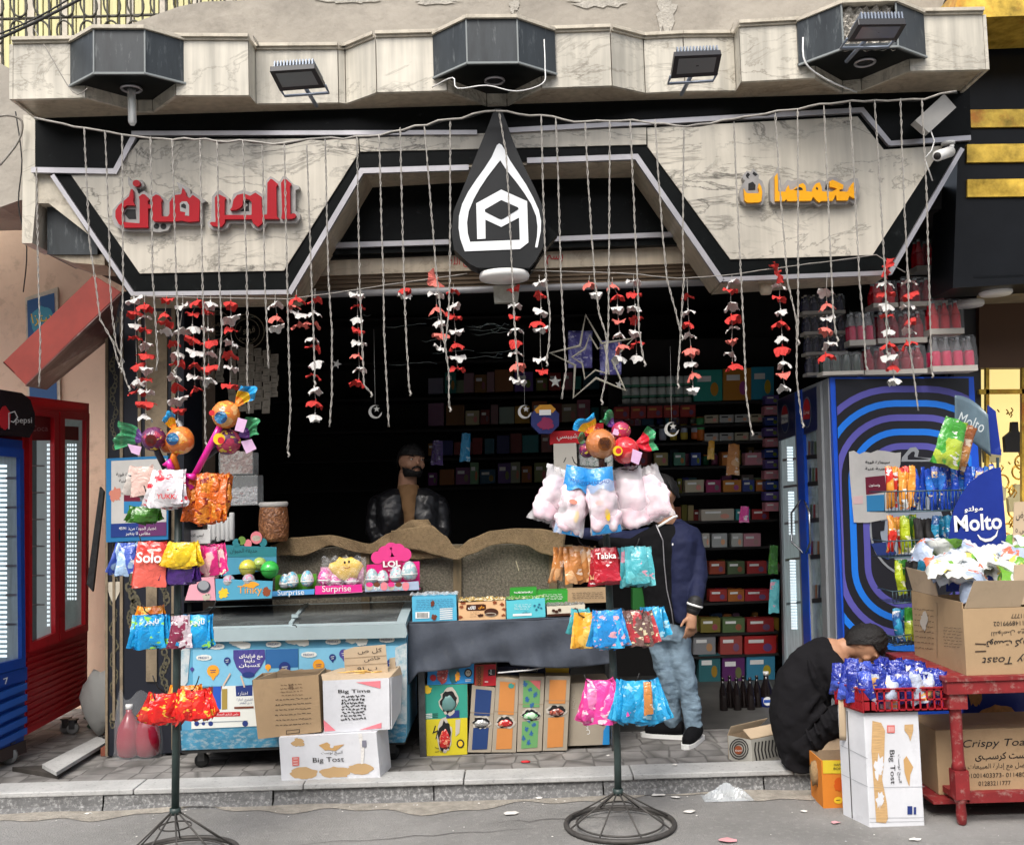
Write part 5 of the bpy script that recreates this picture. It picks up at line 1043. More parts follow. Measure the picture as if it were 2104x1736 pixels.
mb=MB();mb.grid(lambda u,v:(xa_-.022-.01*math.sin(u*9+v*4),YT+.42*u,zt-.36+.36*v+(.06*(1-v))*u),12,8,M_gcl);mb.build('side_drop',q_,solid=.003)
def r3(p):return(834.9+.20844*p[0],1196.7+.20844*p[1])
def tbox(q,Y,dep,m,nm,lab,cat='box',grp=None,wr=True):
 t=thing(nm,lab,cat,W(*q[3],Y),grp);quadbox(t,q,Y,dep,m);return t
M_cyan=mat('cyan_card',(.09,.42,.62),.5,var=.05,vs=4);M_film=mat('torn_film',(.75,.78,.80),.15,alpha=.45,bump=.8,bs=50,spec=1)
def crumple(t,x0,x1,y,Y,dep,m,h=7,nm='torn_film',seed=1,n=26):
 q=random.Random(seed);mb=MB()
 def fn(u,v):
  p=W(x0+(x1-x0)*u,y-.0297*(x1-x0)*(u-.5),Y);return p+Vector((0,dep*v,(h*q.random()*(.3+.7*math.sin(v*3.14)))*.003))
 mb.grid(fn,n,6,m,smooth=False);return mb.build(nm,t)
b1=tbox([r3(p)for p in[(55,140),(490,125),(498,372),(60,385)]],YT+.02,.16,M_cyan,'biscuit_box','light blue biscuit box with bar code, at the freezer end of the grey cloth');d=DF(YT+.02)
mb=MB();d.poly(mb,[r3(p)for p in[(90,290),(228,285),(228,350),(90,355)]],M_pwhite,.003)
for k in range(9):X,Y_=r3((108+k*12,320));d.poly(mb,[(X,Y_-5),(X+1.3,Y_-5),(X+1.3,Y_+5),(X,Y_+5)],M_ink,.004)
for k in range(6):d.line(mb,[r3((330,258+k*20)),r3((455,252+k*20))],2.2,M_pwhite,.003)
scrib(d,mb,*r3((85,165)),*r3((470,270)),6,mat('navy_print',(0,0,0)),5,.6,.003);blob(d,mb,*r3((258,205)),4,6,mat('choc_print',(0,0,0)),.004,2);blob(d,mb,*r3((272,340)),6,6,mat('choc_print',(0,0,0)),.004,8);mb.build('print',b1);crumple(b1,*[r3((30,0))[0],r3((505,0))[0]],r3((0,128))[1],YT+.02,.16,M_film,8)
b2=tbox([r3(p)for p in[(512,200),(975,175),(980,358),(518,374)]],YT+.02,.16,mat('peach_card',(.72,.45,.24),.5,var=.05),'cake_box','peach coloured chocolate cake box with Arabic name on the grey cloth');d=DF(YT+.02)
M_choc=mat('chocolate',(.055,.018,.01),.35)
mb=MB();d.poly(mb,[r3(p)for p in[(595,218),(760,210),(785,220),(785,262),(760,272),(600,275),(588,262)]],mat('deep_brown',(.06,.015,.005),.4),.003);d.text(mb,'ماى',*r3((740,243)),12,7,M_or,.005,bold=.03);d.text(mb,'لاك',*r3((645,245)),15,8,M_pwhite,.005,bold=.03)
d.ell(mb,*r3((838,292)),14.5,8.5,M_choc,.004);d.ell(mb,*r3((830,312)),12,3.6,M_cap,.005);d.ell(mb,*r3((830,313)),10,2.2,M_choc,.006);blob(d,mb,*r3((735,322)),6,3,M_choc,.004,4)
for(x,y)in((545,240),(560,205),(945,215),(955,320),(870,195),(530,340),(960,260)):blob(d,mb,*r3((x,y)),4,3,mat('rust_print',(.25,.06,.02),.5),.0035,int(x),j=.5)
scrib(d,mb,*r3((620,285)),*r3((720,345)),3,M_choc,7,.5,.003);mb.build('print',b2);crumple(b2,r3((515,0))[0],r3((975,0))[0],r3((0,185))[1],YT+.02,.15,wrap('gold_foil_film',(.45,.32,.10),(.75,.68,.50),(.25,.04,.03),40),9,'foil_packs',5)
b3=tbox([r3(p)for p in[(985,180),(1365,150),(1372,338),(990,358)]],YT+.02,.16,mat('aqua_card',(.10,.52,.60),.5,var=.05),'wafer_box','aqua box with thin printed lines in the middle of the grey cloth');d=DF(YT+.02)
mb=MB();scrib(d,mb,*r3((1060,210)),*r3((1230,270)),4,M_pwhite,3,.5);d.poly(mb,[r3(p)for p in[(1050,308),(1235,300),(1235,322),(1050,330)]],M_pwhite,.003);d.text(mb,'سكاى',*r3((1180,290)),16,6,mat('teal_ink',(.02,.15,.25),.5),.004)
for(x,y)in((1265,225),(1300,240),(1280,265),(1310,215),(1330,250)):blob(d,mb,*r3((x,y)),2.4,2,mat('teal_ink',(0,0,0)),.004,int(x))
mb.build('print',b3);crumple(b3,r3((985,0))[0],r3((1365,0))[0],r3((0,165))[1],YT+.02,.15,wrap('green_film',(.10,.32,.05),(.45,.55,.30),(.7,.7,.6),30),7,'film',8)
b4=tbox([r3(p)for p in[(1385,235),(1760,215),(1760,305),(1390,325)]],YT+.02,.16,mat('cream_card',(.66,.60,.48),.5),'chocolate_box','cream box with brown foot and chocolates printed on it, near the stand pole');d=DF(YT+.02)
mb=MB();d.poly(mb,[r3(p)for p in[(1386,312),(1762,290),(1762,312),(1390,334)]],M_choc,.003)
for(x,y)in((1450,275),(1480,285),(1510,268),(1640,270),(1665,262)):d.ell(mb,*r3((x,y)),3.6,3,M_choc,.005)
mb.build('print',b4);crumple(b4,r3((1385,0))[0],r3((1760,0))[0],r3((0,225))[1],YT+.02,.14,mat('foil_silver',(.6,.6,.58),.25,.7,bump=.8,bs=60),6,'silver_packs',9)
for(a,b,c_,e_,m_,nm,lb)in((1020,60,1285,140,mat('green_card',(.03,.30,.03),.5),'green_box','smaller green box in the back row on the table'),(1290,80,1590,210,mat('green_card',(0,0,0)),'green_box','larger green box with white lettering in the back row on the table'),(1590,65,1985,200,M_kraft,'brown_box','brown printed box at the back of the table, beside the green box')):
 q4=[r3(p)for p in[(a,b+6),(c_,b-6),(c_,e_-6),(a,e_+6)]];t=tbox(q4,YT+.22,.13,m_,nm,lb);d=DF(YT+.22);mb=MB();scrib(d,mb,q4[0][0]+8,q4[0][1]+5,q4[1][0]-8,q4[2][1]-6,4,M_ink if m_ is M_kraft else M_pwhite,a,.7);mb.build('print',t)
mb=MB();mb.prism([W(*p,YT+.25)for p in[(1300,1210),(1352,1208),(1352,1250),(1300,1252)]],(0,.1,0),mat('tin_green',(.01,.10,.015),.5));tag(mb.build('green_tin',None),'green tin showing between the stand pole and the standing man','tin')
def lean(nm,q,m,lab,Y=6.47,dep=.3):t=thing(nm,lab,'carton',W((q[2][0]+q[3][0])/2,q[2][1],Y));quadbox(t,q,Y,dep,m,side=M_kraft2);return t
M_bord=paperboard('grey_board',(.36,.31,.24))
def hole(d,mb,cx,cy,rx,ry,inner,seed,e=.004):
 blob(d,mb,cx,cy,rx*1.15,ry*1.15,mat('torn_edge',(.50,.46,.40),.9),e,seed,j=.2);blob(d,mb,cx,cy,rx,ry,M_dark,e+.0015,seed+1,j=.2)
 if inner:
  q=random.Random(seed);c=W(cx,cy+ry*.2,6.47)if not isinstance(d,PF)else d.p(cx,cy,0)
  mb.ball(c-Vector((0,.002,0)),rx*.0028,inner,14,sy=.3,sz=.75*ry/rx,fn=lambda v:1+.12*math.sin(v.x*9+v.z*7))
d=DF(6.47)
FO={'red':wrap('foil_red',(.50,.02,.02),(.70,.22,.12),(.8,.6,.5),30),'silver':mat('foil_silver',(.6,.6,.58)),'green':wrap('foil_green',(.10,.45,.15),(.5,.7,.5),(.8,.8,.7),30),'teal':mat('bag_teal',(.12,.25,.24),.35,bump=.6,bs=20),'brown':wrap('foil_brown',(.16,.03,.02),(.45,.10,.06),(.6,.4,.35),25)}
t=lean('yellow_carton',[(865,1478),(960,1474),(960,1549),(865,1554)],paperboard('yellow_board',(.62,.52,.02)),'bright yellow carton with ragged hole, standing on the pavement under the table')
mb=MB();hole(d,mb,914,1512,13,30,FO['red'],3);d.ell(mb,946,1527,8,9,M_ink,.003);d.ell(mb,946,1527,5,6,M_pyel,.004);d.line(mb,[(895,1490),(890,1505),(900,1500),(896,1516),(904,1510)],2,M_ink,.003);scrib(d,mb,890,1532,915,1548,2,M_ink,2,1);d.poly(mb,[(936,1478),(946,1477),(944,1505),(936,1512)],mat('torn_edge',(0,0,0)),.003);mb.build('print',t)
t=lean('teal_carton',[(865,1408),(960,1405),(961,1474),(866,1478)],paperboard('teal_board',(.03,.30,.22)),'teal carton with torn hole stacked on the bright yellow one')
mb=MB();hole(d,mb,922,1440,16,24,FO['teal'],6);blob(d,mb,878,1417,9,8,M_pyel,.003,3);d.poly(mb,[(917,1460),(944,1458),(944,1473),(917,1475)],mat('navy_print',(0,0,0)),.003)
for k in range(3):d.line(mb,[(872,1467+k*3.6),(888,1466+k*3.6)],1.5,M_pwhite,.003);d.line(mb,[(889,1466+k*3.6),(900,1465.5+k*3.6)],1.2,M_ink,.003)
mb.build('print',t)
t=lean('blue_carton',[(879,1367),(974,1361),(973,1403),(878,1407)],mat('bright_blue_card',(.02,.26,.62),.5),'bright blue carton with a round face badge, topmost of the stack under the cloth')
mb=MB();d.ell(mb,890,1392,6.5,6.5,M_pred,.003);blob(d,mb,909,1384,12,20,wrap('foil_maroon',(.30,.015,.02),(.5,.06,.05),(.8,.7,.7),30),.004,8,j=.15);blob(d,mb,933,1383,11,20,mat('bag_petrol',(.02,.12,.15),.3),.005,2,j=.1);blob(d,mb,940,1389,5,9,M_or,.006,2);d.ell(mb,962,1382,8,9,M_ink,.003);d.ell(mb,962,1382,5.5,6.5,M_cap,.004);d.ell(mb,960,1381,1.2,1.2,M_ink,.005);d.ell(mb,964,1381,1.2,1.2,M_ink,.005)
d.line(mb,[(956,1396),(968,1395)],1.2,M_pwhite,.004);d.line(mb,[(956,1399),(968,1398)],1.2,M_pwhite,.004);mb.build('print',t)
t=lean('red_carton',[(975,1366),(1019,1364),(1019,1408),(975,1410)],mat('card_red',(.42,.01,.02),.5),'small red carton patterned with brown rings, next to the bright blue one')
mb=MB();d.poly(mb,[(978,1368),(994,1367),(992,1407),(977,1408)],mat('rust_print',(0,0,0)),.003)
for k in range(5):d.ring(mb,[(985+4*math.cos(a),1373+k*8+4*math.sin(a))for a in[i*1.05 for i in range(6)]],[(985+2.4*math.cos(a),1373+k*8+2.4*math.sin(a))for a in[i*1.05 for i in range(6)]],M_choc,.005)
d.poly(mb,[(1003,1375),(1018,1374),(1018,1387),(1003,1388)],M_ink,.003);d.text(mb,'بسكو',1008,1380,10,6,M_pwhite,.005,rot=R(90));d.line(mb,[(996,1400),(1003,1400)],1.4,M_pwhite,.004);mb.build('print',t)
def panelbox(nm,q,colr,lab,foil,hy,seed,extra=None):
 t=lean(nm,q,M_bord,lab);mb=MB();(x0,y0),(x1,y1),(x2,y2),(x3,y3)=q
 def L_(u,v):a=(x0+(x1-x0)*u,y0+(y1-y0)*u);b=(x3+(x2-x3)*u,y3+(y2-y3)*u);return(a[0]+(b[0]-a[0])*v,a[1]+(b[1]-a[1])*v)
 h=(hy-y0)/(y3-y0)
 d.poly(mb,[L_(.17,.05),L_(.85,.05),L_(.84,h-.10),L_(.17,h-.10)],colr,.0025);d.poly(mb,[L_(.17,h+.09),L_(.83,h+.08),L_(.82,.95),L_(.17,.96)],colr,.0025)
 d.line(mb,[L_(0,h-.14),L_(1,h-.14)],1,M_kin,.003)
 c=L_(.5,h);hole(d,mb,c[0],c[1],17,11,foil,seed,.0045)
 if extra:extra(mb,L_)
 mb.build('print',t);return t
M_cn=mat('card_navy',(.015,.045,.16),.5);M_co=mat('card_orange',(.58,.23,.06),.55,var=.06);M_cg=mat('card_green',(.13,.33,.12),.55)
panelbox('navy_carton',[(970,1407),(1018,1412),(1009,1545),(961,1545)],M_cn,'narrow navy panelled carton spilling silver foil, beside the teal carton',FO['silver'],1482,11)
panelbox('orange_carton',[(1020,1391),(1066,1395),(1060,1545),(1010,1545)],M_co,'orange panelled carton spilling red foil, between the navy and the green one',FO['red'],1482,15,lambda mb,L_:blob(d,mb,*L_(.68,.10),6,5,mat('teal_blob',(.05,.3,.25),.5),.004,3))
def grn(mb,L_):
 for k in range(12):blob(d,mb,*L_(.25+.5*((k*7)%5)/5,.1+.07*k if k<5 else.52+.06*(k-5)),4,5,mat('card_leaf',(.03,.12,.30),.5),.004,k,j=.6)
 d.poly(mb,[L_(.4,.05),L_(.85,.05),L_(.83,.18)],mat('card_coral',(.65,.15,.15),.5),.004)
panelbox('green_carton',[(1067,1389),(1119,1390),(1113,1542),(1062,1544)],M_cg,'green and blue leaf patterned carton with a torn hole under the table',FO['green'],1468,19,grn)
panelbox('orange_carton',[(1121,1388),(1172,1389),(1165,1541),(1115,1542)],M_co,'orange panelled carton spilling brown foil, beside the plain tan one',FO['brown'],1460,23)
t=lean('tan_carton',[(1173,1404),(1252,1400),(1252,1529),(1167,1532)],M_bord,'plain tan carton with white letters and a blue edge, last under the table',Y=6.52)
mb=MB();d5=DF(6.52);d5 .text(mb,'لس',1205,1496,24,14,M_pwhite,.003,rot=R(90));d5 .poly(mb,[(1240,1500),(1252,1480),(1252,1529),(1238,1529)],mat('bright_blue_card',(0,0,0)),.003);d5 .text(mb,'PHONE',1178,1440,30,7,M_cap,.003,rot=R(90));mb.build('print',t)
mb=MB();mb.prism([W(1022,1370,6.6),W(1172,1364,6.6),W(1172,1388,6.6),W(1022,1392,6.6)],(0,.2,0),mat('tray_dark_blue',(.012,.02,.06),.6));d6=DF(6.6);d6 .poly(mb,[(1120,1368),(1170,1366),(1168,1384),(1122,1386)],M_pyel,.003);d6 .text(mb,'بسكويت',1080,1376,50,9,M_cap,.003);tag(mb.build('printed_tray',None),'dark blue printed tray half hidden behind the cloth edge','tray')  # tray front has one even dark blue base colour
mb=MB();mb.tube([W(1023,1382,6.4),W(1090,1376,6.4),W(1118,1370,6.4)],.005,mat('tube_white',(.6,.6,.6),.4),6);tag(mb.build('white_rod',None),'thin crumpled white rod lying above the panelled cartons','rod')
# toy displays on the board
ZB_=YB_-.02
def card(nm,lab,quads,cat='display box'):
 t=thing(nm,lab,cat,W(*quads[0][0][-1],ZB_));return t
def rf(p):return fzp(p)
M_teal=mat('display_teal',(.03,.22,.26),.45);M_skyc=mat('display_sky',(.08,.33,.48),.45)
t=thing('ball_display','teal display box of clear toy capsules with a printed back card','display box',W(500,1232,ZB_));d=DF(ZB_+.14)
mb=MB();mb.prism([W(*rf(p),ZB_+.14)for p in[(370,360),(830,380),(830,560),(370,620)]],(0,.004,0),M_skyc);d.poly(mb,[rf(p)for p in[(372,362),(828,382),(828,455),(372,460)]],M_teal,.003)
d.text(mb,'حديقة الحيوان',*rf((560,410)),56,12,mat('teal_dark',(.01,.06,.08),.5),.005)
for(x,y,m_)in((500,345,M_teal),(545,325,mat('leafy',(.15,.28,.05),.5)),(595,350,M_pkp),(720,340,M_teal)):d.ell(mb,*rf((x,y)),8,9,m_,.001*(1+x%3))
d.ell(mb,*rf((665,300)),12,13,M_pkp,.006);d.ell(mb,*rf((665,305)),9,6,M_cap,.007);mb.build('back_card',t)
mb=MB();mb.prism([W(*rf(p),ZB_-.08)for p in[(325,640),(800,660),(790,800),(330,820)]],(0,.004,0),M_skyc);d7=DF(ZB_-.08)
d7 .text(mb,'Tinky',*rf((610,740)),50,20,M_or,.003);blob(d7,mb,*rf((390,760)),10,10,M_pyel,.002,2);blob(d7,mb,*rf((750,750)),8,9,mat('rust_print',(0,0,0)),.002,3);blob(d7,mb,*rf((620,690)),14,6,M_or,.0022,6)
mb.build('front_card',t)
M_caps=mat('capsule_clear',(.8,.85,.88),.08,alpha=.35,spec=1)
def capsule(x,y,r_,m,lab,Y=None,grp=None):
 t=thing('toy_capsule',lab,'toy',W(x,y+r_,Y or ZB_),grp);mb=MB();c=W(x,y,Y or ZB_);R_=r_*.003;mb.lathe([(R_*math.sin(a),R_*math.cos(a))for a in[i*math.pi/20 for i in range(11)]],c,m,20);mb.build('top_half',t)
 mb=MB();mb.lathe([(R_*1.06,.003),(R_*1.06,-.003),(R_*math.sin(1.65),R_*math.cos(1.65))]+[(R_*math.sin(a),R_*math.cos(a))for a in[math.pi*.5+i*math.pi/20 for i in range(1,11)]],c,mat(m.name+'_low',tuple(v*.75 for v in m.node_tree.nodes['Principled BSDF'].inputs[0].default_value[:3]),.15,alpha=.8),20);mb.build('bottom_half',t)
 return t
M_capy=mat('capsule_yellow',(.62,.60,.08),.12,coat=.6);M_capg=mat('capsule_green',(.05,.50,.08),.12,coat=.6);M_capl=mat('capsule_lime',(.45,.60,.15),.12,coat=.6)
capsule(*rf((592,550)),18,M_capy,'yellow toy ball standing tallest in the teal display',ZB_-.02);capsule(*rf((692,520)),15,M_capl,'lime toy ball behind the yellow and the green one',ZB_+.10);capsule(*rf((775,565)),19,M_capg,'bright green toy ball in the teal display',ZB_)
for(x,y,lb)in((435,660,'clear toy ball with pink figure beside the yellow ball'),(600,650,'small clear toy capsule in a cone beneath the yellow ball')):capsule(*rf((x,y)),13,wrap('capsule_mix',(.45,.40,.45),(.55,.2,.3),(.2,.45,.6),40),lb,ZB_-.05)
def tray(nm,lab,low,high,eggs,mlow,mback,word=None,wm=None):
 t=thing(nm,lab,'display box',W(*rf(low[3]),ZB_));mb=MB();mb.prism([W(*rf(p),ZB_)for p in low],(0,.004,0),mlow);dd=DF(ZB_)
 if word:dd.text(mb,word,sum(rf(p)[0]for p in low)/4-4,sum(rf(p)[1]for p in low)/4,(rf(low[1])[0]-rf(low[0])[0])*.62,None,wm or M_pwhite,.003,rot=R(1.5))
 mb.build('front',t);mb=MB();mb.prism([W(*rf(p),ZB_+.12)for p in high],(0,.004,0),mback);a,b=W(*rf(low[3]),ZB_),W(*rf(low[2]),ZB_);mb.prism([a,b,b+Vector((0,.12,0)),a+Vector((0,.12,0))],(0,0,.003),mback);mb.build('back',t)
 for(x,y,r_,m_)in eggs:
  e=thing('toy_egg','wrapped toy egg in the '+lab.split(' display')[0],'toy egg',W(*rf((x,y)),ZB_+.06),nm+' eggs');mb=MB();mb.lathe([(.001,.062*r_),(.02*r_,.055*r_),(.034*r_,.035*r_),(.042*r_,.01*r_),(.042*r_,-.012*r_),(.03*r_,-.035*r_),(.001,-.045*r_)],W(*rf((x,y)),ZB_+.05),m_,16);mb.build('egg',e)
  mb=MB();mb.lathe([(.0425*r_,-.002),(.044*r_,-.006),(.0425*r_,-.012)],W(*rf((x,y)),ZB_+.05),M_white,16);mb.build('rim',e)
 return t
eg1=wrap('egg_white',(.62,.64,.66),(.15,.45,.60),(.8,.3,.15),34);eg2=wrap('egg_pink',(.72,.10,.38),(.80,.45,.62),(.85,.85,.85),30);eg3=wrap('egg_aqua',(.35,.52,.55),(.70,.72,.72),(.7,.2,.35),36)
tray('green_egg_tray','green backed tray display of pale toy eggs with snowman print',[(790,745),(1145,725),(1140,772),(788,790)],[(820,610),(1160,600),(1160,740),(820,750)],[(900,670,.9,eg1),(960,660,1,eg1),(1085,650,1,eg1)],mat('tray_blue',(.08,.30,.60),.4),mat('tray_green',(.10,.35,.03),.4),'Surprise')
tray('pink_egg_tray','hot pink tray display of glossy pink toy eggs',[(1150,700),(1535,685),(1540,752),(1150,775)],[(1195,545),(1550,545),(1550,700),(1195,710)],[(1230,640,1.05,eg2),(1330,650,1.05,eg2),(1450,650,1,eg2)],mat('tray_pink',(.75,.03,.28),.4),mat('tray_rose',(.72,.32,.50),.4),'Surprise')
t=tray('doll_egg_tray','pink and blue doll themed display with scalloped pink crown',[(1560,690),(2005,660),(2010,735),(1562,752)],[(1575,525),(2012,495),(2015,690),(1575,720)],[(1620,635,1,eg3),(1710,640,.9,eg3),(1820,615,1,eg3),(1930,590,1.2,eg3)],mat('tray_lilac',(.35,.42,.55),.4),mat('tray_magenta',(.70,.02,.22),.4))
mb=MB();dd=DF(ZB_+.118)
for(x,y,r_)in((1665,465,13),(1725,425,14),(1780,400,15),(1838,405,14),(1890,440,14),(1780,470,22)):dd.ell(mb,*rf((x,y)),r_,r_,M_ppink,.001+.0003*(x%7))
dd.poly(mb,[rf(p)for p in[(1700,500),(1870,490),(1880,560),(1760,590),(1710,570)]],mat('plum_print',(.35,.01,.08),.4),.006);dd.text(mb,'LQL',*rf((1785,520)),36,15,M_pwhite,.008,bold=.04,rot=R(3));dd.text(mb,'SURPRISE',*rf((1795,568)),20,3,M_pwhite,.008,rot=R(5));mb.build('crown_card',t)
mb=MB();
for k in range(6):dd2=DF(ZB_);dd2 .ell(mb,*rf((1600+k*60,705)),7,8,(M_cap,eg3,M_pkp)[k%3],.003);dd2 .ell(mb,*rf((1600+k*60,688)),7,5,(M_ppink,mat('hair_brown',(.15,.05,.02),.5),M_pkp)[k%3],.004)
mb.build('print',t)
yp=thing('yellow_plush_bag','crumpled yellow smiling plush in clear film lying on the pink tray','toy',W(*rf((1400,620)),ZB_+.03));mb=MB();c=W(*rf((1400,560)),ZB_+.03)
mb.ball(c,.10,mat('plush_yellow',(.75,.48,.04),.6,var=.2,vs=12,bump=.6),18,sx=1.05,sy=.4,sz=.72,fn=lambda v:1+.10*math.sin(v.x*7+v.z*5)+.05*math.sin(v.z*15));mb.build('plush',yp)
mb=MB();mb.grid(lambda u,v:c+Vector((-.14+.28*u,-.05-.02*math.sin(u*3.1)+.008*math.sin(u*31+v*17),-.09+.17*v+.012*math.sin(u*25))),16,12,M_clear,smooth=False);mb.build('film',yp)
cd=DF(ZB_-.055);mb=MB();cd.ell(mb,*rf((1395,505)),2.2,3,M_ink);cd.ell(mb,*rf((1430,500)),2.2,3,M_ink);cd.line(mb,[rf(p)for p in[(1385,545),(1410,556),(1440,542)]],1.6,mat('rust_print',(0,0,0)));mb.build('face',yp)
t=thing('pink_toy_box','white and pink windowed toy box at the column end of the black board','toy box',W(410,1238,ZB_));mb=MB()
mb.prism([W(x,y,ZB_)for x,y in[(393,1190),(440,1185),(443,1233),(380,1233)]],(0,.1,0),mat('pink_fade',(.75,.35,.42),.45));dd=DF(ZB_);dd.ell(mb,419,1205,14,13,mat('window_dark',(.06,.06,.08),.2),.003);blob(dd,mb,425,1226,8,7,M_cap,.004,4);dd.ell(mb,424,1222,1.2,1.2,M_ink,.006);dd.ell(mb,429,1221,1.2,1.2,M_ink,.006);mb.build('box',t)
mb=MB();dd.ell(mb,419,1202,11,10,M_caps,.01);mb.build('window',t)
def clip(poly,x0,x1,y0,y1):
 def c(P,f,g):
  o=[]
  for i in range(len(P)):
   a,b=P[i-1],P[i];fa,fb=f(a),f(b)
   if(fa>=0)!=(fb>=0):t=fa/(fa-fb);o.append((a[0]+(b[0]-a[0])*t,a[1]+(b[1]-a[1])*t))
   if fb>=0:o.append(b)
  return o
 for f in(lambda p:p[0]-x0,lambda p:x1-p[0],lambda p:p[1]-y0,lambda p:y1-p[1]):
  poly=c(poly,f,None)
  if len(poly)<3:return[]
 return poly
def z6(p):return(1408+.3326*p[0],577.5+.3326*p[1])
def z7(p):return(1408+.3326*p[0],1155+.3326*p[1])
# tall blue striped fridge
A0=W(1705,775,6.6);A1=W(1728,1340,6.6);Bk=W(1605,820,8.1);Sd=W(2000,768,6.85)
M_frb=mat('fridge_blue',(.012,.09,.62),.35,var=.06);M_frg=mat('fridge_silver',(.36,.38,.40),.4,.3,var=.08);M_frk=mat('fridge_black',(.016,.016,.022),.35);M_frp=mat('fridge_violet',(.11,.10,.42),.4,var=.05);M_frl=mat('fridge_azure',(.015,.20,.80),.4,var=.05)
fg=thing('drinks_fridge','tall two door drinks fridge with blue and violet rings on its black side panel','fridge',(A0 .x,A0 .y,PZ))
side=PF(A0,Sd);fw=side.u*((Sd-A0).length);Lx=Vector((Bk.x-A0 .x,Bk.y-A0 .y,0))
front=PF(A0,Bk)
zt_=A0 .z;b0=Vector((A0 .x,A0 .y,PZ+.06))
mb=MB();mb.prism([b0,b0+fw,Vector(((b0+fw).x,(b0+fw).y,zt_)),Vector((A0 .x,A0 .y,zt_))],Lx,M_frb);mb.build('body',fg,bevel=.006)
mb=MB();X0,X1,Y0_,Y1_=925,1750,606,2400
dn=[z6((925,606)),z6((1750,600)),z6((1760,2400)),z6((990,2400))];mb.poly([side.p(x,y,.003)for x,y in dn],M_frk);mb.build('side_panel',fg)
mb=MB()
for k in range(7):
 col_=M_frp if k%2==0 else M_frl
 hh=490+(4-k)*88 if k<5 else 490-(k-4)*88;hw=300+(4-k)*82 if k<5 else 265-(k-4)*82;rad=235+(4-k)*72;rad=min(rad,hw-5)if hw-5>30 else 30
 if k>4:continue
 def loop(o):
  P_=[];H,W_,r_=hh+o,hw+o,rad+o
  for(sx,sy,a0)in((1,-1,-90),(1,1,0),(-1,1,90),(-1,-1,180)):
   for i in range(13):
    a=R(a0+i*7.5);P_.append((1385+sx*(W_-r_)+r_*math.cos(a),1510+sy*(H-r_)+r_*math.sin(a)))
  return P_
 o_,i_=loop(20),loop(-20);n=len(o_)
 for j in range(n):
  q=clip([o_[j],o_[(j+1)%n],i_[(j+1)%n],i_[j]],928,1748,610,2390)
  if q:mb.poly([side.p(*z6((x+(y-600)*.035,y)),.005)for x,y in q],col_)
mb.build('ring_stripe',fg)
mb=MB();rg=lambda r_:[z6((1400+r_*math.cos(t),1530+r_*1.12*math.sin(t)))for t in[i*math.pi/20 for i in range(40)]]
side.ring(mb,rg(265),rg(252),M_frg,.007);side.poly(mb,rg(200),mat('can_grey',(.30,.34,.40),.4),.0065);side.ring(mb,[z6(p)for p in[(1335,1090),(1385,1030),(1420,1025),(1440,1050),(1430,1090),(1540,1095),(1540,1115),(1330,1115)]],[z6(p)for p in[(1370,1080),(1395,1055),(1410,1052),(1415,1062),(1410,1085),(1500,1100),(1500,1104),(1370,1104)]],M_frg,.007)
side.poly(mb,[z6(p)for p in[(1145,1490),(1230,1480),(1225,1540),(1190,1545),(1180,1580),(1150,1585)]],M_frk,.009);side.poly(mb,[z6(p)for p in[(1140,1620),(1260,1610),(1300,1680),(1250,1720),(1180,1690)]],mat('navy_print',(0,0,0)),.009);mb.build('can_print',fg)
mb=MB();lift(front,mb,[(1600,822),(1704,777),(1727,1500),(1612,1470)],M_frg,.002,.010);mb.build('front_frame',fg)
def fdoor(q,gl,hd,ov,m_in):
 mb=MB();frame4(front,mb,q,gl,M_frg,.012,.03);mb.build('door',fg)
 mb=MB();front.poly(mb,gl,m_in,.014)
 mb.build('glass',fg)
 mb=MB();lift(front,mb,hd,mat('header_navy',(.012,.02,.10),.3),.015,.031);front.ell(mb,*ov[0],ov[1]+1,ov[2]+2,M_frg,.033);front.ell(mb,*ov[0],ov[1],ov[2],M_navy,.034)
 cx,cy=ov[0];rx,ry=ov[1],ov[2]
 front.poly(mb,[(cx+rx*.95*math.cos(t),cy-ry*.95*math.sin(t))for t in[R(a)for a in range(15,170,15)]],M_pred,.036)
 if ov[3]=='w':front.poly(mb,[(cx-rx*.9,cy-ry*.25),(cx+rx*.9,cy-ry*.35),(cx+rx*.9,cy+ry*.25),(cx-rx*.9,cy+ry*.4)],M_pwhite,.037);front.text(mb,'pepsi',cx,cy,rx*1.7,ry*.3,M_navy,.039)
 else:front.poly(mb,[(cx-rx*.9,cy-ry*.4),(cx+rx*.9,cy-ry*.5),(cx+rx*.9,cy+ry*.45),(cx-rx*.9,cy+ry*.5)],M_pred,.037);front.text(mb,'بيبسى',cx,cy,rx*1.6,ry*.3,M_pwhite,.039)
 mb.build('header',fg)
mb=MB();lift(front,mb,[(1643,806),(1657,800),(1682,1490),(1668,1486)],M_frb,.012,.036);mb.build('mullion',fg)
M_fin1=mat('fridge_glow',(.50,.60,.62),.3,emit=.12,var=.4,vs=5,stretch=(2,2,.7));M_fin2=mat('fridge_glow_dim',(.22,.28,.29),.25,emit=.04,var=.5,vs=6)  # fridge's inside lighting put into these door panels as a faint glow
fdoor([(1604,822),(1650,801),(1672,1490),(1618,1470)],[(1609,905),(1642,893),(1662,1480),(1622,1462)],[(1606,822),(1641,806),(1643,894),(1608,906)],((1622,860),7.5,28,'w'),M_fin1)
fdoor([(1655,800),(1694,784),(1716,1500),(1678,1488)],[(1660,890),(1686,880),(1706,1490),(1682,1480)],[(1657,806),(1687,793),(1689,882),(1660,893)],((1668,847),8,30,'r'),M_fin2)
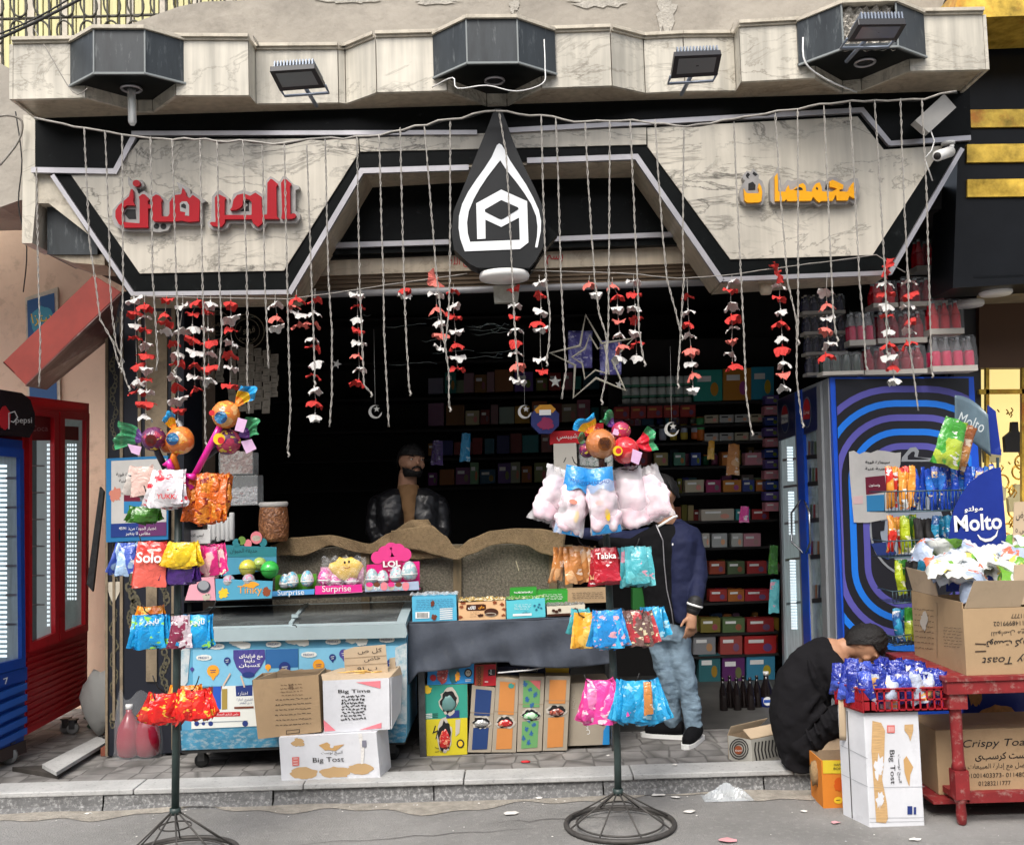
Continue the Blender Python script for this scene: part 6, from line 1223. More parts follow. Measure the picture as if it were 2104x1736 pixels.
for(y0,y1,k)in((918,985,1),(1010,1100,1),(1150,1290,1)):mb=MB();[lift(front,mb,[(1621+(y-900)*.025,y),(1632+(y-900)*.025,y),(1632+(y-900)*.025,y+4),(1621+(y-900)*.025,y+4)],M_led,.016,.018)for y in range(y0,y1,6)];mb.build('led_strip',fg)  # glowing dashes painted for the LED reflection in the door glass
for k,y in enumerate((935,990,1065,1140,1230)):
 mb=MB();front.poly(mb,[(1662+k*2,y),(1690+k*2,y-3),(1690+k*2,y+6),(1662+k*2,y+9)],M_wire,.017);mb.build('shelf',fg);mb=MB();front.poly(mb,[(1612+k*2,y+8),(1642+k*2,y+4),(1642+k*2,y+9),(1612+k*2,y+13)],M_alu,.0165);mb.build('shelf',fg)
for k in range(20):
 y=(938,993,1068,1143,1233)[k//4];mb=MB();front.poly(mb,[(1665+k//4*2+(k%4)*6.4,y-32),(1669.5+k//4*2+(k%4)*6.4,y-32),(1669.5+k//4*2+(k%4)*6.4,y-2),(1665+k//4*2+(k%4)*6.4,y-2)],pm(((.2,.08,.02),(.06,.10,.05),(.25,.27,.28),(.02,.03,.06),(.16,.02,.02))[(k*3+k//4)%5]),.0155);mb.build('stocked_can',fg)
for pts in([(1655,1027),(1640,1053),(1641,1113),(1660,1136)],[(1662,1027),(1678,1053),(1680,1113),(1666,1136)]):
 mb=MB();mb.tube([front.p(x,y,.05 if i in(1,2)else.03)for i,(x,y)in enumerate(pts)],.008,mat('handle_chrome',(.5,.52,.55),.25,.8),8);mb.build('handle',fg)
for p in((A0 .x+.08,A0 .y+.1),((A0+fw).x-.08,A0 .y+.2),(A0 .x+.1,A0 .y+1.4)):
 mb=MB();mb.box((p[0]-.03,p[1]-.03,PZ),(p[0]+.03,p[1]+.03,PZ+.062),M_wire);mb.build('foot',fg)
tn=thing('torn_poster','torn white poster with maroon pack taped to the striped fridge side','poster',side.p(1790,1070,.012));mb=MB()
side.poly(mb,[z6(p)for p in[(1005,1055),(1035,1048),(1070,1070),(1100,1055),(1140,1062),(1180,1045),(1230,1050),(1290,1062),(1325,1058),(1322,1130),(1240,1470),(1120,1492),(1035,1490),(1030,1430),(1010,1200)]],mat('poster_grey',(0,0,0)),.012)
side.poly(mb,[z6(p)for p in[(1105,1212),(1225,1200),(1235,1300),(1110,1320)]],mat('pack_maroon',(0,0,0)),.014);side.poly(mb,[z6(p)for p in[(1112,1325),(1222,1318),(1225,1420),(1115,1424)]],mat('pack_azure',(0,0,0)),.014)
side.text(mb,'سيجارة قوية',*z6((1180,1120)),50,7,M_ink,.015);side.text(mb,'تجربة غنية',*z6((1170,1160)),44,7,M_ink,.015);side.text(mb,'ونستون',*z6((1160,1262)),22,None,M_pwhite,.016)
side.poly(mb,[z6(p)for p in[(1030,1330),(1090,1325),(1090,1375),(1032,1378)]],mat('poster_blush',(.6,.42,.42),.6),.0135);mb.build('sheet',tn,solid=.002)
# bottle packs on the fridge
M_drk={'pink':mat('pink_drink',(.62,.03,.10),.15,coat=.4),'red':mat('red_drink',(.60,.006,.02),.15,coat=.4),'maroon':mat('maroon_drink',(.26,.006,.02),.15,coat=.4),'navy':mat('navy_drink',(.025,.025,.06),.15,coat=.4),'green':mat('dark_can',(.012,.03,.02),.2,coat=.4),'water':mat('water',(.5,.5,.55),.1,alpha=.4)}
M_tray=mat('tray_card',(.50,.47,.42),.7)
M_pkfilm=mat('pack_film',(.9,.92,.95),.15,alpha=.10,spec=.9)
def pk(x0,y0,x1,y1,n,kind,Y,lab,empty=.35,rows=2):
 t=thing('bottle_pack',lab,'bottle pack',W((x0+x1)/2,y1,Y),'drink packs piled on the fridge')
 a=W(x0,y1,Y);b=W(x1,y1,Y);h=W(x0,y0,Y).z-a.z;wd=b.x-a.x;dp=wd/n*rows
 mb=MB();th=h*.16;mb.box((a.x,Y,a.z),(b.x,Y+dp,a.z+.006),M_tray);mb.box((a.x,Y,a.z+.006),(b.x,Y+.004,a.z+th),M_tray);mb.box((a.x,Y+.0041,a.z+.006),(a.x+.004,Y+dp,a.z+th),M_tray);mb.box((b.x-.004,Y+.0041,a.z+.006),(b.x,Y+dp,a.z+th),M_tray);mb.build('tray',t)
 r_=wd/n*.42
 for j in range(rows):
  for i in range(n):
   c=Vector((a.x+wd*(i+.5)/n,Y+dp*(j+.5)/rows,a.z+.008));mb=MB()
   if kind=='green':mb.lathe([(r_*.8,0),(r_,.008),(r_,h*.8),(r_*.8,h*.86)],c,M_drk[kind],12);mb.lathe([(r_*.8,h*.86),(r_*.7,h*.87)],c,M_alu,12)
   else:
    mb.lathe([(r_*.85,0),(r_,.01),(r_,h*.48),(r_*.93,h*.55)],c,M_drk[kind],12);mb.lathe([(r_*.93,h*.55),(r_*.45,h*.78),(r_*.36,h*.88)],c,M_clear if kind=='pink' else M_drk[kind],12);mb.lathe([(r_*.4,h*.88),(r_*.4,h*.95),(.001,h*.95)],c,M_frg if kind!='navy' else M_cap,10)
   mb.build('bottle',t)
 mb=MB();q=random.Random(int(x0))
 def fn(u,v):
  s=1-.12*max(0,v-.6);return(a.x+wd*(.5+(u-.5)*s)+.003*q.uniform(-1,1),Y-.004-.006*math.sin(u*n*6.28)**2+.02*max(0,v-.75),a.z+th*.8+(h*1.0-th*.8)*v+.004*math.sin(u*23))
 mb.grid(fn,n*6,9,M_pkfilm,smooth=False);mb.build('film',t)
YP=6.60
pk(1917,691,2010,764,4,'pink',YP,'pack of four pink bottles at the outer end of the fridge top, label side out');pk(1914,616,1982,687,3,'red',YP,'pack of three bright red bottles stacked on the pink ones')
pk(1884,489,1947,557,3,'red',YP+.35,'topmost pack of red bottles in the dark gap beneath the sign end');pk(1795,577,1846,632,2,'red',YP+.05,'small pack of red bottles under the big red flower');pk(1850,570,1948,630,4,'maroon',YP+.1,'dim pack of dark red bottles beside the small red pack, uppermost row but one')
pk(1746,641,1800,710,3,'pink',YP,'pack of pale red bottles behind the garlands, second row');pk(1804,640,1906,706,4,'maroon',YP+.06,'dark red pack in the second row between the pale and the bright red packs');pk(1778,712,1906,770,5,'maroon',YP,'wide dark red pack resting on the middle of the fridge top')
pk(1691,724,1775,771,4,'green',YP-.05,'low pack of dark green cans at the door end of the fridge top')
for j in range(4):pk(1650+j*3,606+j*42,1738+j*2,646+j*42,5,'navy',YP+.4,['topmost','second','third','lowest'][j]+' of the dim navy bottle packs stacked behind the green cans')
# floodlights, camera, box lamp
M_fin=mat('flood_fins',(.20,.23,.28),.45,.5);M_fglass=mat('flood_glass',(.16,.165,.17),.15,spec=.8)
def flood(q,q2,Yt,Yb2,lab):
 t=thing('floodlight',lab,'floodlight',W(*q[3],Yb2));Ys=[Yt,Yt,Yb2,Yb2]
 F_=[W(x,y,Y)for(x,y),Y in zip(q,Ys)];n=(F_[1]-F_[0]).cross(F_[3]-F_[0]).normalized()
 if n.y<0:n=-n
 mb=MB();mb.prism(F_,n*.035,mat('flood_black',(.015,.015,.018),.4));mb.build('frame',t,bevel=.004)
 c=sum(F_,Vector())/4;I_=[c+(p-c)*.80-n*.002 for p in F_];I_=[I_[0]+(I_[3]-I_[0])*.02,I_[1]+(I_[2]-I_[1])*.02,I_[1].lerp(I_[2],.88),I_[0].lerp(I_[3],.88)];mb=MB();mb.poly(I_,M_fglass);mb.build('glass',t)
 mb=MB()
 for k in range(13):a=F_[0].lerp(F_[1],.08+.07*k)+n*.036;b=F_[3].lerp(F_[2],.08+.07*k)+n*.036;mb.prism([a,a+(F_[1]-F_[0])*.03,b+(F_[2]-F_[3])*.03,b],n*.04,M_fin)
 mb.build('fin',t);mb=MB();m_=F_[3].lerp(F_[2],.5)+n*.03;mb.tube([F_[3]+n*.02,F_[3]+Vector((0,.12,.02)),F_[2]+Vector((0,.12,.02)),F_[2]+n*.02],.008,M_fin,6);mb.tube([m_+Vector((0,.09,.02)),m_+Vector((0,.4,.04))],.012,M_fin,6);mb.build('bracket',t)
flood([(554,147),(647,141),(668,181),(575,188)],0,5.35,5.48,'black floodlight on the marble canopy above the red lettering');flood([(1386,116),(1483,112),(1474,156),(1379,162)],0,5.35,5.48,'black floodlight on the marble canopy between the middle housing and the broken one');flood([(1764,51),(1863,50),(1843,84),(1742,87)],0,5.05,5.18,'black floodlight bolted over the bare plaster of the broken housing')
t=thing('box_lamp','pale rectangular lamp box tilted on its cable at the end of the sign','lamp',W(1920,273,5.9));mb=MB();mb.prism([W(1880,248,5.92),W(1940,193,5.92),W(1965,221,5.92),W(1909,273,5.92)],(0,.07,0),mat('lamp_shell',(.40,.39,.37),.5,var=.1));mb.build('shell',t,bevel=.004);mb=MB();mb.tube([W(1912,268,5.93),W(1920,290,5.93),W(1914,310,5.93),W(1900,325,5.93),W(1916,372,5.95)],.004,M_white,6);mb.build('cable',t)
t=thing('security_camera','small white bullet camera under the end of the sign','camera',W(1945,330,6.0));mb=MB();a=W(1926,321,5.88);b=W(1952,312,6.0);mb.tube([a,a.lerp(b,.02),b],[.03,.032,.032],M_white,16);mb.build('body',t);mb=MB();mb.tube([a-(b-a).normalized()*.003,a],[.022,.022],M_ink,16);mb.build('lens',t);mb=MB();mb.tube([b,W(1956,300,6.05),W(1950,294,6.09)],.014,M_white,10);mb.lathe([(.04,0),(.04,.012),(.03,.016)],W(1948,297,6.06),M_white,16);mb.build('mount',t)
t=thing('ceiling_lamp','round white glass lamp under the black drop sign','lamp',W(1035,580,6.0));mb=MB();mb.lathe([(.001,-.045),(.09,-.042),(.145,-.028),(.15,-.01),(.145,.01),(.10,.02)],W(1036,565,6.02),M_white,28);mb.build('disc',t)
t=thing('battery_lamp','small clear box lamp hung right beneath the round lamp','lamp',W(1040,620,6.1));mb=MB();mb.prism([W(1013,588,6.1),W(1068,586,6.1),W(1064,621,6.1),W(1016,622,6.1)],(0,.05,0),mat('lamp_body',(.35,.35,.30),.4,var=.4,vs=14));mb.build('body',t,bevel=.004)
t=thing('dome_lamp','small beige dome lamp under the sign over the bottles','lamp',W(1573,610,6.15));mb=MB();mb.lathe([(.001,-.05),(.03,-.045),(.04,-.02),(.04,.03)],W(1573,590,6.18),mat('dome_beige',(.5,.44,.33),.5),18);mb.build('dome',t)
# red trolley table
M_tred=mat('worn_red_paint',(.22,.018,.02),.55,var=.25,vs=10,dirt_or_sheen=(.38,.28,.24),ds=22,da=.35)
tr=thing('red_trolley','worn red wooden trolley table carrying the open toast carton','trolley',G(2000,1690,0))
Fl=G(1982,1698,0);zT=W(1985,1388,Fl.y).z;Bx=.78
mb=MB();mb.box((Fl.x-.07,Fl.y-.04,zT-.02),(Fl.x+1.1,Fl.y+Bx,zT),M_tred);mb.build('top_board',tr)
mb=MB();mb.box((Fl.x-.06,Fl.y-.03,zT-.085),(Fl.x+1.08,Fl.y+.0,zT-.021),M_tred);mb.box((Fl.x-.06,Fl.y+.001,zT-.085),(Fl.x-.03,Fl.y+Bx-.02,zT-.021),M_tred);mb.build('apron',tr,bevel=.003)
for(x,y)in((Fl.x,Fl.y+.03),(Fl.x+.02,Fl.y+Bx-.06),(Fl.x+1.0,Fl.y+.03)):
 mb=MB();mb.lathe([(.014,0),(.022,.01),(.026,.05),(.022,.10),(.030,.115),(.034,.13)],(x,y,0),M_tred,14);mb.box((x-.035,y-.035,.13),(x+.035,y+.035,.27),M_tred);mb.lathe([(.036,.27),(.030,.30),(.028,.34),(.030,.6),(.038,.64),(.042,zT-.09)],(x,y,0),M_tred,14);mb.box((x-.045,y-.045,zT-.16),(x+.045,y+.031,zT-.086),M_tred);mb.build('leg',tr)
mb=MB();mb.box((Fl.x+.036,Fl.y+.01,.11),(Fl.x+1.0,Fl.y+.05,.16),M_tred);mb.box((Fl.x-.01,Fl.y+.07,.11),(Fl.x+.03,Fl.y+Bx-.1,.14),M_tred);mb.build('stretcher',tr)
mb=MB();mb.box((Fl.x-.1,Fl.y+.12,.075),(Fl.x+1.0,Fl.y+Bx-.15,.09),M_tred);mb.build('lower_shelf',tr)
YL_=Fl.y+.22;zl=.091;a=W(1925,1560,YL_);
cc_=thing('crispy_toast_carton','brown carton with Arabic and Latin toast lettering and phone numbers, under the red trolley','carton',(a.x+.35,YL_+.2,zl));topz=W(1925,1500,YL_).z
mb=MB();x0_=a.x;mb.box((x0_,YL_,zl),(x0_+.80,YL_+.38,topz),M_kraft);mb.build('body',cc_,bevel=.004)
d=DF(YL_);mb=MB();M_pink_=mat('ink_brown',(.05,.03,.02),.8)
d.text(mb,'Crispy Toast',2052,1527,150,20,M_ink,.003,rot=R(2),skew=.3);d.text(mb,'توست كرسبى',2062,1553,118,18,M_ink,.003,rot=R(2),bold=.015);d.text(mb,'للتواصل مع إدارة المبيعات',2058,1574,140,15,M_ink,.003,rot=R(2));d.text(mb,'01001403373- 01148000102',2062,1591,152,9,M_ink,.003,rot=R(1.5));d.text(mb,'01283211777',2043,1608,66,9,M_ink,.003,rot=R(1.5));mb.build('print',cc_)
t=thing('croissant_board','dark blue printed board with croissants behind the trolley legs','board',W(2050,1480,6.0));mb=MB();d=DF(5.95)
M_molb=mat('snack_blue',(.015,.035,.25),.3,var=.15,vs=4,dirt_or_sheen=(.08,.12,.35),ds=9,da=.2);M_cro=mat('croissant',(.50,.25,.08),.5,var=.35,vs=22)
mb.prism([W(1980,1395,5.95),W(2300,1390,5.95),W(2300,1500,5.95),W(1980,1500,5.95)],(0,.02,0),M_molb);blob(d,mb,2005,1425,14,26,M_cro,.003,3);blob(d,mb,2050,1470,38,22,M_cro,.003,4,j=.12);blob(d,mb,2050,1480,22,14,M_molb,.0045,5,j=.1);mb.build('board',t)
Yt_=Fl.y;oc_=thing('open_toast_carton','open brown toast carton printed upside down, heaped with snack bags on the trolley','carton',W(2040,1372,Yt_))
cA=W(1985,1371,Yt_);ct_=W(1987,1250,Yt_).z;zc=zT+.001;xx0=cA.x;Lc=.66;Wc=.62
mb=MB();T_=.006
mb.box((xx0,Yt_,zc),(xx0+Wc,Yt_+T_,ct_),M_kraft);mb.box((xx0,Yt_+T_,zc),(xx0+T_,Yt_+Lc,ct_+.03),M_kraft);mb.box((xx0+T_,Yt_+Lc-T_,zc),(xx0+Wc,Yt_+Lc,ct_),M_kin);mb.box((xx0+Wc-T_,Yt_+T_,zc),(xx0+Wc,Yt_+Lc-T_,ct_),M_kraft);mb.box((xx0+T_,Yt_+T_,zc),(xx0+Wc-T_,Yt_+Lc-T_,zc+T_),M_kin);mb.build('body',oc_)
mb=MB();p0=Vector((xx0+.01,Yt_,ct_+.002));p1=Vector((xx0+.29,Yt_,ct_+.002));mb.prism([p0,p1,p1+Vector((.02,-.06,.135)),p0+Vector((.03,-.06,.14))],(0,.005,0),M_kraft2);mb.build('front_flap',oc_)
mb=MB();l0=Vector((xx0,Yt_+.30,ct_+.032));l1=Vector((xx0,Yt_+.64,ct_+.032));mb.prism([l0,l1,l1+Vector((-.03,0,.13)),l0+Vector((-.02,0,.12))],(.005,0,0),M_kraft2);mb.build('side_flap',oc_)
mb=MB();mb.prism([Vector((xx0+.30,Yt_+.1,ct_)),Vector((xx0+.6,Yt_+.1,ct_)),Vector((xx0+.62,Yt_+.1,ct_+.22)),Vector((xx0+.32,Yt_+.1,ct_+.2))],(0,.005,0),M_kraft2);mb.build('back_flap',oc_)
d=DF(Yt_);mb=MB();
d.text(mb,'Crispy Toast',2090,1353,145,20,M_ink,.003,rot=R(182),skew=.3);d.text(mb,'توست كرسبى',2090,1319,128,18,M_ink,.003,rot=R(182),bold=.015);d.text(mb,'للتواصل مع إدارة',2086,1298,100,13,M_ink,.003,rot=R(182));d.text(mb,'01148999102',2076,1280,70,9,M_ink,.003,rot=R(182));d.text(mb,'01283211777',2110,1264,66,9,M_ink,.003,rot=R(182));d.line(mb,[(2003,1322),(2026,1323)],2.5,M_pink_,.003);d.line(mb,[(2003,1338),(2026,1337)],2.5,M_pink_,.003)
ls=PF(Vector((xx0,Yt_,0)),Vector((xx0,Yt_+1,0)));
scrib(ls,mb,1938,1285,1978,1330,7,M_ink,5,.7,.003,.1);scrib(ls,mb,1878,1245,1920,1335,8,M_pink_,7,.9,.003,.1);ls.line(mb,[(1926,1238),(1926,1352)],1,M_kin,.003);blob(ls,mb,1900,1275,7,18,mat('torn_edge',(.50,.46,.40),.9),.004,6);mb.build('print',oc_)
# generic snack bag mesh
def sachet(w_,h,t_,m,seed=0,nu=8,nv=12,lumps=0.0,crimp=True):
 """hung from its top edge at the origin; a sealed pillow with pinched ends"""
 q=random.Random(seed);ph=[q.uniform(0,6)for _ in range(6)];mb=MB()
 for sgn in(1,-1):
  def fn(u,v,sgn=sgn):
   e=max(0,math.sin(math.pi*min(1,max(0,(v-.06)/.88))))**.55 if.06<v<.94 else 0;s=max(0,math.sin(math.pi*u))**.6
   y=sgn*t_*.5*e*s*(1+.25*math.sin(u*7+ph[0]+v*5)+.15*math.sin(v*17+ph[1]))+t_*.18*math.sin(v*5+ph[2])+(t_*.12*math.sin(u*19+ph[3])if(v<.1 or v>.9)else 0)
   if lumps:y+=sgn*lumps*abs(math.sin(u*13+ph[4])*math.sin(v*17+ph[5]))*e*s
   x=(u-.5)*w_*(1-.10*e)*(.82+.18*min(1,v*2.4))*(1+.04*v)+.01*w_*math.sin(v*21+ph[3]);z=-h*v+(0.012*h*math.sin(u*40)if crimp and(v==0 or v==1)else 0)+.02*h*math.sin(u*4+ph[1])*(v>.9)
   return(x,y,z)
  mb.grid(fn,nu,nv,m)
 return mb
SMC={}
def smesh(w_,h,t_,m,seed,lumps=0,deco=None):
 k=(w_,h,t_,m.name,seed,lumps,deco is not None)
 if k not in SMC:
  mb=sachet(w_,h,t_,m,seed,lumps=lumps)
  if deco:deco(mb,Fr((0,-t_*.78,0),(1,0,0),(0,0,1)),w_,h)
  SMC[k]=mb.mesh('snack')
 return SMC[k]
M_chw=wrap('chips_white',(.66,.68,.64),(.14,.34,.03),(.75,.55,.12),5,t2=.56,t3=.66,rough=.25);M_chs=wrap('chips_silver',(.60,.64,.68),(.35,.42,.55),(.6,.15,.08),6);M_chy=wrap('chips_lime',(.45,.55,.02),(.10,.30,.04),(.8,.8,.7),7)
q=random.Random(11)
for k in range(36):
 me=smesh(.135,.19,.07,(M_chw,M_chs,M_chw)[k%3],k%5);x=xx0-.02+q.random()*.60;y=Yt_+.17+q.random()*.42
 o=put('snack_bag',me,(x,y,ct_+.07+.17*(y-Yt_)/.5+q.uniform(0,.07)),None,(q.uniform(-1.5,-.6),q.uniform(-.7,.7),q.uniform(-1.2,1.2)),label='white and green crisp bag heaped in the open carton on the trolley',cat='snack bag',group='crisp bags heaped in the open carton')
 # snack rack with the tall sign
YR_=5.88;rk=thing('wire_snack_rack','wire rack of baskets in front of the striped fridge','rack',G(1950,1640,0)+Vector((0,.3,0)))
M_wr=mat('rack_wire',(.06,.10,.12),.4,.5)
for(x0,x1,y0,y1)in((1817,2040,1010,1052),(1822,1953,1112,1146),(1834,1900,1215,1240),(1834,1872,1308,1326)):
 mb=MB()
 for dy in(0,.24):mb.tube([W(x0,y0,YR_+dy),W(x1,y0-5,YR_+dy)],.004,M_wr,5);mb.tube([W(x0+3,y1,YR_+dy),W(x1,y1-5,YR_+dy)],.004,M_wr,5)
 n=int((x1-x0)/7)
 for k in range(n+1):x=x0+(x1-x0)*k/n;mb.tube([W(x,y0-.03*(x-x0),YR_),W(x+1,y1-.03*(x-x0),YR_)],.0022,M_wr,4);mb.tube([W(x+1,y1-.03*(x-x0),YR_),W(x+1,y1-.03*(x-x0),YR_)+Vector((0,.24,0))],.0022,M_wr,4)
 mb.tube([W(x0,y0,YR_),W(x0,y0,YR_)+Vector((0,.24,0))],.004,M_wr,5)
 mb.build('basket',rk)
mb=MB()
for(x,dy)in((1958,.26),(2050,.26)):mb.tube([W(x,940,YR_+dy),Vector((W(x,1500,YR_+dy).x,YR_+dy,.0))],.009,M_wr,8)
mb.build('upright',rk)
M_s1=wrap('tiger_print',(.75,.30,.04),(.62,.03,.02),(.80,.80,.78),8);M_s2=wrap('croissant_blue',(.015,.06,.42),(.03,.18,.62),(.75,.55,.35),9);M_s3=wrap('lime_print',(.45,.55,.02),(.06,.25,.04),(.80,.80,.5),8);M_s4=wrap('aqua_print',(.03,.28,.48),(.02,.10,.30),(.8,.8,.8),9);M_s5=wrap('black_print',(.03,.03,.03),(.10,.14,.05),(.7,.7,.65),9);M_s6=wrap('green_wave',(.06,.32,.04),(.40,.50,.05),(.75,.75,.7),8);M_s7=wrap('copper_bag',(.28,.09,.03),(.45,.20,.06),(.5,.4,.3),7)
def row(x0,x1,yt,yb,n,mats,lab,grp,Y=YR_+.08,t_=.05,nm='snack_bag',tilt=.12,lumps=0):
 h=(yb-yt)*Y/FPX;w_=(x1-x0)/n*Y/FPX*1.5
 for k in range(n):
  x=x0+(x1-x0)*(k+.5)/n;m=mats[k*len(mats)//n];me=smesh(round(w_,3),round(h,3),t_,m,k%3,lumps)
  q=random.Random(k+int(x0));put(nm,me,W(x,yt-.0297*(x-x0)+q.uniform(-3,3),Y+.05*(k%2)),None,(q.uniform(-.05,.1),q.uniform(-tilt,tilt),q.uniform(-.9,.9)),label=lab[k*len(lab)//n],cat='snack bag',group=grp[k*len(grp)//n])
row(1820,1878,960,1045,5,[M_s1],['orange and red crisp bag standing in the top wire basket'],['orange bags in the top basket']);row(1874,2046,962,1048,13,[M_s2],['shiny blue croissant packet standing in the top wire basket'],['blue packets in the top basket'])
row(1824,1850,1060,1135,2,[M_s1],['red and orange bag in the second wire basket'],['red bags in the second basket']);row(1850,1880,1058,1135,2,[M_s3],['lime yellow crisp bag in the second wire basket'],['lime bags in the second basket']);row(1878,1916,1064,1138,3,[M_s5],['black crisp bag in the second wire basket'],['black bags in the second basket']);row(1916,1955,1062,1136,3,[M_s4],['aqua croissant packet in the second wire basket'],['aqua packets in the second basket'])
row(1838,1900,1152,1222,5,[M_s3,M_s5,M_s4],['small mixed snack packet in the third wire basket'],['packets in the third basket']);row(1834,1874,1250,1318,3,[M_s4,M_s6],['teal and green snack packet in the lowest wire basket'],['packets in the lowest basket'])
for(x,y,ry,m,lb,w_,h)in((1968,862,.35,M_s6,'tall green crisp bag leaning on top of the snack rack',.17,.28),(1997,875,.40,M_s7,'copper brown snack bag behind the tall green one',.10,.27)):
 put('snack_bag',smesh(w_,h,.06,m,2),W(x,y,YR_+(.0 if m is M_s6 else.08)),None,(.05,ry,.1),label=lb,cat='snack bag')
sg=thing('snack_sign','blue shield shaped snack sign with white lettering and croissants, clipped to the wire rack','sign',W(2010,1200,YR_-.1));ym=YR_-.06;d=DF(ym)
mb=MB();mb.prism([W(x,y,ym)for x,y in[(1945,1215),(1947,1155),(1953,1076),(1961,1045),(1973,1020),(1992,992),(2017,973),(2040,962),(2056,960),(2064,1050),(2071,1143),(2075,1215)]],(0,.008,0),M_molb);mb.build('board',sg)
mb=MB();d.text(mb,'Molto',2009,1073,98,34,M_pwhite,.003,rot=R(4),bold=.025);d.text(mb,'مولتو',2000,1046,38,13,M_pwhite,.003,rot=R(4),bold=.02)
d.line(mb,[(2008,1098),(2014,1106),(2024,1110),(2036,1108),(2046,1100),(2050,1088)],[2,4,6,6,4,1],M_pwhite,.004)
blob(d,mb,2008,1145,28,18,M_cro,.003,3,j=.12);blob(d,mb,2000,1170,16,20,M_cro,.003,9,j=.12);blob(d,mb,2052,1130,10,12,M_pwhite,.0045,6);blob(d,mb,2008,1158,12,6,M_cap,.005,2);mb.build('print',sg)
t=thing('sign_topper','bent grey clear plastic sign top with faded white letters above the snack rack','sign',W(1990,950,YR_+.1));mb=MB()
M_gpl=mat('grey_plastic',(.13,.19,.23),.2,var=.2,vs=4,alpha=.93);mb.grid(lambda u,v:W(1962+68*u+6*v*u,(812+(50)*u*u*.8)*(1-v)+v*(880+58*u),YR_+.12+.05*math.sin(u*3.1)),16,8,M_gpl);mb.build('sheet',t,solid=.004)
mb=MB();DF(YR_+.11).text(mb,'Molto',1996,868,56,24,mat('faded_white',(.5,.55,.56),.4),.004,rot=R(-22));mb.build('print',t)
mb=MB();mb.prism([W(2030,832,YR_+.15),W(2046,845,YR_+.15),W(2058,935,YR_+.15),W(2028,932,YR_+.15)],(0,.01,0),M_molb);mb.build('side_board',t)
t=thing('price_card','brown cardboard price card with handwritten Arabic by the lit window','card',W(2094,1112,5.7));mb=MB();mb.prism([W(2084,1032,5.7),W(2150,1026,5.7),W(2150,1118,5.7),W(2081,1120,5.7)],(0,.005,0),M_kraft2);DF(5.7).text(mb,'عرض',2100,1060,26,18,M_ink,.003);DF(5.7).text(mb,'خاص ٥',2102,1090,32,14,M_ink,.003);mb.build('card',t)
# red crate of croissants on the upright white carton
a=G(1787,1699,0);b=G(1900,1695,0);c=G(1732,1672,0);u_=(b-a);v_=(c-a);zt2=W(1780,1463,a.y).z
uw=thing('upright_white_carton','tall white toast carton standing on end on the road under the red crate','carton',(a+b)/2)
mb=MB();mb.prism([a,b,b+v_,c],(0,0,zt2),M_wbox);mb.build('body',uw,bevel=.004)
fr=PF(a,b);fl=PF(a,c);mb=MB()
strip2=[(1792,1480),(1810,1484),(1818,1500),(1816,1560),(1812,1600),(1822,1650),(1824,1680),(1820,1690),(1800,1688),(1794,1600),(1790,1540)]
M_corr=mat('brown_corrugated',(.55,.35,.16),.7,var=.25,vs=60,stretch=(.3,.3,4));fr.poly(mb,strip2,M_corr,.003);blob(fr,mb,1806,1575,9,22,M_wbox,.0045,4,j=.5);blob(fr,mb,1808,1640,7,18,M_wbox,.0045,7,j=.5)
fr.poly(mb,[(1822,1489),(1838,1489),(1838,1505),(1822,1505)],mat('stamp_red',(0,0,0)),.003)
for k in range(3):fr.line(mb,[(1826+k*4,1492),(1826+k*4,1502)],1,M_pwhite,.005)
fr.poly(mb,[(1858,1488),(1876,1487),(1876,1500),(1870,1522),(1866,1510),(1858,1500)],M_corr,.003);fr.poly(mb,[(1856,1560),(1862,1552),(1876,1575),(1870,1590),(1868,1615),(1862,1600),(1858,1585)],mat('gold_print',(0,0,0)),.003)
fr.text(mb,'Big Tost',1832,1575,70,13,M_ink,.004,rot=R(-88));fr.text(mb,'البيج توست',1847,1578,58,9,M_ink,.004,rot=R(-88));fr.rect(mb,1864,1655,1874,1672,M_navy,.003);fr.rect(mb,1877,1657,1882,1672,M_navy,.003)
for y in(1617,1680,1688):fr.line(mb,[(1786,y),(1899,y-2)],.8,mat('fold_grey',(.35,.36,.38),.7),.003)
fl.line(mb,[(1741,1460),(1752,1680)],1.5,M_ink,.003);fl.line(mb,[(1728,1530),(1784,1558)],1,mat('fold_grey',(0,0,0)),.003);fl.line(mb,[(1731,1590),(1785,1616)],1,mat('fold_grey',(0,0,0)),.003);mb.build('print',uw)
M_cred=mat('crate_red',(.33,.012,.02),.35,var=.08)
ra=W(1773,1464,a.y-.02);rb_=W(1952,1464,a.y-.02);cu=Vector(((rb_-ra).x,0,0));cv=Vector((v_.x*1.0,v_.y*1.1,0));hz=W(1769,1418,a.y-.02).z-zt2
ra.z=zt2+.001;ra2=ra+cv
cr=thing('red_crate','red plastic lattice crate full of blue croissant packets','crate',ra+cu*.5+cv*.5);mb=MB()
mb.prism([ra,ra+cu,ra+cu+cv,ra+cv],(0,0,.006),M_cred)
def wall(p,q_,n,outn):
 up=Vector((0,0,1));L_=(q_-p);tk=outn*-.006
 for(z0,z1)in((0,.012),(hz*.48,hz*.54),(hz-.012,hz)):mb.prism([p+up*z0,q_+up*z0,q_+up*z1,p+up*z1],tk,M_cred)
 for k in range(n+1):s=p+L_*(k/n)*.985;mb.prism([s,s+L_*.02,s+L_*.02+up*hz,s+up*hz],tk,M_cred)
 mb.prism([p+up*hz-outn*-.006,q_+up*hz-outn*-.006,q_+up*hz+outn*-.008,p+up*hz+outn*-.008],(0,0,.006),M_cred)
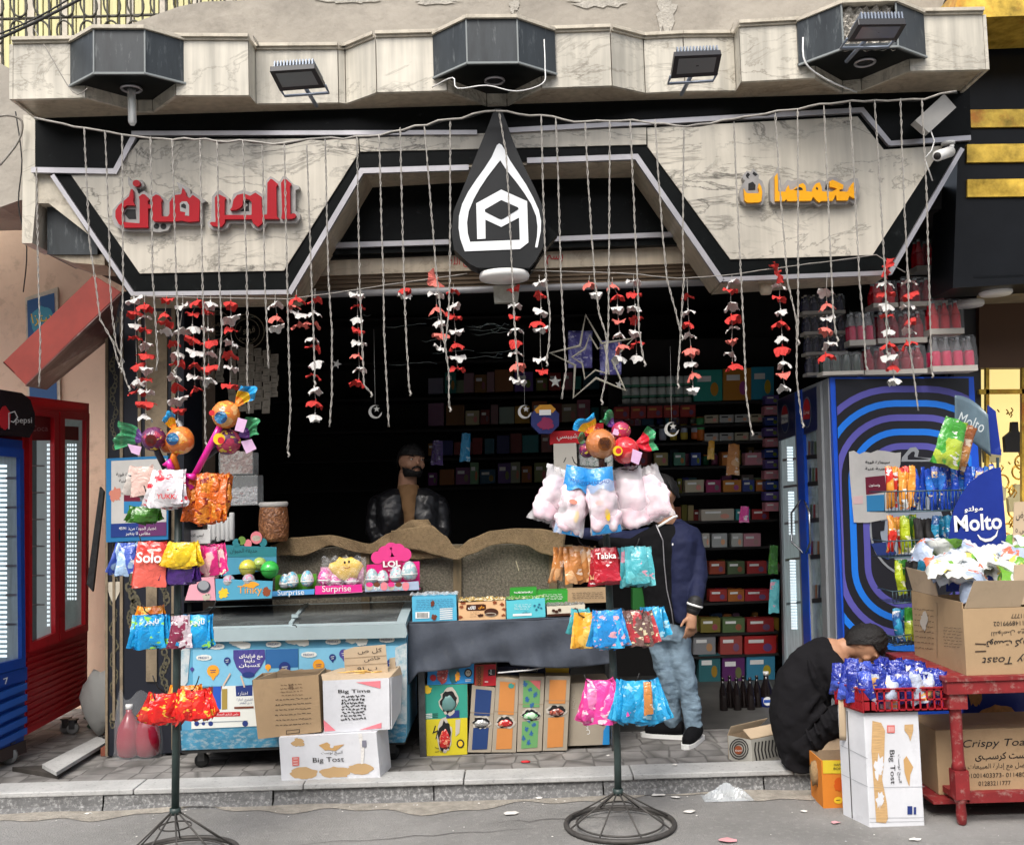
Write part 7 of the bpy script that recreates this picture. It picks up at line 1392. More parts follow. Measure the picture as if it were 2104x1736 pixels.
wall(ra,ra+cu,12,Vector((0,-1,0)));wall(ra+cv,ra,16,Vector((-1,0,0)));wall(ra+cu,ra+cu+cv,14,Vector((1,0,0)));wall(ra+cu+cv,ra+cv,12,Vector((0,1,0)))
mb.prism([ra,ra+cu*.15,ra+cu*.15+Vector((0,0,hz)),ra+Vector((0,0,hz))],(0,.005,0),M_cred);mb.build('lattice',cr)
M_croi=wrap('molto_packet',(.015,.03,.30),(.05,.09,.48),(.65,.62,.62),7,t2=.54,t3=.64,rough=.18,bump=.9);M_croi2=wrap('molto_packet_pale',(.45,.50,.62),(.02,.05,.38),(.65,.38,.12),8,t3=.6,rough=.2)  # whitish flecks of the darker packet paint glints into the blue foil
q=random.Random(6)
for r_ in range(4):
 for k in range(9):
  p=ra+cu*((k+.5)/9)+cv*((r_+.5)/4);m=M_croi2 if(r_==0 and k%2)else M_croi
  put('croissant_packet',smesh(.085,.17,.055,m,(k+r_)%4),p+Vector((q.uniform(-.01,.01),0,hz+.075+q.uniform(-.02,.02)+.012*r_)),None,(q.uniform(-.25,.25),q.uniform(-.25,.25),q.uniform(-.6,.6)),label='shiny blue croissant packet standing in the red crate',cat='snack packet',group='croissant packets in the red crate')
mb=MB();mb.grid(lambda u,v:W(1722+14*u+3*v,1416+(1520-1416)*v,a.y+.16-.02*math.sin(v*3)),4,10,M_kraft2);tag(mb.build('cardboard_strip',None,solid=.004),'limp cardboard strip hanging over the crate corner','cardboard')
# orange carton
oa=G(1692,1660,0);ob=G(1745,1664,0);og=thing('orange_carton','orange and yellow open carton on the road beside the kerb','carton',oa);Yo=oa.y
h1=W(1690,1562,Yo).z;lx=W(1680,1600,Yo+.05).x
mb=MB();M_oc=paperboard('orange_board',(.62,.20,.02));mb.box((oa.x,Yo,0),(oa.x+.2,Yo+.005,h1),M_oc);mb.box((oa.x,Yo+.005,0),(oa.x+.005,Yo+.22,h1),M_oc);mb.box((oa.x+.195,Yo+.005,0),(oa.x+.2,Yo+.22,h1),M_oc);mb.box((oa.x+.005,Yo+.215,0),(oa.x+.195,Yo+.22,h1),M_kin);mb.build('body',og)
mb=MB();mb.prism([W(1674,1500,Yo+.22),W(1728,1500,Yo+.22),W(1728,1552,Yo+.22),W(1676,1556,Yo+.22)],(0,.005,0),M_kraft2);mb.build('raised_flap',og)
mb=MB();d=DF(Yo);d.poly(mb,[(1690,1561),(1760,1562),(1760,1588),(1691,1588)],paperboard('yolk_board',(.66,.50,.03)),.003);d.text(mb,'HAPPY',1723,1570,20,5,M_ink,.005);d.text(mb,'BOMB',1723,1578,22,5,M_ink,.005);blob(d,mb,1724,1612,10,13,mat('deep_orange',(.60,.10,.01),.5),.003,3);d.ell(mb,1722,1643,9,7,M_pyel,.003);d.line(mb,[(1717,1643),(1726,1642)],1.2,M_ink,.005);mb.build('print',og)
mb=MB();mb.ball(W(1676,1590,Yo+.1),.035,mat('coconut_tuft',(.30,.20,.10),.95,bump=1,bs=90),12,sz=1.8,fn=lambda v:1+.2*math.sin(v.z*14+v.x*9));tag(mb.build('frayed_twine',None),'frayed brown twine tuft on the kerb beside the orange carton','twine')
# silver ring carton on the pavement
sa=G(1546,1570,PZ);sb_=G(1497,1559,PZ);sc_=G(1604,1557,PZ);hs=W(1546,1520,sa.y).z-PZ
sv=thing('ring_carton','open silver grey carton with black ring pattern on the pavement','carton',sa);M_sv=paperboard('silver_board',(.36,.35,.31))
mb=MB();
for(p,q_)in((sb_,sa),(sa,sc_)):n=(q_-p).cross(Vector((0,0,1))).normalized();mb.prism([p,q_,q_+Vector((0,0,hs)),p+Vector((0,0,hs))],-n*.005 if n.y<0 else n*.005,M_sv)
far=sb_+(sc_-sa);
for(p,q_)in((sb_,far),(far,sc_)):mb.prism([p,q_,q_+Vector((0,0,hs)),p+Vector((0,0,hs))],(0,-.004,0),M_kin)
mb.build('body',sv)
mb=MB();up=Vector((0,0,hs));mb.prism([sa+up+Vector((0,.01,.002)),sc_+up+Vector((0,.01,.002)),sc_+up+Vector((-.02,.12,.03)),sa+up+Vector((-.02,.12,.03))],(0,0,.004),M_kraft2);mb.prism([sb_+up,far+up,far+up+Vector((.08,.02,.06)),sb_+up+Vector((.02,-.01,.05))],(0,0,.004),M_kraft2);mb.build('flap',sv)
mb=MB();f1=PF(sb_,sa);f2=PF(sa,sc_);
for r_ in(22,17,12):f1 .ring(mb,[(1519+r_*.9*math.cos(t),1538+r_*math.sin(t))for t in[i*.3927 for i in range(16)]],[(1519+(r_-2.5)*.9*math.cos(t),1538+(r_-2.5)*math.sin(t))for t in[i*.3927 for i in range(16)]],M_ink,.003)
f1 .ell(mb,1518,1540,8,9,mat('rust_print',(0,0,0)),.004);f1 .text(mb,'Krunch',1519,1541,13,4,M_pwhite,.006)
for k in range(7):f2 .line(mb,[(1552+k*7,1524-k*1),(1550+k*7,1540),(1554+k*7,1562-k*1.5)],3,M_ink,.003)
mb.build('print',sv)
# twisted light strands hanging from the canopy
M_strand=mat('strand_white',(.33,.31,.28),.45,var=.25,vs=30)
CORDS=[[(75,345),(79,577),(83,700),(81,795)],[(173,263),(184,499),(196,577),(206,657),(233,704),(243,747)],[(216,269),(225,499),(226,577),(230,644),(239,710),(254,743),(248,757)],[(251,276),(253,577),(249,744),(258,780),(264,795)],[(309,281),(314,577),(319,644),(324,737),(321,762)],[(354,286),(362,577),(367,677),(366,750),(357,762)],[(411,289),(416,577),(419,677),(421,810),(422,910)],[(446,289),(451,577),(456,677),(452,737),(449,762)],[(499,289),(507,577),(509,677),(508,777),(512,850)],[(539,293),(544,577),(549,677),(551,737),(552,757)],[(584,296),(590,577),(594,744),(597,843),(591,930)],[(630,299),(640,577),(644,677),(647,760),(645,784)],[(668,286),(675,577),(682,677),(682,810),(677,877)],[(733,276),(736,432),(739,577),(743,677),(748,790),(761,807)],[(779,276),(784,466),(788,577),(789,677),(794,777),(799,877)],[(822,263),(827,466),(830,577),(834,677),(841,804)],[(872,259),(886,432),(897,565),(909,677),(922,760),(923,837)],[(925,246),(925,432),(924,577),(922,644),(914,720)],[(1025,229),(1040,316),(1048,466),(1053,577),(1058,677),(1065,777)],[(1112,238),(1116,399),(1122,577),(1130,644),(1128,710),(1122,744)],[(1142,243),(1147,366),(1153,577),(1158,677),(1163,760),(1154,820)],[(1202,253),(1210,399),(1222,577),(1231,644),(1246,690),(1245,760)],[(1253,249),(1251,577),(1250,677),(1245,777),(1235,823)],[(1295,249),(1303,432),(1310,577),(1313,677),(1323,744)],[(1346,246),(1353,366),(1363,499),(1371,577),(1391,650),(1400,690)],[(1405,262),(1403,466),(1405,577),(1398,690),(1392,790)],[(1508,246),(1511,333),(1523,577),(1528,677),(1533,810),(1544,887)],[(1593,233),(1601,366),(1618,577),(1637,660),(1637,777),(1648,870)],[(1639,224),(1640,577),(1640,650),(1639,700)],[(1693,218),(1701,399),(1709,577),(1712,644),(1719,694)],[(1746,211),(1757,399),(1766,577),(1774,660),(1779,754)],[(1797,206),(1807,366),(1819,577),(1822,677),(1822,724)],[(1850,203),(1857,399),(1866,577),(1869,710),(1887,844)],[(1894,203),(1904,399),(1909,577),(1914,767)]]
q=random.Random(9)
ORD+=['twenty first','twenty second','twenty third','twenty fourth','twenty fifth','twenty sixth','twenty seventh','twenty eighth','twenty ninth','thirtieth','thirty first','thirty second','thirty third','thirty fourth','thirty fifth']
for i,C in enumerate(CORDS):
 P_=[];Yc_=5.78+q.uniform(-.02,.02)
 for a,b in zip(C[:-1],C[1:]):
  n=max(2,int(math.hypot(a[0]-b[0],a[1]-b[1])/11))
  for k in range(n):t=k/n;P_.append((a[0]+(b[0]-a[0])*t,a[1]+(b[1]-a[1])*t))
 P_.append(C[-1]);mb=MB()
 for s_ in(0,math.pi):
  pts=[W(x+q.uniform(-.5,.5)+1.5*math.sin(k*1.9+s_),y,Yc_)+Vector((0,.0045*math.cos(k*1.9+s_),0))for k,(x,y)in enumerate(P_)]
  mb.tube(pts,.0027,M_strand,5)
 if q.random()<.6:e=C[-1];mb.tube([W(e[0],e[1]-2,Yc_),W(e[0]+4,e[1]+5,Yc_),W(e[0]+1,e[1]+9,Yc_)],.006,M_strand,5)
 mb.build('light_strand',None,ORD[i]+' twisted white light strand counted from the red box sign towards the gold strips','light strand','light strands hanging before the sign')
def wire2(pts,Y,r,lab,m=None,loose=2.0):
 P_=[]
 for a,b in zip(pts[:-1],pts[1:]):
  n=max(2,int(abs(b[0]-a[0])/22))
  for k in range(n):t=k/n;P_.append(W(a[0]+(b[0]-a[0])*t+q.uniform(-1,1),a[1]+(b[1]-a[1])*t+q.uniform(-1,1)*loose,Y+q.uniform(-.01,.01)))
 P_.append(W(*pts[-1],Y));mb=MB();mb.tube(P_,r,m or M_strand,5);mb.tube([p+Vector((.01,.012,.006*math.sin(i*2)))for i,p in enumerate(P_)],r*.8,M_wire,4);return mb.build('supply_cord',None,lab,'cord')
wire2([(70,245),(130,254),(174,264),(251,277),(309,283),(446,289),(560,294),(680,286),(780,276),(925,246),(1018,228)],5.79,.006,'bundled cord sagging across the sign from the marble post to the drop sign',loose=3);wire2([(1018,228),(1112,238),(1202,252),(1300,248),(1410,262),(1508,246),(1640,222),(1750,210),(1900,202),(1965,188)],5.79,.006,'bundled cord running across the sign from the drop sign to the box lamp',loose=3)
wire2([(270,608),(420,612),(592,614),(700,600),(820,582),(960,562)],6.0,.0025,'thin white line carrying the garlands from the sign corner to the round lamp',loose=.6);wire2([(1090,556),(1290,562),(1392,572),(1490,566),(1640,545),(1800,524),(1860,560)],6.0,.0025,'thin white line carrying the garlands from the round lamp to the bottles',loose=.6)
# paper blossom garlands
M_fr=mat('petal_red',(.50,.03,.025),.8,var=.15,vs=14);M_fw=mat('petal_white',(.56,.55,.53),.8,var=.08,vs=14);M_fp=mat('petal_salmon',(.60,.15,.12),.8,var=.12,vs=14)
def blossom(m,seed,r_=.056,droop=1.0):
 q=random.Random(seed);n=42;mb=MB();np_=q.choice([5,6,6,7]);ph=q.uniform(0,6);ax=q.uniform(.75,1.15);ml=[q.uniform(.7,1.2)for _ in range(8)]
 def fn(u,v):
  a=2*math.pi*u;lob=.82+.18*abs(math.cos(a*np_/2+ph))*1.0;rr_=r_*v*(lob if v>.5 else 1)*ml[int(u*7.99)%8]**.5
  z=-droop*r_*(.30*v*v*1.2)+.13*r_*math.sin(a*np_+ph)*v**2+.05*r_*math.sin(a*17+ph)*v**3+.22*r_*math.sin(a*2+ph)*v**1.5
  return(rr_*math.cos(a)*ax,rr_*math.sin(a)*.8,z)
 mb.grid(fn,n,6,m,smooth=False);mb.tube([(0,0,.012),(0,0,-.006)],.004,m,6);return mb.mesh('blossom')
BM={}
for k,m in(('r',M_fr),('w',M_fw),('p',M_fp)):BM[k]=[blossom(m,i*7+ord(k),droop=(.6,1.1,.3,1.5)[i])for i in range(4)]
def zc4(x,y):return(.3326*x,577.5+.3326*y)
def zc6(x,y):return z6((x,y))
def zc5(x,y):return(696+.3326*x,577.5+.3326*y)
GL=[(zc4,'A',[(830,110,'w'),(833,190,'r'),(836,265,'w'),(840,350,'r'),(845,515,'r'),(848,605,'w'),(850,680,'r')]),(zc4,'B',[(893,145,'r'),(895,222,'w'),(897,295,'r'),(899,385,'w'),(901,450,'r'),(903,535,'w'),(905,605,'r'),(905,680,'w'),(903,745,'r'),(900,830,'w')]),(zc4,'C',[(1030,110,'r'),(1020,200,'r'),(1022,255,'r'),(1010,310,'w')]),(zc4,'D',[(1130,150,'w'),(1110,300,'w'),(1075,385,'r'),(1095,440,'w'),(1098,510,'r'),(1085,580,'w'),(1100,645,'r'),(1102,725,'w'),(1100,790,'r'),(1098,860,'w')]),(zc4,'E',[(1220,120,'r'),(1190,200,'r'),(1190,280,'w'),(1195,350,'r'),(1198,430,'w'),(1200,510,'r'),(1203,590,'w'),(1205,660,'r')]),(zc4,'F',[(1300,130,'w'),(1285,190,'r'),(1285,295,'w'),(1290,370,'r'),(1287,450,'w'),(1290,525,'r'),(1292,600,'w')]),(zc4,'G',[(1425,130,'r'),(1428,225,'w'),(1425,300,'r'),(1435,385,'w'),(1425,460,'r'),(1430,535,'w'),(1420,640,'r')]),(zc4,'H',[(1700,135,'w'),(1710,215,'p'),(1712,280,'w')]),(zc4,'I',[(1830,100,'r'),(1805,150,'p'),(1840,195,'w'),(1850,270,'p')]),(zc4,'J',[(1945,120,'r'),(1940,195,'w'),(1935,265,'p'),(1935,350,'w'),(1940,410,'r'),(1945,495,'w'),(1942,580,'r'),(1943,660,'w'),(1950,740,'r'),(1945,825,'w')]),(zc5,'K',[(112,80,'w'),(118,155,'r'),(115,225,'w'),(120,300,'r'),(125,380,'w'),(122,455,'p'),(128,535,'w'),(122,615,'r')]),(zc5,'L',[(408,45,'r'),(412,90,'w')]),(zc5,'M',[(600,-10,'p'),(600,80,'w'),(605,160,'p'),(618,245,'w'),(635,325,'p'),(628,410,'w')]),(zc5,'N',[(705,60,'r'),(708,145,'w'),(710,215,'r'),(722,305,'w'),(718,385,'r'),(725,465,'w'),(735,540,'r')]),(zc5,'O',[(1080,40,'r'),(1087,145,'w'),(1085,215,'r'),(1090,290,'w'),(1095,365,'r'),(1092,445,'w'),(1098,510,'p'),(1108,615,'w')]),(zc5,'P',[(1240,5,'w'),(1248,80,'r'),(1248,175,'w'),(1246,250,'r'),(1244,290,'w'),(1247,480,'w'),(1260,550,'r')]),(zc5,'Q',[(1545,10,'p'),(1590,70,'w')]),(zc5,'R',[(1690,20,'p'),(1722,85,'r'),(1722,160,'w'),(1728,245,'p'),(1735,320,'w'),(1735,395,'p'),(1740,465,'w')]),(zc5,'S',[(1820,2,'w'),(1825,75,'r'),(1830,155,'w'),(1835,230,'r'),(1830,310,'w'),(1838,380,'r'),(1840,460,'w')]),(zc6,'T',[(15,95,'r'),(18,180,'w'),(22,255,'r'),(28,335,'w'),(35,415,'p'),(42,500,'w'),(45,570,'p'),(48,660,'w')]),(zc6,'U',[(285,0,'w'),(280,55,'r'),(282,140,'w'),(286,215,'r'),(290,290,'w'),(288,365,'p'),(290,445,'w'),(292,515,'r')]),(zc6,'V',[(575,-55,'r'),(585,30,'w'),(582,100,'r'),(590,180,'w'),(593,250,'r'),(597,340,'w'),(600,405,'r'),(605,495,'w'),(603,570,'p'),(612,650,'w')]),(zc6,'W',[(872,65,'w'),(874,140,'p'),(876,225,'w'),(875,290,'p'),(885,380,'w'),(868,450,'r')]),(zc6,'X',[(1235,-85,'r'),(1240,10,'w'),(1242,70,'r'),(1245,140,'w'),(1246,210,'r'),(1260,300,'w'),(1262,385,'r'),(1265,455,'w'),(1278,520,'r'),(1290,600,'w')]),(zc6,'Y',[(1385,5,'w'),(1382,75,'r'),(1380,155,'w'),(1385,235,'r'),(1388,305,'w'),(1370,375,'r')])]
NAMES=['long garland at the corner by the tilted red box','longest garland beside the red box, ending in a white blossom','short garland of big red blossoms','garland above the clustered lollipops','garland topped by folded red blossoms','garland overlapping the one with folded red blossoms','garland over the tall pink lollipop handle','short three blossom garland','tangled short garland with pink blossoms','garland ending low in a ragged white blossom','evenly spaced garland above the peanut bag','tiny garland of two blossoms','garland crowned by a large salmon blossom','garland next to the salmon crowned one','garland directly below the round lamp','garland with a drooping white bell blossom','pair of blossoms beside the star outline','fuller garland crossing the star outline','garland hung just beyond the star outline','garland before the paper rolls','garland before the dark wall near the teal box','garland topped by a big red blossom beneath the yellow lettering','garland in front of the navy bottle packs','garland topped by the brightest red blossom by the sign corner','garland in front of the red bottle packs']
q=random.Random(12)
for gi,(fz_,nm,L_)in enumerate(GL):
 pts=[fz_(x,y)for x,y,_ in L_];Yg=5.97+q.uniform(-.05,.05);top=(pts[0][0]+q.uniform(-2,2),min(pts[0][1]-14,604-.03*(pts[0][0]-300)))
 g=thing('flower_garland',NAMES[gi],'garland',W(*top,Yg),'paper blossom garlands');mb=MB()
 mb.tube([W(*top,Yg)]+[W(x,y,Yg)for x,y in pts]+[W(pts[-1][0]+1,pts[-1][1]+5,Yg)],.0016,M_strand,4);mb.build('string',g)
 for k,(p,(_,_,c))in enumerate(zip(pts,L_)):
  big=1.5 if(k==0 and nm in 'VXM')else 1.0;s_=big*q.uniform(.88,1.12)
  rx=R(70)if big>1 else q.uniform(-.25,.45)
  put('blossom',BM[c][q.randrange(4)],W(*p,Yg)-g.location,g,(rx,q.uniform(-.35,.35),q.uniform(0,6.28)),(s_,s_,s_))
  # candy stands
M_pole=mat('green_black_pole',(.028,.045,.042),.45,var=.25,vs=12,dirt_or_sheen=(.12,.12,.11),ds=20,da=.15);M_ringm=mat('ring_iron',(.075,.07,.065),.6,.4,var=.3,vs=14)
def stand(lab,base,top,bend,Yp,hooks):
 t=thing('candy_stand',lab,'stand',base);mb=MB();B_=Vector(base);r_=.275;rg_=lambda rr_,z:[B_+Vector((rr_*math.cos(a),rr_*math.sin(a),z))for a in[i*math.pi/24 for i in range(48)]]
 mb.tube(rg_(r_,.014),.013,M_ringm,8,closed=True);mb.tube(rg_(r_*.80,.02),.005,M_ringm,6,closed=True);ap=W(*bend[-1],Yp);mb.tube([Vector((ap.x+(.075)*math.cos(a),ap.y+.075*math.sin(a),ap.z-.055))for a in[i*math.pi/12 for i in range(24)]],.004,M_ringm,5,closed=True)
 for k in range(8):a=k*math.pi/4+.3;mb.tube([B_+Vector((r_*math.cos(a),r_*math.sin(a),.016)),ap+Vector((.02*math.cos(a),.02*math.sin(a),.01))],.0045,M_ringm,5)
 mb.build('base',t);mb=MB();mb.tube([W(*top,Yp)]+[W(*b,Yp)for b in bend],.0185,M_pole,14);mb.tube([W(*bend[-1],Yp)+Vector((0,0,.03)),W(*bend[-1],Yp)],.026,M_pole,14);mb.build('pole',t)
 for(x0,y0,x1,y1)in hooks:mb=MB();a=W(x0,y0,Yp);b=W(x1,y1,Yp-.08);mb.tube([a,a.lerp(b,.85)-Vector((0,0,.015)),b,b+Vector((.01*(1 if x1>x0 else-1),0,.03))],.003,M_wire,5);mb.build('hook',t)
YA=G(368,1765,0).y;YBs=G(1274,1697,0).y
stand('candy stand with dark green pole standing on the road before the freezer',G(368,1765,0),(367,965),[(365,1250),(362,1500),(360,1672)],YA,[(365,1035,300,1010),(365,1035,440,1010),(365,1110,290,1112),(365,1110,440,1115),(364,1262,298,1255),(364,1262,440,1246),(363,1440,318,1436),(363,1440,405,1402),(363,1440,318,1400)])
stand('candy stand with slightly bent pole before the table, round iron ring base on the road',G(1274,1697,0),(1240,950),[(1246,1110),(1256,1300),(1266,1480),(1269,1560),(1270,1632)],YBs,[(1243,960,1180,950),(1243,960,1310,960),(1247,1130,1190,1112),(1247,1130,1310,1118),(1252,1260,1190,1262),(1254,1262,1320,1262),(1262,1400,1205,1398),(1262,1400,1310,1395)])
def bunch(cx,yt,n,w_,h,m,lab,grp,Y,spread,yaw=.6,mid=0,seeds=4,roll=.30,text=None,nm='candy_sachet',t_=.02,lumps=0,tm=None):
 """sachets threaded on one hook, fanned like cards; w_, h, spread in picture units"""
 q=random.Random(int(cx*3+yt));k_=Y/FPX;deco=None;roll*=1.2;h*=1.04;yaw*=1.15
 if n>3 and not lumps:n=int(n*1.5);w_*=.88;spread*=1.5
 if text:
  def deco(mb,f,W_,H_):f.text(mb,text[0],0,-H_*text[1],W_*.75,None,text[2],.001,bold=.02)
 for i in range(n):
  s=(i/(n-1)-.5)*2 if n>1 else 0;me=smesh(round(w_*k_,3),round(h*k_,3),t_,m,i%seeds,lumps,deco if i==n//2 or n<3 else None)
  sc=q.uniform(.93,1.05);p=W(cx+mid*s,yt+abs(s)*3+q.uniform(-1,1),Y-.035*(1-abs(s))+.008*i*0)
  put(nm,me,p+Vector((s*spread*.22*k_,.02*abs(s),0)),None,(q.uniform(-.12,.10)-.05,-s*roll+q.uniform(-.05,.05),(-s*yaw*1.3+q.uniform(-.25,.25))if n>3 else-s*yaw),(sc,sc,sc),label=lab,cat='sachet',group=grp)
YL1=YA-.03;YR1=YBs-.03
SW={}
def wr_(k,*a,**b):SW[k]=wrap(k,*a,**b);return SW[k]
wr_('orange_sachet',(.80,.28,.01),(.70,.16,.01),(.85,.55,.10),9);wr_('redyel_sachet',(.66,.015,.012),(.70,.04,.02),(.85,.50,.05),10,t2=.56,t3=.60);wr_('bluegreen_sachet',(.01,.28,.62),(.02,.36,.70),(.25,.60,.08),8,t3=.62);wr_('mauve_sachet',(.50,.42,.46),(.22,.03,.07),(.75,.72,.74),14)
wr_('coral_sachet',(.62,.05,.04),(.68,.12,.09),(.80,.55,.50),8,t3=.63);wr_('purple_sachet',(.045,.015,.12),(.08,.03,.20),(.3,.3,.4),12,t3=.68);wr_('yellow_sachet',(.82,.56,.02),(.78,.48,.02),(.10,.05,.05),9,t3=.66);wr_('pink_sachet',(.62,.02,.18),(.80,.45,.45),(.85,.75,.5),10);wr_('ice_sachet',(.05,.10,.45),(.35,.50,.70),(.7,.8,.85),10)
wr_('white_red_sachet',(.70,.68,.70),(.66,.62,.66),(.60,.02,.04),9,t3=.60);wr_('orange_puff',(.62,.12,.01),(.75,.24,.02),(.25,.02,.01),12,bump=1);wr_('leaf_sachet',(.03,.14,.01),(.05,.20,.02),(.1,.3,.05),12,t3=.66);wr_('toffee_bag',(.55,.22,.06),(.68,.38,.18),(.80,.62,.48),8);wr_('tabka_bag',(.42,.01,.02),(.48,.02,.04),(.8,.7,.7),8,t3=.66);wr_('aqua_bag',(.08,.42,.48),(.14,.52,.56),(.75,.35,.45),7,t3=.65)
wr_('gold_sachet',(.75,.36,.03),(.82,.50,.10),(.80,.35,.30),9);wr_('sky_sachet',(.02,.25,.62),(.05,.40,.72),(.80,.40,.45),9,t3=.60);wr_('bronze_sachet',(.16,.09,.08),(.45,.05,.06),(.70,.62,.40),14);wr_('fuchsia_bag',(.75,.06,.32),(.80,.22,.45),(.85,.65,.72),8);wr_('azure_bag',(.02,.32,.62),(.04,.42,.72),(.35,.65,.80),8,t3=.62)
S_=SW
bunch(385,1408,5,50,52,S_['orange_sachet'],'orange sachet at the back of the lowest ring of the stand before the freezer','orange sachets, lowest ring',YL1+.06,60);bunch(338,1425,7,48,56,S_['redyel_sachet'],'red and yellow sachet on the lowest ring, on the column side of the pole','red sachets, column side',YL1,70,roll=.5);bunch(400,1418,7,46,54,S_['redyel_sachet'],'red and yellow sachet on the lowest ring, on the carton side of the pole','red sachets, carton side',YL1,70,roll=.5)
bunch(312,1245,4,48,44,S_['orange_sachet'],'orange sachet behind the blue ones on the third tier','orange sachets, third tier',YL1+.07,50);bunch(312,1262,8,44,62,S_['bluegreen_sachet'],'blue and lime sachet on the third tier, column side of the pole','blue sachets, column side',YL1,80,roll=.12,text=('تايجر',.22,M_pwhite));bunch(375,1264,6,34,60,S_['mauve_sachet'],'mauve and white sachet in the middle of the third tier','mauve sachets',YL1-.02,40,roll=.2);bunch(408,1262,6,44,60,S_['bluegreen_sachet'],'blue and lime sachet on the third tier, freezer side of the pole','blue sachets, freezer side',YL1-.01,60,roll=.25,text=('تايجر',.22,M_pwhite))
bunch(262,1115,4,30,62,S_['ice_sachet'],'slim blue and white sachet on the second tier','slim blue sachets',YL1+.02,40,roll=.35,mid=4);bunch(312,1112,3,66,86,S_['coral_sachet'],'large coral red bag on the second tier of the stand','coral bags',YL1-.03,20,roll=.06,yaw=.2,text=('Solo',.35,M_pwhite),t_=.03);bunch(378,1134,7,60,62,S_['purple_sachet'],'dark purple foot of a bag on the second tier','purple bags',YL1-.02,60,roll=.28);bunch(378,1114,6,48,48,S_['yellow_sachet'],'yellow bag with a round face print on the second tier','yellow bags',YL1-.05,60,roll=.35);bunch(432,1118,5,36,60,S_['pink_sachet'],'magenta and cream sachet at the toy side of the second tier','magenta sachets',YL1,50,roll=.3,mid=5)
bunch(302,1392-352,5,58,30,S_['leaf_sachet'],'leaf green sachet under the white bags of the top tier','green sachets',YL1+.03,60,roll=.2);bunch(292,958,3,54,60,wr_('cream_sachet',(.72,.50,.44),(.60,.55,.50),(.05,.05,.07),8),'cream and black sachet at the column side of the top tier','cream sachets',YL1+.01,30,roll=.25);bunch(350,966,6,70,72,S_['white_red_sachet'],'white bag with red lettering on the top tier','white bags',YL1-.05,36,roll=.16,yaw=.35,text=('YUKKA',.72,M_pred),t_=.03)
bunch(432,972,10,34,98,S_['orange_puff'],'long shiny orange bag on the top tier beside the white bags','long orange bags',YL1-.01,120,roll=.22,mid=16,yaw=.9,t_=.035,lumps=.006)
bunch(1232,1398,8,64,80,S_['fuchsia_bag'],'pink bag on the lowest tier of the stand before the table','pink bags',YR1,60,roll=.42,mid=-8,t_=.03);bunch(1312,1398,8,62,80,S_['azure_bag'],'sky blue bag on the lowest tier of the stand before the table','sky blue bags',YR1-.01,60,roll=.42,mid=10,t_=.03)
bunch(1330,1400,1,20,66,S_['toffee_bag'],'single tan sachet among the sky blue bags','tan sachet',YR1-.06,1)
bunch(1192,1250,3,36,50,S_['aqua_bag'],'pale aqua sachet at the outer end of the third tier','aqua sachets',YR1+.03,30,roll=.3);bunch(1200,1258,4,42,66,S_['gold_sachet'],'golden sachet on the third tier beside the aqua ones','golden sachets',YR1-.01,30,roll=.22);bunch(1248,1254,6,56,70,S_['sky_sachet'],'bright blue sachet with pink figures on the third tier','bright blue sachets',YR1-.04,50,roll=.26);bunch(1302,1254,7,32,66,S_['bronze_sachet'],'dark bronze and red sachet on the third tier','bronze sachets',YR1-.01,60,roll=.22,mid=10);bunch(1340,1246,4,26,56,S_['azure_bag'],'slim blue sachet at the man side of the third tier','slim blue sachets, man side',YR1+.03,40,roll=.22,mid=5)
bunch(1180,1122,5,30,70,S_['toffee_bag'],'tan toffee bag on the second tier of the stand before the table','toffee bags',YR1,60,roll=.22,mid=14,t_=.03);bunch(1243,1126,3,58,70,S_['tabka_bag'],'crimson bag with white script in the middle of the second tier','crimson bags',YR1-.04,20,roll=.05,yaw=.15,text=('Tabka',.25,M_pwhite),t_=.03);bunch(1305,1122,4,48,76,S_['aqua_bag'],'aqua bag on the second tier, next to the standing man','aqua bags',YR1-.02,40,roll=.08,mid=12,t_=.03)
_ft=bpy.data.textures.new('folds','CLOUDS');_ft.noise_scale=.085;_ft.noise_depth=2
def fuse(mb,name,parent,vox=.008,smooth=6,**k):
 """one continuous skin over overlapping limbs"""
 o=mb.build(name,parent,**k);r_=o.modifiers.new('fuse','REMESH');r_.mode='VOXEL';r_.voxel_size=vox;r_.use_smooth_shade=True
 s_=o.modifiers.new('soften','SMOOTH');s_.factor=.5;s_.iterations=smooth
 if name in('shirt','jacket','jeans','trousers','sleeve'):
  f_=o.modifiers.new('folds','DISPLACE');f_.texture=_ft;f_.strength=.030 if name in('jeans','trousers')else.022;f_.mid_level=.5;f_.texture_coords='GLOBAL'
 return o
M_milk=mat('milky_film',(.86,.84,.86),.15,alpha=.36,bump=.9,bs=16,spec=.9);M_marsh=mat('marshmallow',(.80,.58,.65),.7,var=.10,vs=24,dirt_or_sheen=(.84,.83,.85),ds=15,da=.8)
M_mbag=wrap('marsh_blue',(.02,.25,.62),(.03,.30,.68),(.10,.35,.7),6,t3=.64)
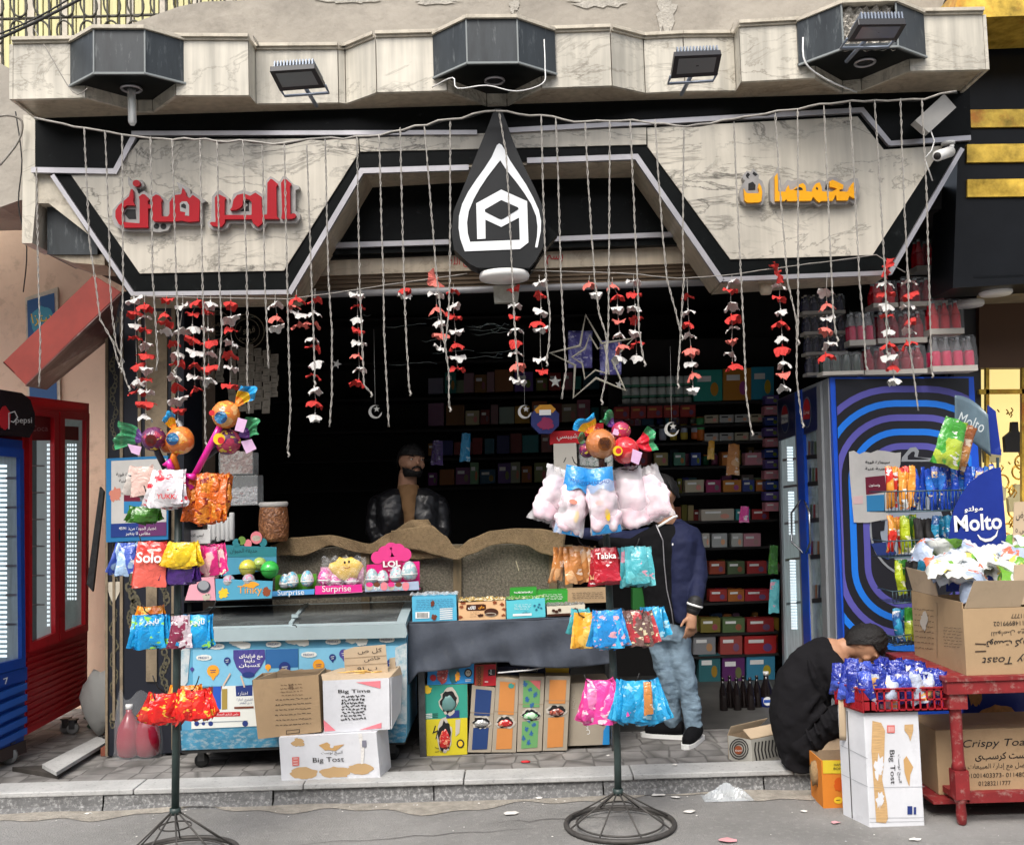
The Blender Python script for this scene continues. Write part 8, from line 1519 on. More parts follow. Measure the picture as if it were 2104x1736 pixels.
def mbag(x,yt,w_,h,rz_,ry,lab,blue=False,grp='clear marshmallow bags',dz=0):
 t=thing('marshmallow_bag',lab,'bag',(0,0,0),grp);Y=YR1-.04+dz;k_=Y/FPX
 t.location=W(x,yt,Y);t.rotation_euler=(0,ry*1.35,rz_)
 w2,h2=w_*k_,h*k_;q_=int(x)
 mb=MB();rq=random.Random(q_)
 for k in range(72):
  v=rq.uniform(.24,.95);wv=w2*.5*(.62+.42*min(1,v*1.6))*(1 if v<.85 else.85);x_=rq.uniform(-1,1);sg_=rq.choice((1,-1,-1));r_=rq.uniform(.022,.032)
  mb.ball((x_*wv*.88,sg_*.030*math.sqrt(max(0,1-x_*x_))*(1 if v>.35 else.6),-h2*v),r_,M_marsh,8,sx=rq.uniform(.8,1.2),sy=.8,sz=rq.uniform(.8,1.2))
 fuse(mb,'marshmallows',t,.009,5,local=True)
 mb=sachet(w2*1.10,h2,.125,M_milk,int(x)%5,12,16);mb.build('film',t,local=True)
 if blue:
  for(v0,v1,nm)in((0,.34,'printed_top'),(.86,1,'printed_foot')):
   mb=MB()
   for sg_ in(1,-1):mb.grid(lambda u,v:((u-.5)*w2*1.04*(1-.08*math.sin(3.1*(v0+(v1-v0)*v))),sg_*(.001+.058*math.sin(math.pi*u)**.6*math.sin(math.pi*min(1,max(0,.04+.9*(v0+(v1-v0)*v))))**.55)*1.05,-h2*(v0+(v1-v0)*v)-(.012*math.sin(u*9)if(v>.9 and v0==0)or(v<.1 and v0>0)else 0)),10,8,M_mbag)
   mb.build(nm,t,local=True)
  mb=MB();f=Fr((0,-.06,0),(1,0,0),(0,0,1));f.ell(mb,w2*.12,-h2*.72,.012,.03,M_pyel);f.ell(mb,-w2*.1,-h2*.52,.022,.012,mat('print_salmon',(.8,.3,.22),.5));f.text(mb,'MARSHO',0,-h2*.22,w2*.7,None,M_navy,.004);mb.build('print',t,local=True)
 return t
mbag(1150,960,56,118,.5,.28,'pink marshmallow bag at the toffee side of the cluster',dz=.02);mbag(1172,966,54,120,.2,.12,'marshmallow bag just behind the tilted blue topped one',dz=.06);mbag(1290,958,58,125,-.1,-.06,'marshmallow bag next to the upright blue topped one',dz=.02);mbag(1322,960,58,112,-.4,-.22,'marshmallow bag at the man side of the cluster',dz=.04);mbag(1262,966,54,116,0,0,'marshmallow bag hidden at the back of the cluster',dz=.12)
mbag(1192,960,56,140,.15,.17,'blue topped marshmallow bag tilted out from the cluster',True,None,-.06);mbag(1228,962,58,134,-.1,-.08,'upright blue topped marshmallow bag in the centre of the cluster',True,None,-.09)
for(x,y,w_,h_,k,lb)in((1508,912,30,66,'toffee_bag','brown snack bag hanging before the wall shelving'),(1590,1120,22,60,'leaf_sachet','dark green bag hanging near the fridge door frame'),(1592,1190,24,70,'aqua_bag','greenish bag hanging low beside the fridge door'),(1345,1000,24,50,'bronze_sachet','dark snack bag hanging behind the standing man'),(1530,1040,22,34,'fuchsia_bag','small pink bag clipped to the wall shelving'),(1462,905,16,40,'gold_sachet','narrow ochre packet clipped beside the crisp tube'),(900,905,26,52,'purple_sachet','dark purple bag hanging behind the shopkeeper'),(958,890,22,60,'azure_bag','blue packet hanging deep in the shop')):
 put('snack_bag',smesh(round(w_*.0038,3),round(h_*.0038,3),.03,SW[k],1),W(x,y,8.2),None,(0,.08,.2),label=lb,cat='snack bag')
 # giant lollipops
def lolly(cx,cy,r_,Y,m,fan,fcols,stick,scol,lab,tagp=None,disc=None):
 t=thing('giant_lollipop',lab,'lollipop',W(cx,cy+r_,Y),None);k_=Y/FPX;c=W(cx,cy,Y);mb=MB()
 mb.ball(c,r_*k_,m,24,fn=lambda v:1+.03*math.sin(v.x*11+v.z*3)*math.sin(v.y*9));mb.build('wrapper',t)
 fx,fy,fr_=fan;d_=Vector((fx-cx,0,-(fy-cy))).normalized();sd_=d_.cross(Vector((0,1,0))).normalized();b0_=c+d_*r_*k_*.96;L_=(W(fx,fy,Y)-c).length-r_*k_+fr_*k_*.7
 mb=MB()
 def fn(u,v):wd=(.14+.75*v**.7*(1+.25*math.sin(u*5+cx)))*fr_*k_;a=(u-.5)*2;return b0_+d_*(L_*v*(1-.22*a*a+.14*math.sin(u*7+cx)*v))+sd_*(a*wd+.10*fr_*k_*math.sin(v*6+cx))+Vector((0,(.22*math.sin(u*11+cx+v*3)*v+.12*math.sin(u*23+v*7)*v)*fr_*k_+.02*math.sin(v*5),0))
 mb.grid(fn,18,9,fcols[0],smooth=False,mf=lambda u,v:fcols[min(len(fcols)-1,int(v*len(fcols)))]);mb.build('twisted_end',t)
 if stick:mb=MB();mb.tube([c+(W(*stick[0],Y)-c).normalized()*r_*k_*.9,W(*stick[0],Y),W(*stick[1],Y+.02)],.016 if len(stick)<3 else stick[2],scol,12);mb.build('stick',t)
 if tagp:mb=MB();mb.poly([W(x,y,Y-r_*k_*.9)for x,y in tagp],mat('label_lilac',(.62,.40,.60),.5,var=.1,vs=30));mb.build('label',t,solid=.001)
 if disc:mb=MB();f=Fr(c-Vector((0,r_*k_*1.02,0)),(1,0,0),(0,0,1));[f.ell(mb,dx*k_,dz*k_,rr_*k_,rr_*k_,mm_,.001*j)for j,(dx,dz,rr_,mm_)in enumerate(disc)if not isinstance(mm_,str)];[f.text(mb,mm_,dx*k_,dz*k_,rr_*k_*1.6,None,M_choc,.008,bold=.03)for(dx,dz,rr_,mm_)in disc if isinstance(mm_,str)];mb.build('print',t)
M_lo=wrap('lolly_orange',(.72,.20,.03),(.80,.42,.14),(.80,.58,.05),12,rough=.15);M_lp=wrap('lolly_plum',(.13,.02,.09),(.40,.03,.08),(.72,.56,.06),12,rough=.15);M_lr=wrap('lolly_red',(.62,.02,.03),(.72,.12,.12),(.7,.5,.5),9,t3=.65,rough=.12);M_lc=wrap('lolly_copper',(.50,.17,.05),(.60,.26,.10),(.75,.5,.3),8,t3=.68,rough=.12)
M_fb=mat('wrap_azure',(.02,.30,.62),.2,bump=.6,bs=30);M_fy=mat('wrap_yellow',(.80,.55,.03),.2,bump=.6,bs=30);M_fo=mat('wrap_orange',(.78,.22,.02),.2,bump=.6,bs=30);M_fg2=mat('wrap_green',(.06,.32,.14),.15,alpha=.85,bump=.6,bs=30);M_fv=mat('wrap_violet',(.10,.03,.18),.2,bump=.6,bs=30);M_fr2=mat('wrap_red',(.60,.02,.04),.2,bump=.6,bs=30)
M_hot=mat('hot_pink_plastic',(.80,.02,.34),.3,coat=.4);M_blk=mat('black_stick',(.02,.02,.03),.4);M_bdi=wrap('badge_blue',(.03,.16,.34),(.02,.05,.12),(.25,.4,.5),26)
lolly(464,852,29,YL1-.04,M_lo,(508,808,26),[M_fo,M_fy,M_fb],[(440,900),(398,980)],M_hot,'tallest giant lollipop, orange with a blue and yellow twist on a hot pink handle',[(489,858),(508,863),(500,889),(482,884)],[(-2,-8,13,M_bdi),(-20,2,6,M_pred)])
lolly(370,905,29,YL1-.03,M_lo,(348,862,19),[M_fo,M_fy,M_fb],[(356,940),(364,965)],M_fo,'round orange giant lollipop with blue badge and small yellow twist',None,[(-6,2,13,M_bdi)])
lolly(316,902,25,YL1-.01,M_lp,(258,893,29),[M_fv,M_fg2,M_fg2],[(324,930),(340,962)],M_blk,'plum giant lollipop with wide green twist facing the column',[(262,912),(291,918),(286,936),(270,930)],[(3,-4,12,mat('badge_maroon',(.10,.01,.01),.3)),(3,-4,9,'big')])
lolly(468,908,27,YL1-.0,M_lp,(522,880,22),[M_fv,M_fg2],[(440,925),(422,940)],M_blk,'plum and yellow giant lollipop below the tallest one',[(495,907),(517,902),(527,922),(506,932)],[(-10,5,12,M_fy),(-6,2,7,M_pred)])
lolly(345,915,16,YL1+.04,M_lo,(330,890,8),[M_fo,M_fy],None,None,'small orange lollipop peeping between the plum and the orange one')
lolly(1234,912,31,YR1-.08,M_lc,(1208,872,27),[M_fo,M_fy,M_fb],[(1236,948),(1240,985)],M_choc,'copper giant lollipop marked big, with blue and yellow twist',None,[(6,-2,14,mat('badge_brown',(.16,.05,.01),.3)),(6,2,12,'big'),(6,-8,9,'time')])
lolly(1284,925,28,YR1-.06,M_lr,(1332,908,26),[M_fr2,M_fr2,M_fg2],None,None,'shiny red giant lollipop with red and green twist',[(1300,922),(1320,930),(1312,955),(1296,948)],[(-18,-2,10,M_fy),(-16,-2,6,M_pred)])
lolly(1276,886,20,YR1-.01,M_lp,(1250,862,20),[M_fv,M_fg2],None,None,'violet giant lollipop with green twist at the back of the cluster',[(1262,880),(1274,884),(1270,895),(1258,892)]);lolly(1206,925,16,YR1+.02,M_lp,(1194,900,13),[M_fg2],None,None,'small plum lollipop with a green corner behind the copper one')
mb=MB();mb.tube([W(340,958,YL1-.05),W(346,948,YL1-.05),W(352,965,YL1-.05)],.018,M_hot,10);mb.tube([W(398,980,YL1-.06),W(378,975,YL1-.02),W(395,1005,YL1-.03)],.016,M_hot,10);tag(mb.build('forked_stick',None),'hot pink forked plastic handle end beside the white bags','handle')
# odds and ends on the ground
mb=MB();P4=[G(86,1581,PZ+.02),G(200,1522,PZ+.02),G(223,1531,PZ+.02),G(116,1597,PZ+.02)];mb.prism([p+Vector((0,0,.01))for p in P4],(0,0,.022),M_slab);tag(mb.build('loose_slab',None,bevel=.003),'loose pale marble strip lying slanted on the pavement','slab')
mb=MB();mb.prism([G(25,1584,PZ+.001),G(95,1580,PZ+.001),G(215,1520,PZ+.001),G(120,1600,PZ+.001)],(0,0,.026),mat('dark_wood',(.04,.035,.03),.8,var=.4,vs=9));tag(mb.build('dark_board',None),'dark board beneath the slanted marble strip','board')
rb_g=G(287,1553,PZ);t=thing('syrup_bag','clear tied bag with two fat bottles of dark red syrup by the column','bag',rb_g)
for dx in(-.055,.065):mb=MB();mb.lathe([(.05,0),(.075,.02),(.082,.10),(.07,.19),(.035,.25),(.02,.28),(.02,.30)],(rb_g.x+dx,rb_g.y-.03,PZ+.005),mat('syrup',(.25,.005,.02),.12,coat=.5),16);mb.lathe([(.022,.30),(.022,.33)],(rb_g.x+dx,rb_g.y-.03,PZ+.005),M_white,12);mb.build('bottle',t)
mb=MB();mb.grid(lambda u,v:Vector((rb_g.x+(.16-.05*v)*math.cos(6.283*u)*(1+.1*math.sin(u*31+v*5)),rb_g.y-.03+.11*math.sin(6.283*u)*(1-.3*v),PZ+.004+.40*v+.03*v*math.sin(u*25))),40,10,M_pkfilm,smooth=False);mb.build('film',t)
mb=MB();mb.box((rb_g.x-.26,rb_g.y+.02,PZ),(rb_g.x-.10,rb_g.y+.10,PZ+.055),mat('brick',(.20,.06,.035),.9,var=.3,vs=30));tag(mb.build('brick',None,bevel=.004),'red brick at the foot of the black column','brick')
mb=MB();c=G(205,1500,PZ);mb.ball(c+Vector((0,.1,.06)),.13,mat('green_rag',(.012,.05,.028),.8,bump=1,bs=20),18,sx=1,sy=.6,sz=.6,fn=lambda v:1+.25*math.sin(v.x*7+v.z*9));tag(mb.build('green_rag',None),'crumpled dark green cloth behind the red cooler','cloth')
mb=MB();mb.ball(W(207,1440,7.3),.20,mat('sack_white',(.42,.42,.40),.8,bump=1,bs=9),18,sx=.7,sy=.5,sz=1.1,fn=lambda v:1+.1*math.sin(v.x*7+v.z*5));tag(mb.build('white_sack',None),'pale sack slumped in the gap beside the red cooler','sack')
mb=MB();mb.prism([W(178,1200,7.2),W(205,1000,7.2),W(213,1010,7.2),W(190,1215,7.2)],(0,.03,0),M_steel);tag(mb.build('metal_bar',None),'dark metal bar leaning in the gap beside the red cooler','bar')
mb=MB();c=G(1492,1640,0);mb.grid(lambda u,v:c+Vector((-.13+.27*u,-.07+.13*v,.006+.055*math.sin(3.14*u)*math.sin(3.14*v)*(1+.5*math.sin(u*17+v*11)))),16,12,mat('litter_film',(.7,.75,.78),.15,alpha=.45,spec=1),smooth=False);tag(mb.build('plastic_bag',None),'crumpled clear plastic bag lying in the gutter','bag')
q=random.Random(21);M_lp_=mat('litter_paper',(.66,.64,.60),.8);M_lpp=mat('litter_pink',(.62,.30,.32),.8)
for(x,y,s_,m,lb)in((1048,1671,20,M_lp_,'flat white paper scrap on the road before the table'),(1352,1634,16,M_lp_,'folded white wrapper in the gutter beyond the ring base'),(1388,1638,12,M_lp_,'small white wrapper beside the folded one'),(1416,1668,14,M_lp_,'white scrap on the road between the ring base and the orange carton'),(1495,1727,20,M_lpp,'large pinkish torn paper at the bottom of the view'),(1716,1690,11,M_lpp,'small red paper scrap in front of the orange carton'),(1651,1667,8,M_lp_,'tiny white scrap near the orange carton'),(180,1672,10,M_lp_,'little white scrap below the kerb near the first stand'),(1250,1553,6,M_lp_,'scrap of paper beside the pole foot'),(1108,1640,9,M_lp_,'tiny paper bit on the edge of the road'),(1385,1572,7,M_lp_,'paper crumb on the pale kerb slab'),(1880,1725,12,M_lp_,'white scrap in front of the upright carton')):
 mb=MB();z0=PZ+.02 if y<1600 else.004;c=G(x,y,z0);k_=s_*.0026;sd_=q.uniform(0,6);n=9
 P_=[c+Vector((k_*q.uniform(.6,1.1)*math.cos(i*.7),k_*.7*q.uniform(.6,1.1)*math.sin(i*.7),.002+.006*q.random()))for i in range(n)];mb.add(P_+[c+Vector((0,0,.010))],[(i,(i+1)%n,n)for i in range(n)],m);tag(mb.build('paper_scrap',None),lb,'litter')
c=G(1080,1566,PZ);mb=MB();mb.lathe([(.001,0),(.02,.002),(.02,.008),(.001,.010)],c+Vector((0,0,.001)),M_pred,12,sx=1.4);tag(mb.build('crown_cork',None),'red bottle cap on the pavement before the cartons','cap')
mb=MB()
for k in range(170):
 x=q.uniform(-4,4);y=q.uniform(4.6,5.86)if q.random()<.5 else 5.84-abs(q.gauss(0,.06));s_=q.uniform(.002,.007);a=q.uniform(0,3);P_=[Vector((x+s_*math.cos(a+i*1.57),y+s_*math.sin(a+i*1.57),.004))for i in range(4)];mb.add(P_+[Vector((x,y,.004+s_*.6))],[(i,(i+1)%4,4)for i in range(4)],M_lp_ if k%3 else M_slab)
mb.build('gutter_grit',kind='stuff')
# people
M_skin=mat('skin',(.42,.22,.13),.55,var=.08,vs=14);M_skind=mat('skin_shade',(.40,.215,.135),.55,var=.08,vs=14);M_hair=mat('black_hair',(.008,.007,.007),.55,bump=.8,bs=160,var=.5,vs=40)
M_jack=mat('navy_jersey',(.005,.009,.042),.8,var=.12,vs=9,bump=.25,bs=30);M_blks=mat('black_shirt',(.005,.005,.006),.9,spec=.2,var=.2,vs=7,bump=.3,bs=14);M_char=mat('charcoal_cotton',(.009,.0085,.010),.95,spec=.2,var=.15,vs=6,bump=.5,bs=10)
M_jean=mat('faded_denim',(.19,.27,.34),.85,var=.22,vs=7,bump=.9,bs=16,dirt_or_sheen=(.10,.15,.21),ds=9,da=.35,stretch=(1,1,1.8));M_leat=mat('black_leather',(.012,.012,.014),.32,bump=.25,bs=14);M_tan=mat('tan_shirt',(.24,.13,.055),.8,var=.1)
def limb(mb,pts,m,n=16):
 """pts: (picture x, picture y, depth, radius in picture units)"""
 P_=[W(x,y,Y)for x,y,Y,r_ in pts];R_=[r_*Y/FPX for x,y,Y,r_ in pts];Q,S=[],[]
 for i in range(len(P_)-1):
  for k in range(4):t=k/4;Q.append(P_[i].lerp(P_[i+1],t));t2=t*t*(3-2*t);S.append(R_[i]+(R_[i+1]-R_[i])*t2)
 Q.append(P_[-1]);S.append(R_[-1]);mb.tube(Q,S,m,n);mb.ball(P_[0],R_[0]*.98,m,n);mb.ball(P_[-1],R_[-1]*.98,m,n)
def torso(mb,rings,m,n=26):
 """rings: (x, y, depth, half width px, half depth m)"""
 vs=[];fs=[]
 for(x,y,Y,w_,d_)in rings:
  c=W(x,y,Y);a_=w_*Y/FPX
  for j in range(n):t=2*math.pi*j/n;vs.append(c+Vector((a_*math.copysign(abs(math.cos(t))**.85,math.cos(t)),d_*math.sin(t),0)))
 for i in range(len(rings)-1):
  for j in range(n):fs.append((i*n+j,i*n+(j+1)%n,(i+1)*n+(j+1)%n,(i+1)*n+j))
 fs.append(list(range(n)));fs.append([(len(rings)-1)*n+j for j in range(n)]);mb.add(vs,fs,m,True)
def head(mb,c,s,M,m):
 """adult head of height s centred at c, M turns it; faces -Y"""
 st=len(mb.v)
 def fn(d):
  r_=1.0
  if d.z<-.1:r_*=1-.16*(-d.z)**1.2*(1 if d.y<0 else 1.4)
  if d.y<-.3 and d.z>.3:r_*=.98
  return r_
 mb.ball((0,0,0),s*.5,m,28,sx=.74,sy=.88,sz=1.0,fn=fn)
 mb.ball((0,-.28*s,-.30*s),s*.16,m,14,sx=1.1,sy=.9,sz=.9);mb.tube([(0,-.42*s,.06*s),(0,-.475*s,-.02*s),(0,-.53*s,-.10*s),(0,-.44*s,-.145*s)],[.026*s,.035*s,.05*s,.03*s],m,10)
 for x in(-1,1):mb.ball((x*.17*s,-.37*s,.10*s),.085*s,m,10,sx=1.3,sz=.45);mb.ball((x*.365*s,.02*s,-.02*s),.10*s,m,12,sx=.3,sy=.65,sz=1.1);mb.ball((x*.20*s,-.30*s,-.12*s),.12*s,m,10,sx=.9,sy=.8)
 mb.tube([(-.11*s,-.40*s,-.235*s),(0,-.445*s,-.225*s),(.11*s,-.40*s,-.235*s)],[.018*s,.032*s,.018*s],m,8);mb.tube([(-.10*s,-.40*s,-.27*s),(0,-.44*s,-.275*s),(.10*s,-.40*s,-.27*s)],[.016*s,.034*s,.016*s],m,8)
 for i in range(st,len(mb.v)):mb.v[i]=c+M@mb.v[i]
def cap_hair(c,s,M,t,zmin=.12,back=-.28,th=1.07,nm='hair',m=None,top=.0):
 mb=MB()
 def fn(u,v):
  a=2*math.pi*u;yb=math.sin(a);lim=zmin if yb<-.2 else(zmin+(back-zmin)*min(1,(yb+.2)/.7));th0=math.acos(max(-1,min(1,lim*2*.9)));ph_=th0*v
  j=1+.03*math.sin(u*60+v*9)+.025*math.sin(v*31+u*17)+.03*math.sin(u*23+v*41);k=s*.5*th*j
  return c+M@Vector((k*.78*math.sin(ph_)*math.cos(a),k*.92*math.sin(ph_)*math.sin(a)+.01*s,(k+top*s*max(0,math.cos(ph_)))*math.cos(ph_)))
 mb.grid(fn,44,12,m or M_hair);return mb.build(nm,t,solid=.003)
def face_bits(c,s,M,t,beard=False,eyes=True):
 P_=lambda x,y,z:c+M@Vector((x*s,y*s,z*s));mb=MB()
 for x in(-.165,.165):
  mb.tube([P_(x-.09,-.405,.115),P_(x,-.445,.135),P_(x+.09,-.405,.115)],[.012*s,.02*s,.012*s],M_hair,6)
 mb.build('eyebrow',t)
 for x in(-.165,.165):
  mb=MB();e=P_(x,-.385,.045);mb.ball(e,.042*s,mat('eye_white',(.6,.57,.52),.3),12,sx=1.2,sy=.7,sz=.6);e2=P_(x+.01,-.415,.045);mb.ball(e2,.022*s,M_ink,10,sy=.5);mb.build('eye',t)
 if beard:
  mb=MB()
  mb.tube([P_(-.15,-.40,-.24),P_(-.09,-.45,-.185),P_(0,-.475,-.175),P_(.09,-.45,-.185),P_(.15,-.40,-.24)],.022*s,M_hair,8)
  def fb(u,v):a=R(-78+156*u);z=-.31-.16*v+.13*abs(u-.5)*2*(1-v);q_=.415-.10*v*v;return P_(math.sin(a)*q_*.80,-math.cos(a)*q_*1.02-.01,z)
  mb.grid(fb,24,8,M_hair);mb.build('beard',t,solid=.003)
 mb=MB();mb.tube([P_(-.10,-.425,-.252),P_(0,-.468,-.250),P_(.10,-.425,-.252)],.010*s,mat('lip',(.20,.07,.05),.5),6);mb.build('mouth',t)
def hand(mb,wr,dr,up,s,m,curl=.5,thumb=1):
 """palm and five fingers; wr wrist, dr direction to the knuckles, up thumb side"""
 d_=Vector(dr).normalized();u_=Vector(up);u_=(u_-d_*u_.dot(d_)).normalized();n_=d_.cross(u_)
 mb.tube([wr-d_*.02*s,wr+d_*.03*s,wr+d_*.085*s],[.026*s,.034*s,.032*s],m,12)
 for i,(o_,L_)in enumerate(((.030,.072),(.011,.082),(-.010,.076),(-.029,.060))):
  b=wr+d_*.08*s+u_*o_*s;c1_=curl*(1+.12*i);p=[b];a=c1_*.5
  for k in range(3):p.append(p[-1]+(d_*math.cos(a)+n_*math.sin(a)*thumb)*L_*s*(.45,.32,.23)[k]);a+=c1_*.6
  mb.tube(p,[.0095*s,.009*s,.008*s,.0065*s],m,8);mb.ball(p[-1],.0065*s,m,8)
 b=wr+d_*.025*s+u_*.030*s;mb.tube([b,b+(d_*.6+u_*.7)*.03*s,b+(d_*.95+u_*.75)*.055*s],[.012*s,.011*s,.008*s],m,8)
 # standing man in navy jacket
Ym=6.66;man=thing('person','standing man in navy zip jacket, black shirt and faded jeans','person',G(1400,1522,PZ))
hc=W(1360,1014,Ym+.02);Mh=Matrix.Rotation(R(-62),3,'Z')@Matrix.Rotation(R(8),3,'X')
mb=MB();head(mb,hc,.235,Mh,M_skin);limb(mb,[(1366,1042,Ym+.03,19),(1374,1088,Ym+.03,21)],M_skin);torso(mb,[(1376,1085,Ym+.03,36,.08),(1380,1120,Ym+.03,52,.10),(1380,1200,Ym+.03,46,.10),(1385,1270,Ym+.03,44,.10),(1388,1300,Ym+.03,44,.10)],M_skin)
limb(mb,[(1428,1115,Ym,15),(1437,1180,Ym-.08,11),(1424,1260,Ym-.17,9)],M_skin);hand(mb,W(1421,1262,Ym-.19),Vector((-.10,-.1,-1)),Vector((-1,-.4,0)),1.05,M_skin,.55)
for pts in([(1360,1300,Ym+.05,18),(1374,1395,Ym+.03,14),(1383,1480,Ym+.07,11)],[(1392,1300,Ym,18),(1412,1400,Ym-.02,14),(1425,1490,Ym-.03,11)]):limb(mb,pts,M_skin)
fuse(mb,'body',man,.006);cap_hair(hc,.235,Mh,man,zmin=.20,back=-.18)
face_bits(hc,.235,Mh,man,beard=True)
mb=MB();torso(mb,[(1366,1076,Ym+.02,22,.07),(1370,1095,Ym+.02,52,.11),(1372,1125,Ym+.01,58,.125),(1370,1200,Ym+.01,52,.12),(1374,1262,Ym+.01,46,.115),(1376,1285,Ym+.02,45,.115)],M_blks);limb(mb,[(1325,1108,Ym+.02,19),(1290,1118,Ym-.02,17),(1240,1112,Ym-.06,14)],M_blks);fuse(mb,'shirt',man,.010)
mb=MB();torso(mb,[(1384,1066,Ym+.045,14,.05),(1395,1084,Ym+.03,30,.10),(1399,1110,Ym+.0,37,.138),(1397,1160,Ym,35,.143),(1396,1230,Ym,30,.140),(1399,1268,Ym,24,.138),(1400,1276,Ym,22,.136)],M_jack)
limb(mb,[(1416,1102,Ym,25),(1430,1140,Ym-.03,21),(1437,1188,Ym-.09,17),(1430,1236,Ym-.18,14.5)],M_jack);fuse(mb,'jacket',man,.009,5)
mb=MB();limb(mb,[(1330,1100,Ym+.06,18),(1292,1108,Ym+.0,17),(1236,1100,Ym-.05,14),(1205,1096,Ym-.08,12)],M_jack);fuse(mb,'sleeve',man,.009,4)
mb=MB();limb(mb,[(1429,1236,Ym-.185,15.5),(1424,1252,Ym-.19,14)],M_wire);mb.build('cuff',man);mb=MB();a=W(1428,1241,Ym-.186);mb.tube([a,a-Vector((.004,0,.012))],.0510,M_pwhite,18);mb.build('cuff_stripe',man)
mb=MB();mb.tube([W(x,y,Ym-.135)for x,y in[(1348,1078),(1362,1110),(1365,1160),(1370,1210),(1380,1255),(1384,1285)]],.0035,M_alu,6);mb.build('zip',man);mb=MB();mb.tube([W(x,y,Ym-.06)for x,y in[(1352,1082),(1368,1072),(1384,1062),(1392,1060)]],.008,M_pwhite,8);mb.build('collar_piping',man)
mb=MB();DF(Ym-.150).ell(mb,1382,1118,1.6,2.4,M_pwhite);mb.build('chest_mark',man)
mb=MB();torso(mb,[(1374,1256,Ym+.02,42,.115),(1374,1285,Ym+.02,44,.12),(1374,1312,Ym+.02,43,.115)],M_jean)
limb(mb,[(1356,1306,Ym+.05,25),(1365,1360,Ym+.03,23),(1374,1398,Ym+.02,20.5),(1379,1440,Ym+.05,17.5),(1383,1484,Ym+.07,16.5)],M_jean);limb(mb,[(1391,1306,Ym,26),(1402,1365,Ym-.02,23.5),(1412,1402,Ym-.03,21),(1419,1448,Ym-.02,18.5),(1425,1492,Ym-.03,17.5)],M_jean)
q=random.Random(3)
for(x0,y0,Y)in((1384,1482,Ym+.07),(1427,1492,Ym-.03)):
 for k in range(7):r_=14.5+q.uniform(0,2);y=y0-5-k*11;z=W(x0-k*1.2,y,Y);mb.tube([z+Vector((r_*.0031*math.cos(a),r_*.0031*math.sin(a),.009*math.sin(a*1+k)))for a in[i*.4488 for i in range(14)]],.009,M_jean,6,closed=True)
fuse(mb,'jeans',man,.009,3)
for(hx,hy,tx,ty)in((1388,1492,1338,1508),(1428,1502,1420,1524)):
 Yh=Ym+.07 if hx<1400 else Ym-.03;h_=W(hx,hy,Yh);h_.z=PZ+.05;g=G(tx,ty-4,PZ+.03);dd=(g-h_);dd.z=0;dd=dd.normalized()
 mb=MB();mb.tube([h_-dd*.05+Vector((0,0,.02)),h_+Vector((0,0,.02)),h_+dd*.08+Vector((0,0,.005)),h_+dd*.15-Vector((0,0,.005)),h_+dd*.20-Vector((0,0,.012))],[.042,.052,.046,.042,.026],M_blks,14);fuse(mb,'shoe',man,.008,3)
 mb=MB();sd_=dd.cross(Vector((0,0,1)));pts=[h_+dd*a+sd_*b for a,b in((-.095,-.03),(-.07,-.042),(.05,-.046),(.15,-.046),(.22,-.025),(.235,0),(.22,.025),(.15,.046),(.05,.044),(-.07,.040),(-.095,.03))];mb.prism([Vector((p.x,p.y,PZ+.002))for p in pts],(0,0,.026),M_pwhite);mb.build('sole',man,bevel=.005)
 # crouching man in black
Yq=5.93;cm=thing('person','man in black crouching low with bowed head behind the red crate','person',G(1650,1580,PZ))
hc2=W(1778,1322,Yq-.06);Mh2=Matrix.Rotation(R(60),3,'Z')@Matrix.Rotation(R(60),3,'X')@Matrix.Rotation(R(6),3,'Y')
mb=MB();head(mb,hc2,.225,Mh2,M_skin);limb(mb,[(1768,1332,Yq-.05,19),(1735,1330,Yq-.02,20),(1705,1345,Yq,24)],M_skin);limb(mb,[(1705,1350,Yq,40),(1655,1400,Yq,46),(1645,1480,Yq,48),(1655,1530,Yq,42)],M_skin)
limb(mb,[(1715,1370,Yq-.12,16),(1724,1425,Yq-.16,13),(1775,1405,Yq-.18,10)],M_skin);hand(mb,W(1775,1405,Yq-.18),Vector((1,-.1,.1)),Vector((0,0,1)),1.0,M_skin,.6)
limb(mb,[(1655,1525,Yq-.08,24),(1735,1465,Yq-.14,18),(1702,1560,Yq-.10,13)],M_skin);limb(mb,[(1655,1530,Yq+.10,24),(1735,1470,Yq+.14,18),(1700,1555,Yq+.12,13)],M_skin);fuse(mb,'body',cm,.007)
cap_hair(hc2,.225,Mh2,cm,zmin=.20,back=-.42,th=1.04,top=.03)
mb=MB();limb(mb,[(1722,1338,Yq-.0,22),(1698,1345,Yq,40),(1672,1372,Yq,52),(1650,1415,Yq,58),(1640,1465,Yq,58),(1645,1515,Yq,54),(1655,1540,Yq,46)],M_char,24);limb(mb,[(1700,1362,Yq-.10,30),(1722,1392,Yq-.14,26),(1730,1428,Yq-.16,21),(1752,1420,Yq-.17,18)],M_char)
for k,(a,b)in enumerate((((1660,1350),(1700,1440)),((1690,1420),(1650,1480)),((1700,1450),(1655,1505)))):mb.tube([W(a[0],a[1],Yq-.15),W((a[0]+b[0])/2-6,(a[1]+b[1])/2,Yq-.17),W(b[0],b[1],Yq-.15)],[.012,.02,.01],M_char,8)
fuse(mb,'shirt',cm,.009,5)
mb=MB();limb(mb,[(1640,1535,Yq,44),(1655,1530,Yq-.08,36),(1700,1490,Yq-.12,31),(1738,1462,Yq-.14,26)],M_char);limb(mb,[(1738,1464,Yq-.14,25),(1722,1510,Yq-.12,21),(1700,1562,Yq-.09,17)],M_char);limb(mb,[(1650,1535,Yq+.08,34),(1738,1470,Yq+.14,26)],M_char);limb(mb,[(1736,1470,Yq+.14,24),(1700,1560,Yq+.12,17)],M_char)
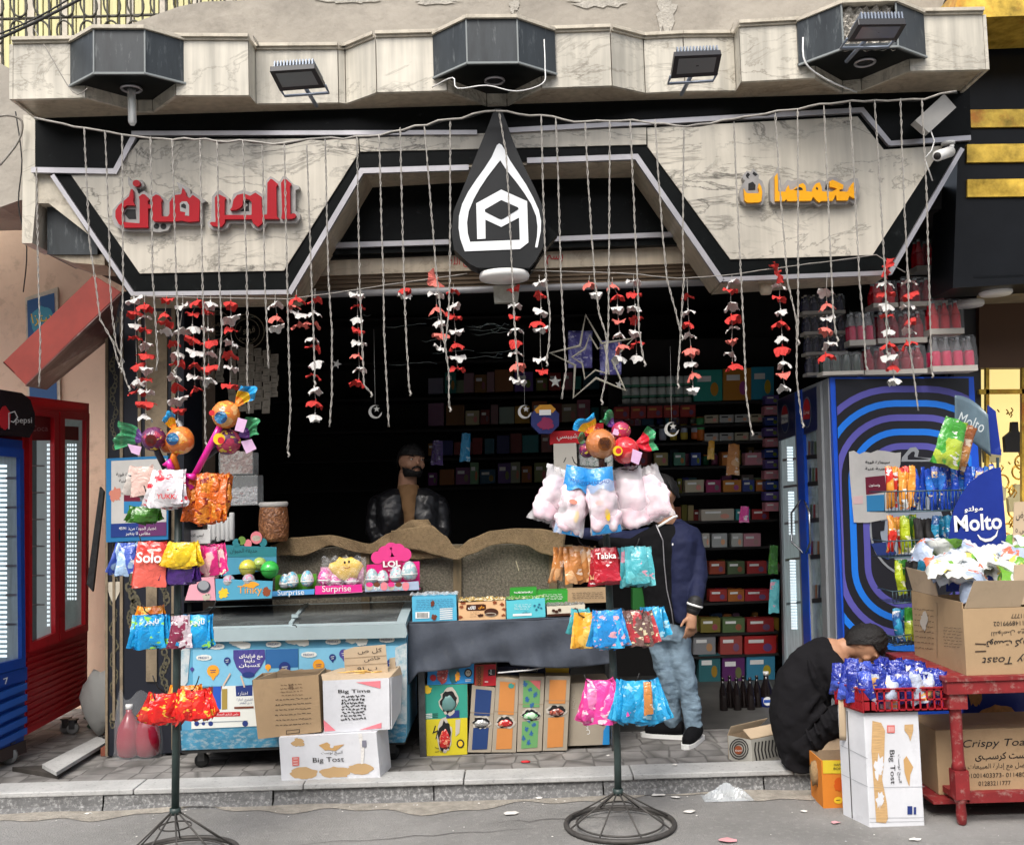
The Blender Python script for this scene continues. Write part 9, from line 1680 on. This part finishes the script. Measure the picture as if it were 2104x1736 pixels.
for k in range(4):a=(1668+k*16,1520-k*14);mb.tube([W(a[0]-14,a[1]-26,Yq-.17),W(a[0]-2,a[1]+2,Yq-.215),W(a[0]+12,a[1]+24,Yq-.18)],[.006,.014,.006],M_char,8)
mb.prism([W(1606,1548,Yq),W(1690,1556,Yq),W(1690,1578,Yq),W(1628,1580,Yq),W(1602,1566,Yq)],(0,-.10,0),M_char);fuse(mb,'trousers',cm,.009,4)
for(x,dy)in((1700,-.10),(1700,.12)):p=W(x,1560,Yq+dy);mb=MB();mb.tube([Vector((p.x-.07,p.y,PZ+.035)),Vector((p.x+.02,p.y,PZ+.04)),Vector((p.x+.13,p.y,PZ+.03))],[.03,.04,.028],M_wire,12);mb.build('shoe',cm)
# shopkeeper behind the counter
Yk=7.65;sk=thing('person','bearded shopkeeper in black leather jacket and tan shirt standing behind the burlap counter','person',(W(838,1100,Yk).x,Yk,PZ))
hc3=W(845,948,Yk);Mh3=Matrix.Rotation(R(30),3,'Z')@Matrix.Rotation(R(3),3,'Y')
mb=MB();head(mb,hc3,.25,Mh3,M_skind);limb(mb,[(838,975,Yk+.02,19),(836,1012,Yk+.03,20)],M_skind);torso(mb,[(836,1005,Yk+.04,26,.07),(836,1030,Yk+.03,56,.09),(836,1110,Yk+.03,54,.09),(836,1200,Yk+.03,50,.09),(836,1300,Yk+.03,46,.1)],M_skind)
for x in(820,852):limb(mb,[(x,1290,Yk+.03,24),(x,1380,Yk+.03,18),(x,1440,Yk+.03,13)],M_skind)
fuse(mb,'body',sk,.007);cap_hair(hc3,.25,Mh3,sk,zmin=.17,back=-.22,th=1.05);face_bits(hc3,.25,Mh3,sk,beard=True)
mb=MB();torso(mb,[(838,996,Yk,22,.06),(842,1016,Yk-.01,22,.10),(846,1060,Yk-.01,18,.125),(850,1200,Yk-.01,18,.12)],M_tan);fuse(mb,'shirt',sk,.01,3)
mb=MB()
for(sx,x0)in((-1,800),(1,878)):torso(mb,[(x0+sx*-14,1003,Yk+.03,14,.07),(x0-sx*6,1018,Yk+.02,34,.115),(x0-sx*6,1060,Yk,34,.14),(x0-sx*2,1120,Yk,30,.135),(x0,1220,Yk,30,.13)],M_leat);limb(mb,[(x0+sx*24,1036,Yk+.02,20),(x0+sx*34,1090,Yk-.02,17),(x0+sx*10,1130,Yk-.16,14)],M_leat)
torso(mb,[(838,1004,Yk+.08,36,.05),(838,1060,Yk+.08,60,.07),(838,1220,Yk+.08,56,.07)],M_leat);fuse(mb,'jacket',sk,.01,3)
for x in(818,856):mb=MB();limb(mb,[(x,1210,Yk+.03,27),(x,1380,Yk+.03,22),(x,1452,Yk+.03,18)],M_blks);mb.build('trouser_leg',sk)
for x in(818,856):mb=MB();p=W(x,1450,Yk+.03);mb.tube([Vector((p.x,p.y+.05,PZ+.05)),Vector((p.x,p.y-.06,PZ+.045)),Vector((p.x,p.y-.16,PZ+.03))],[.04,.045,.03],M_wire,10);mb.build('shoe',sk)
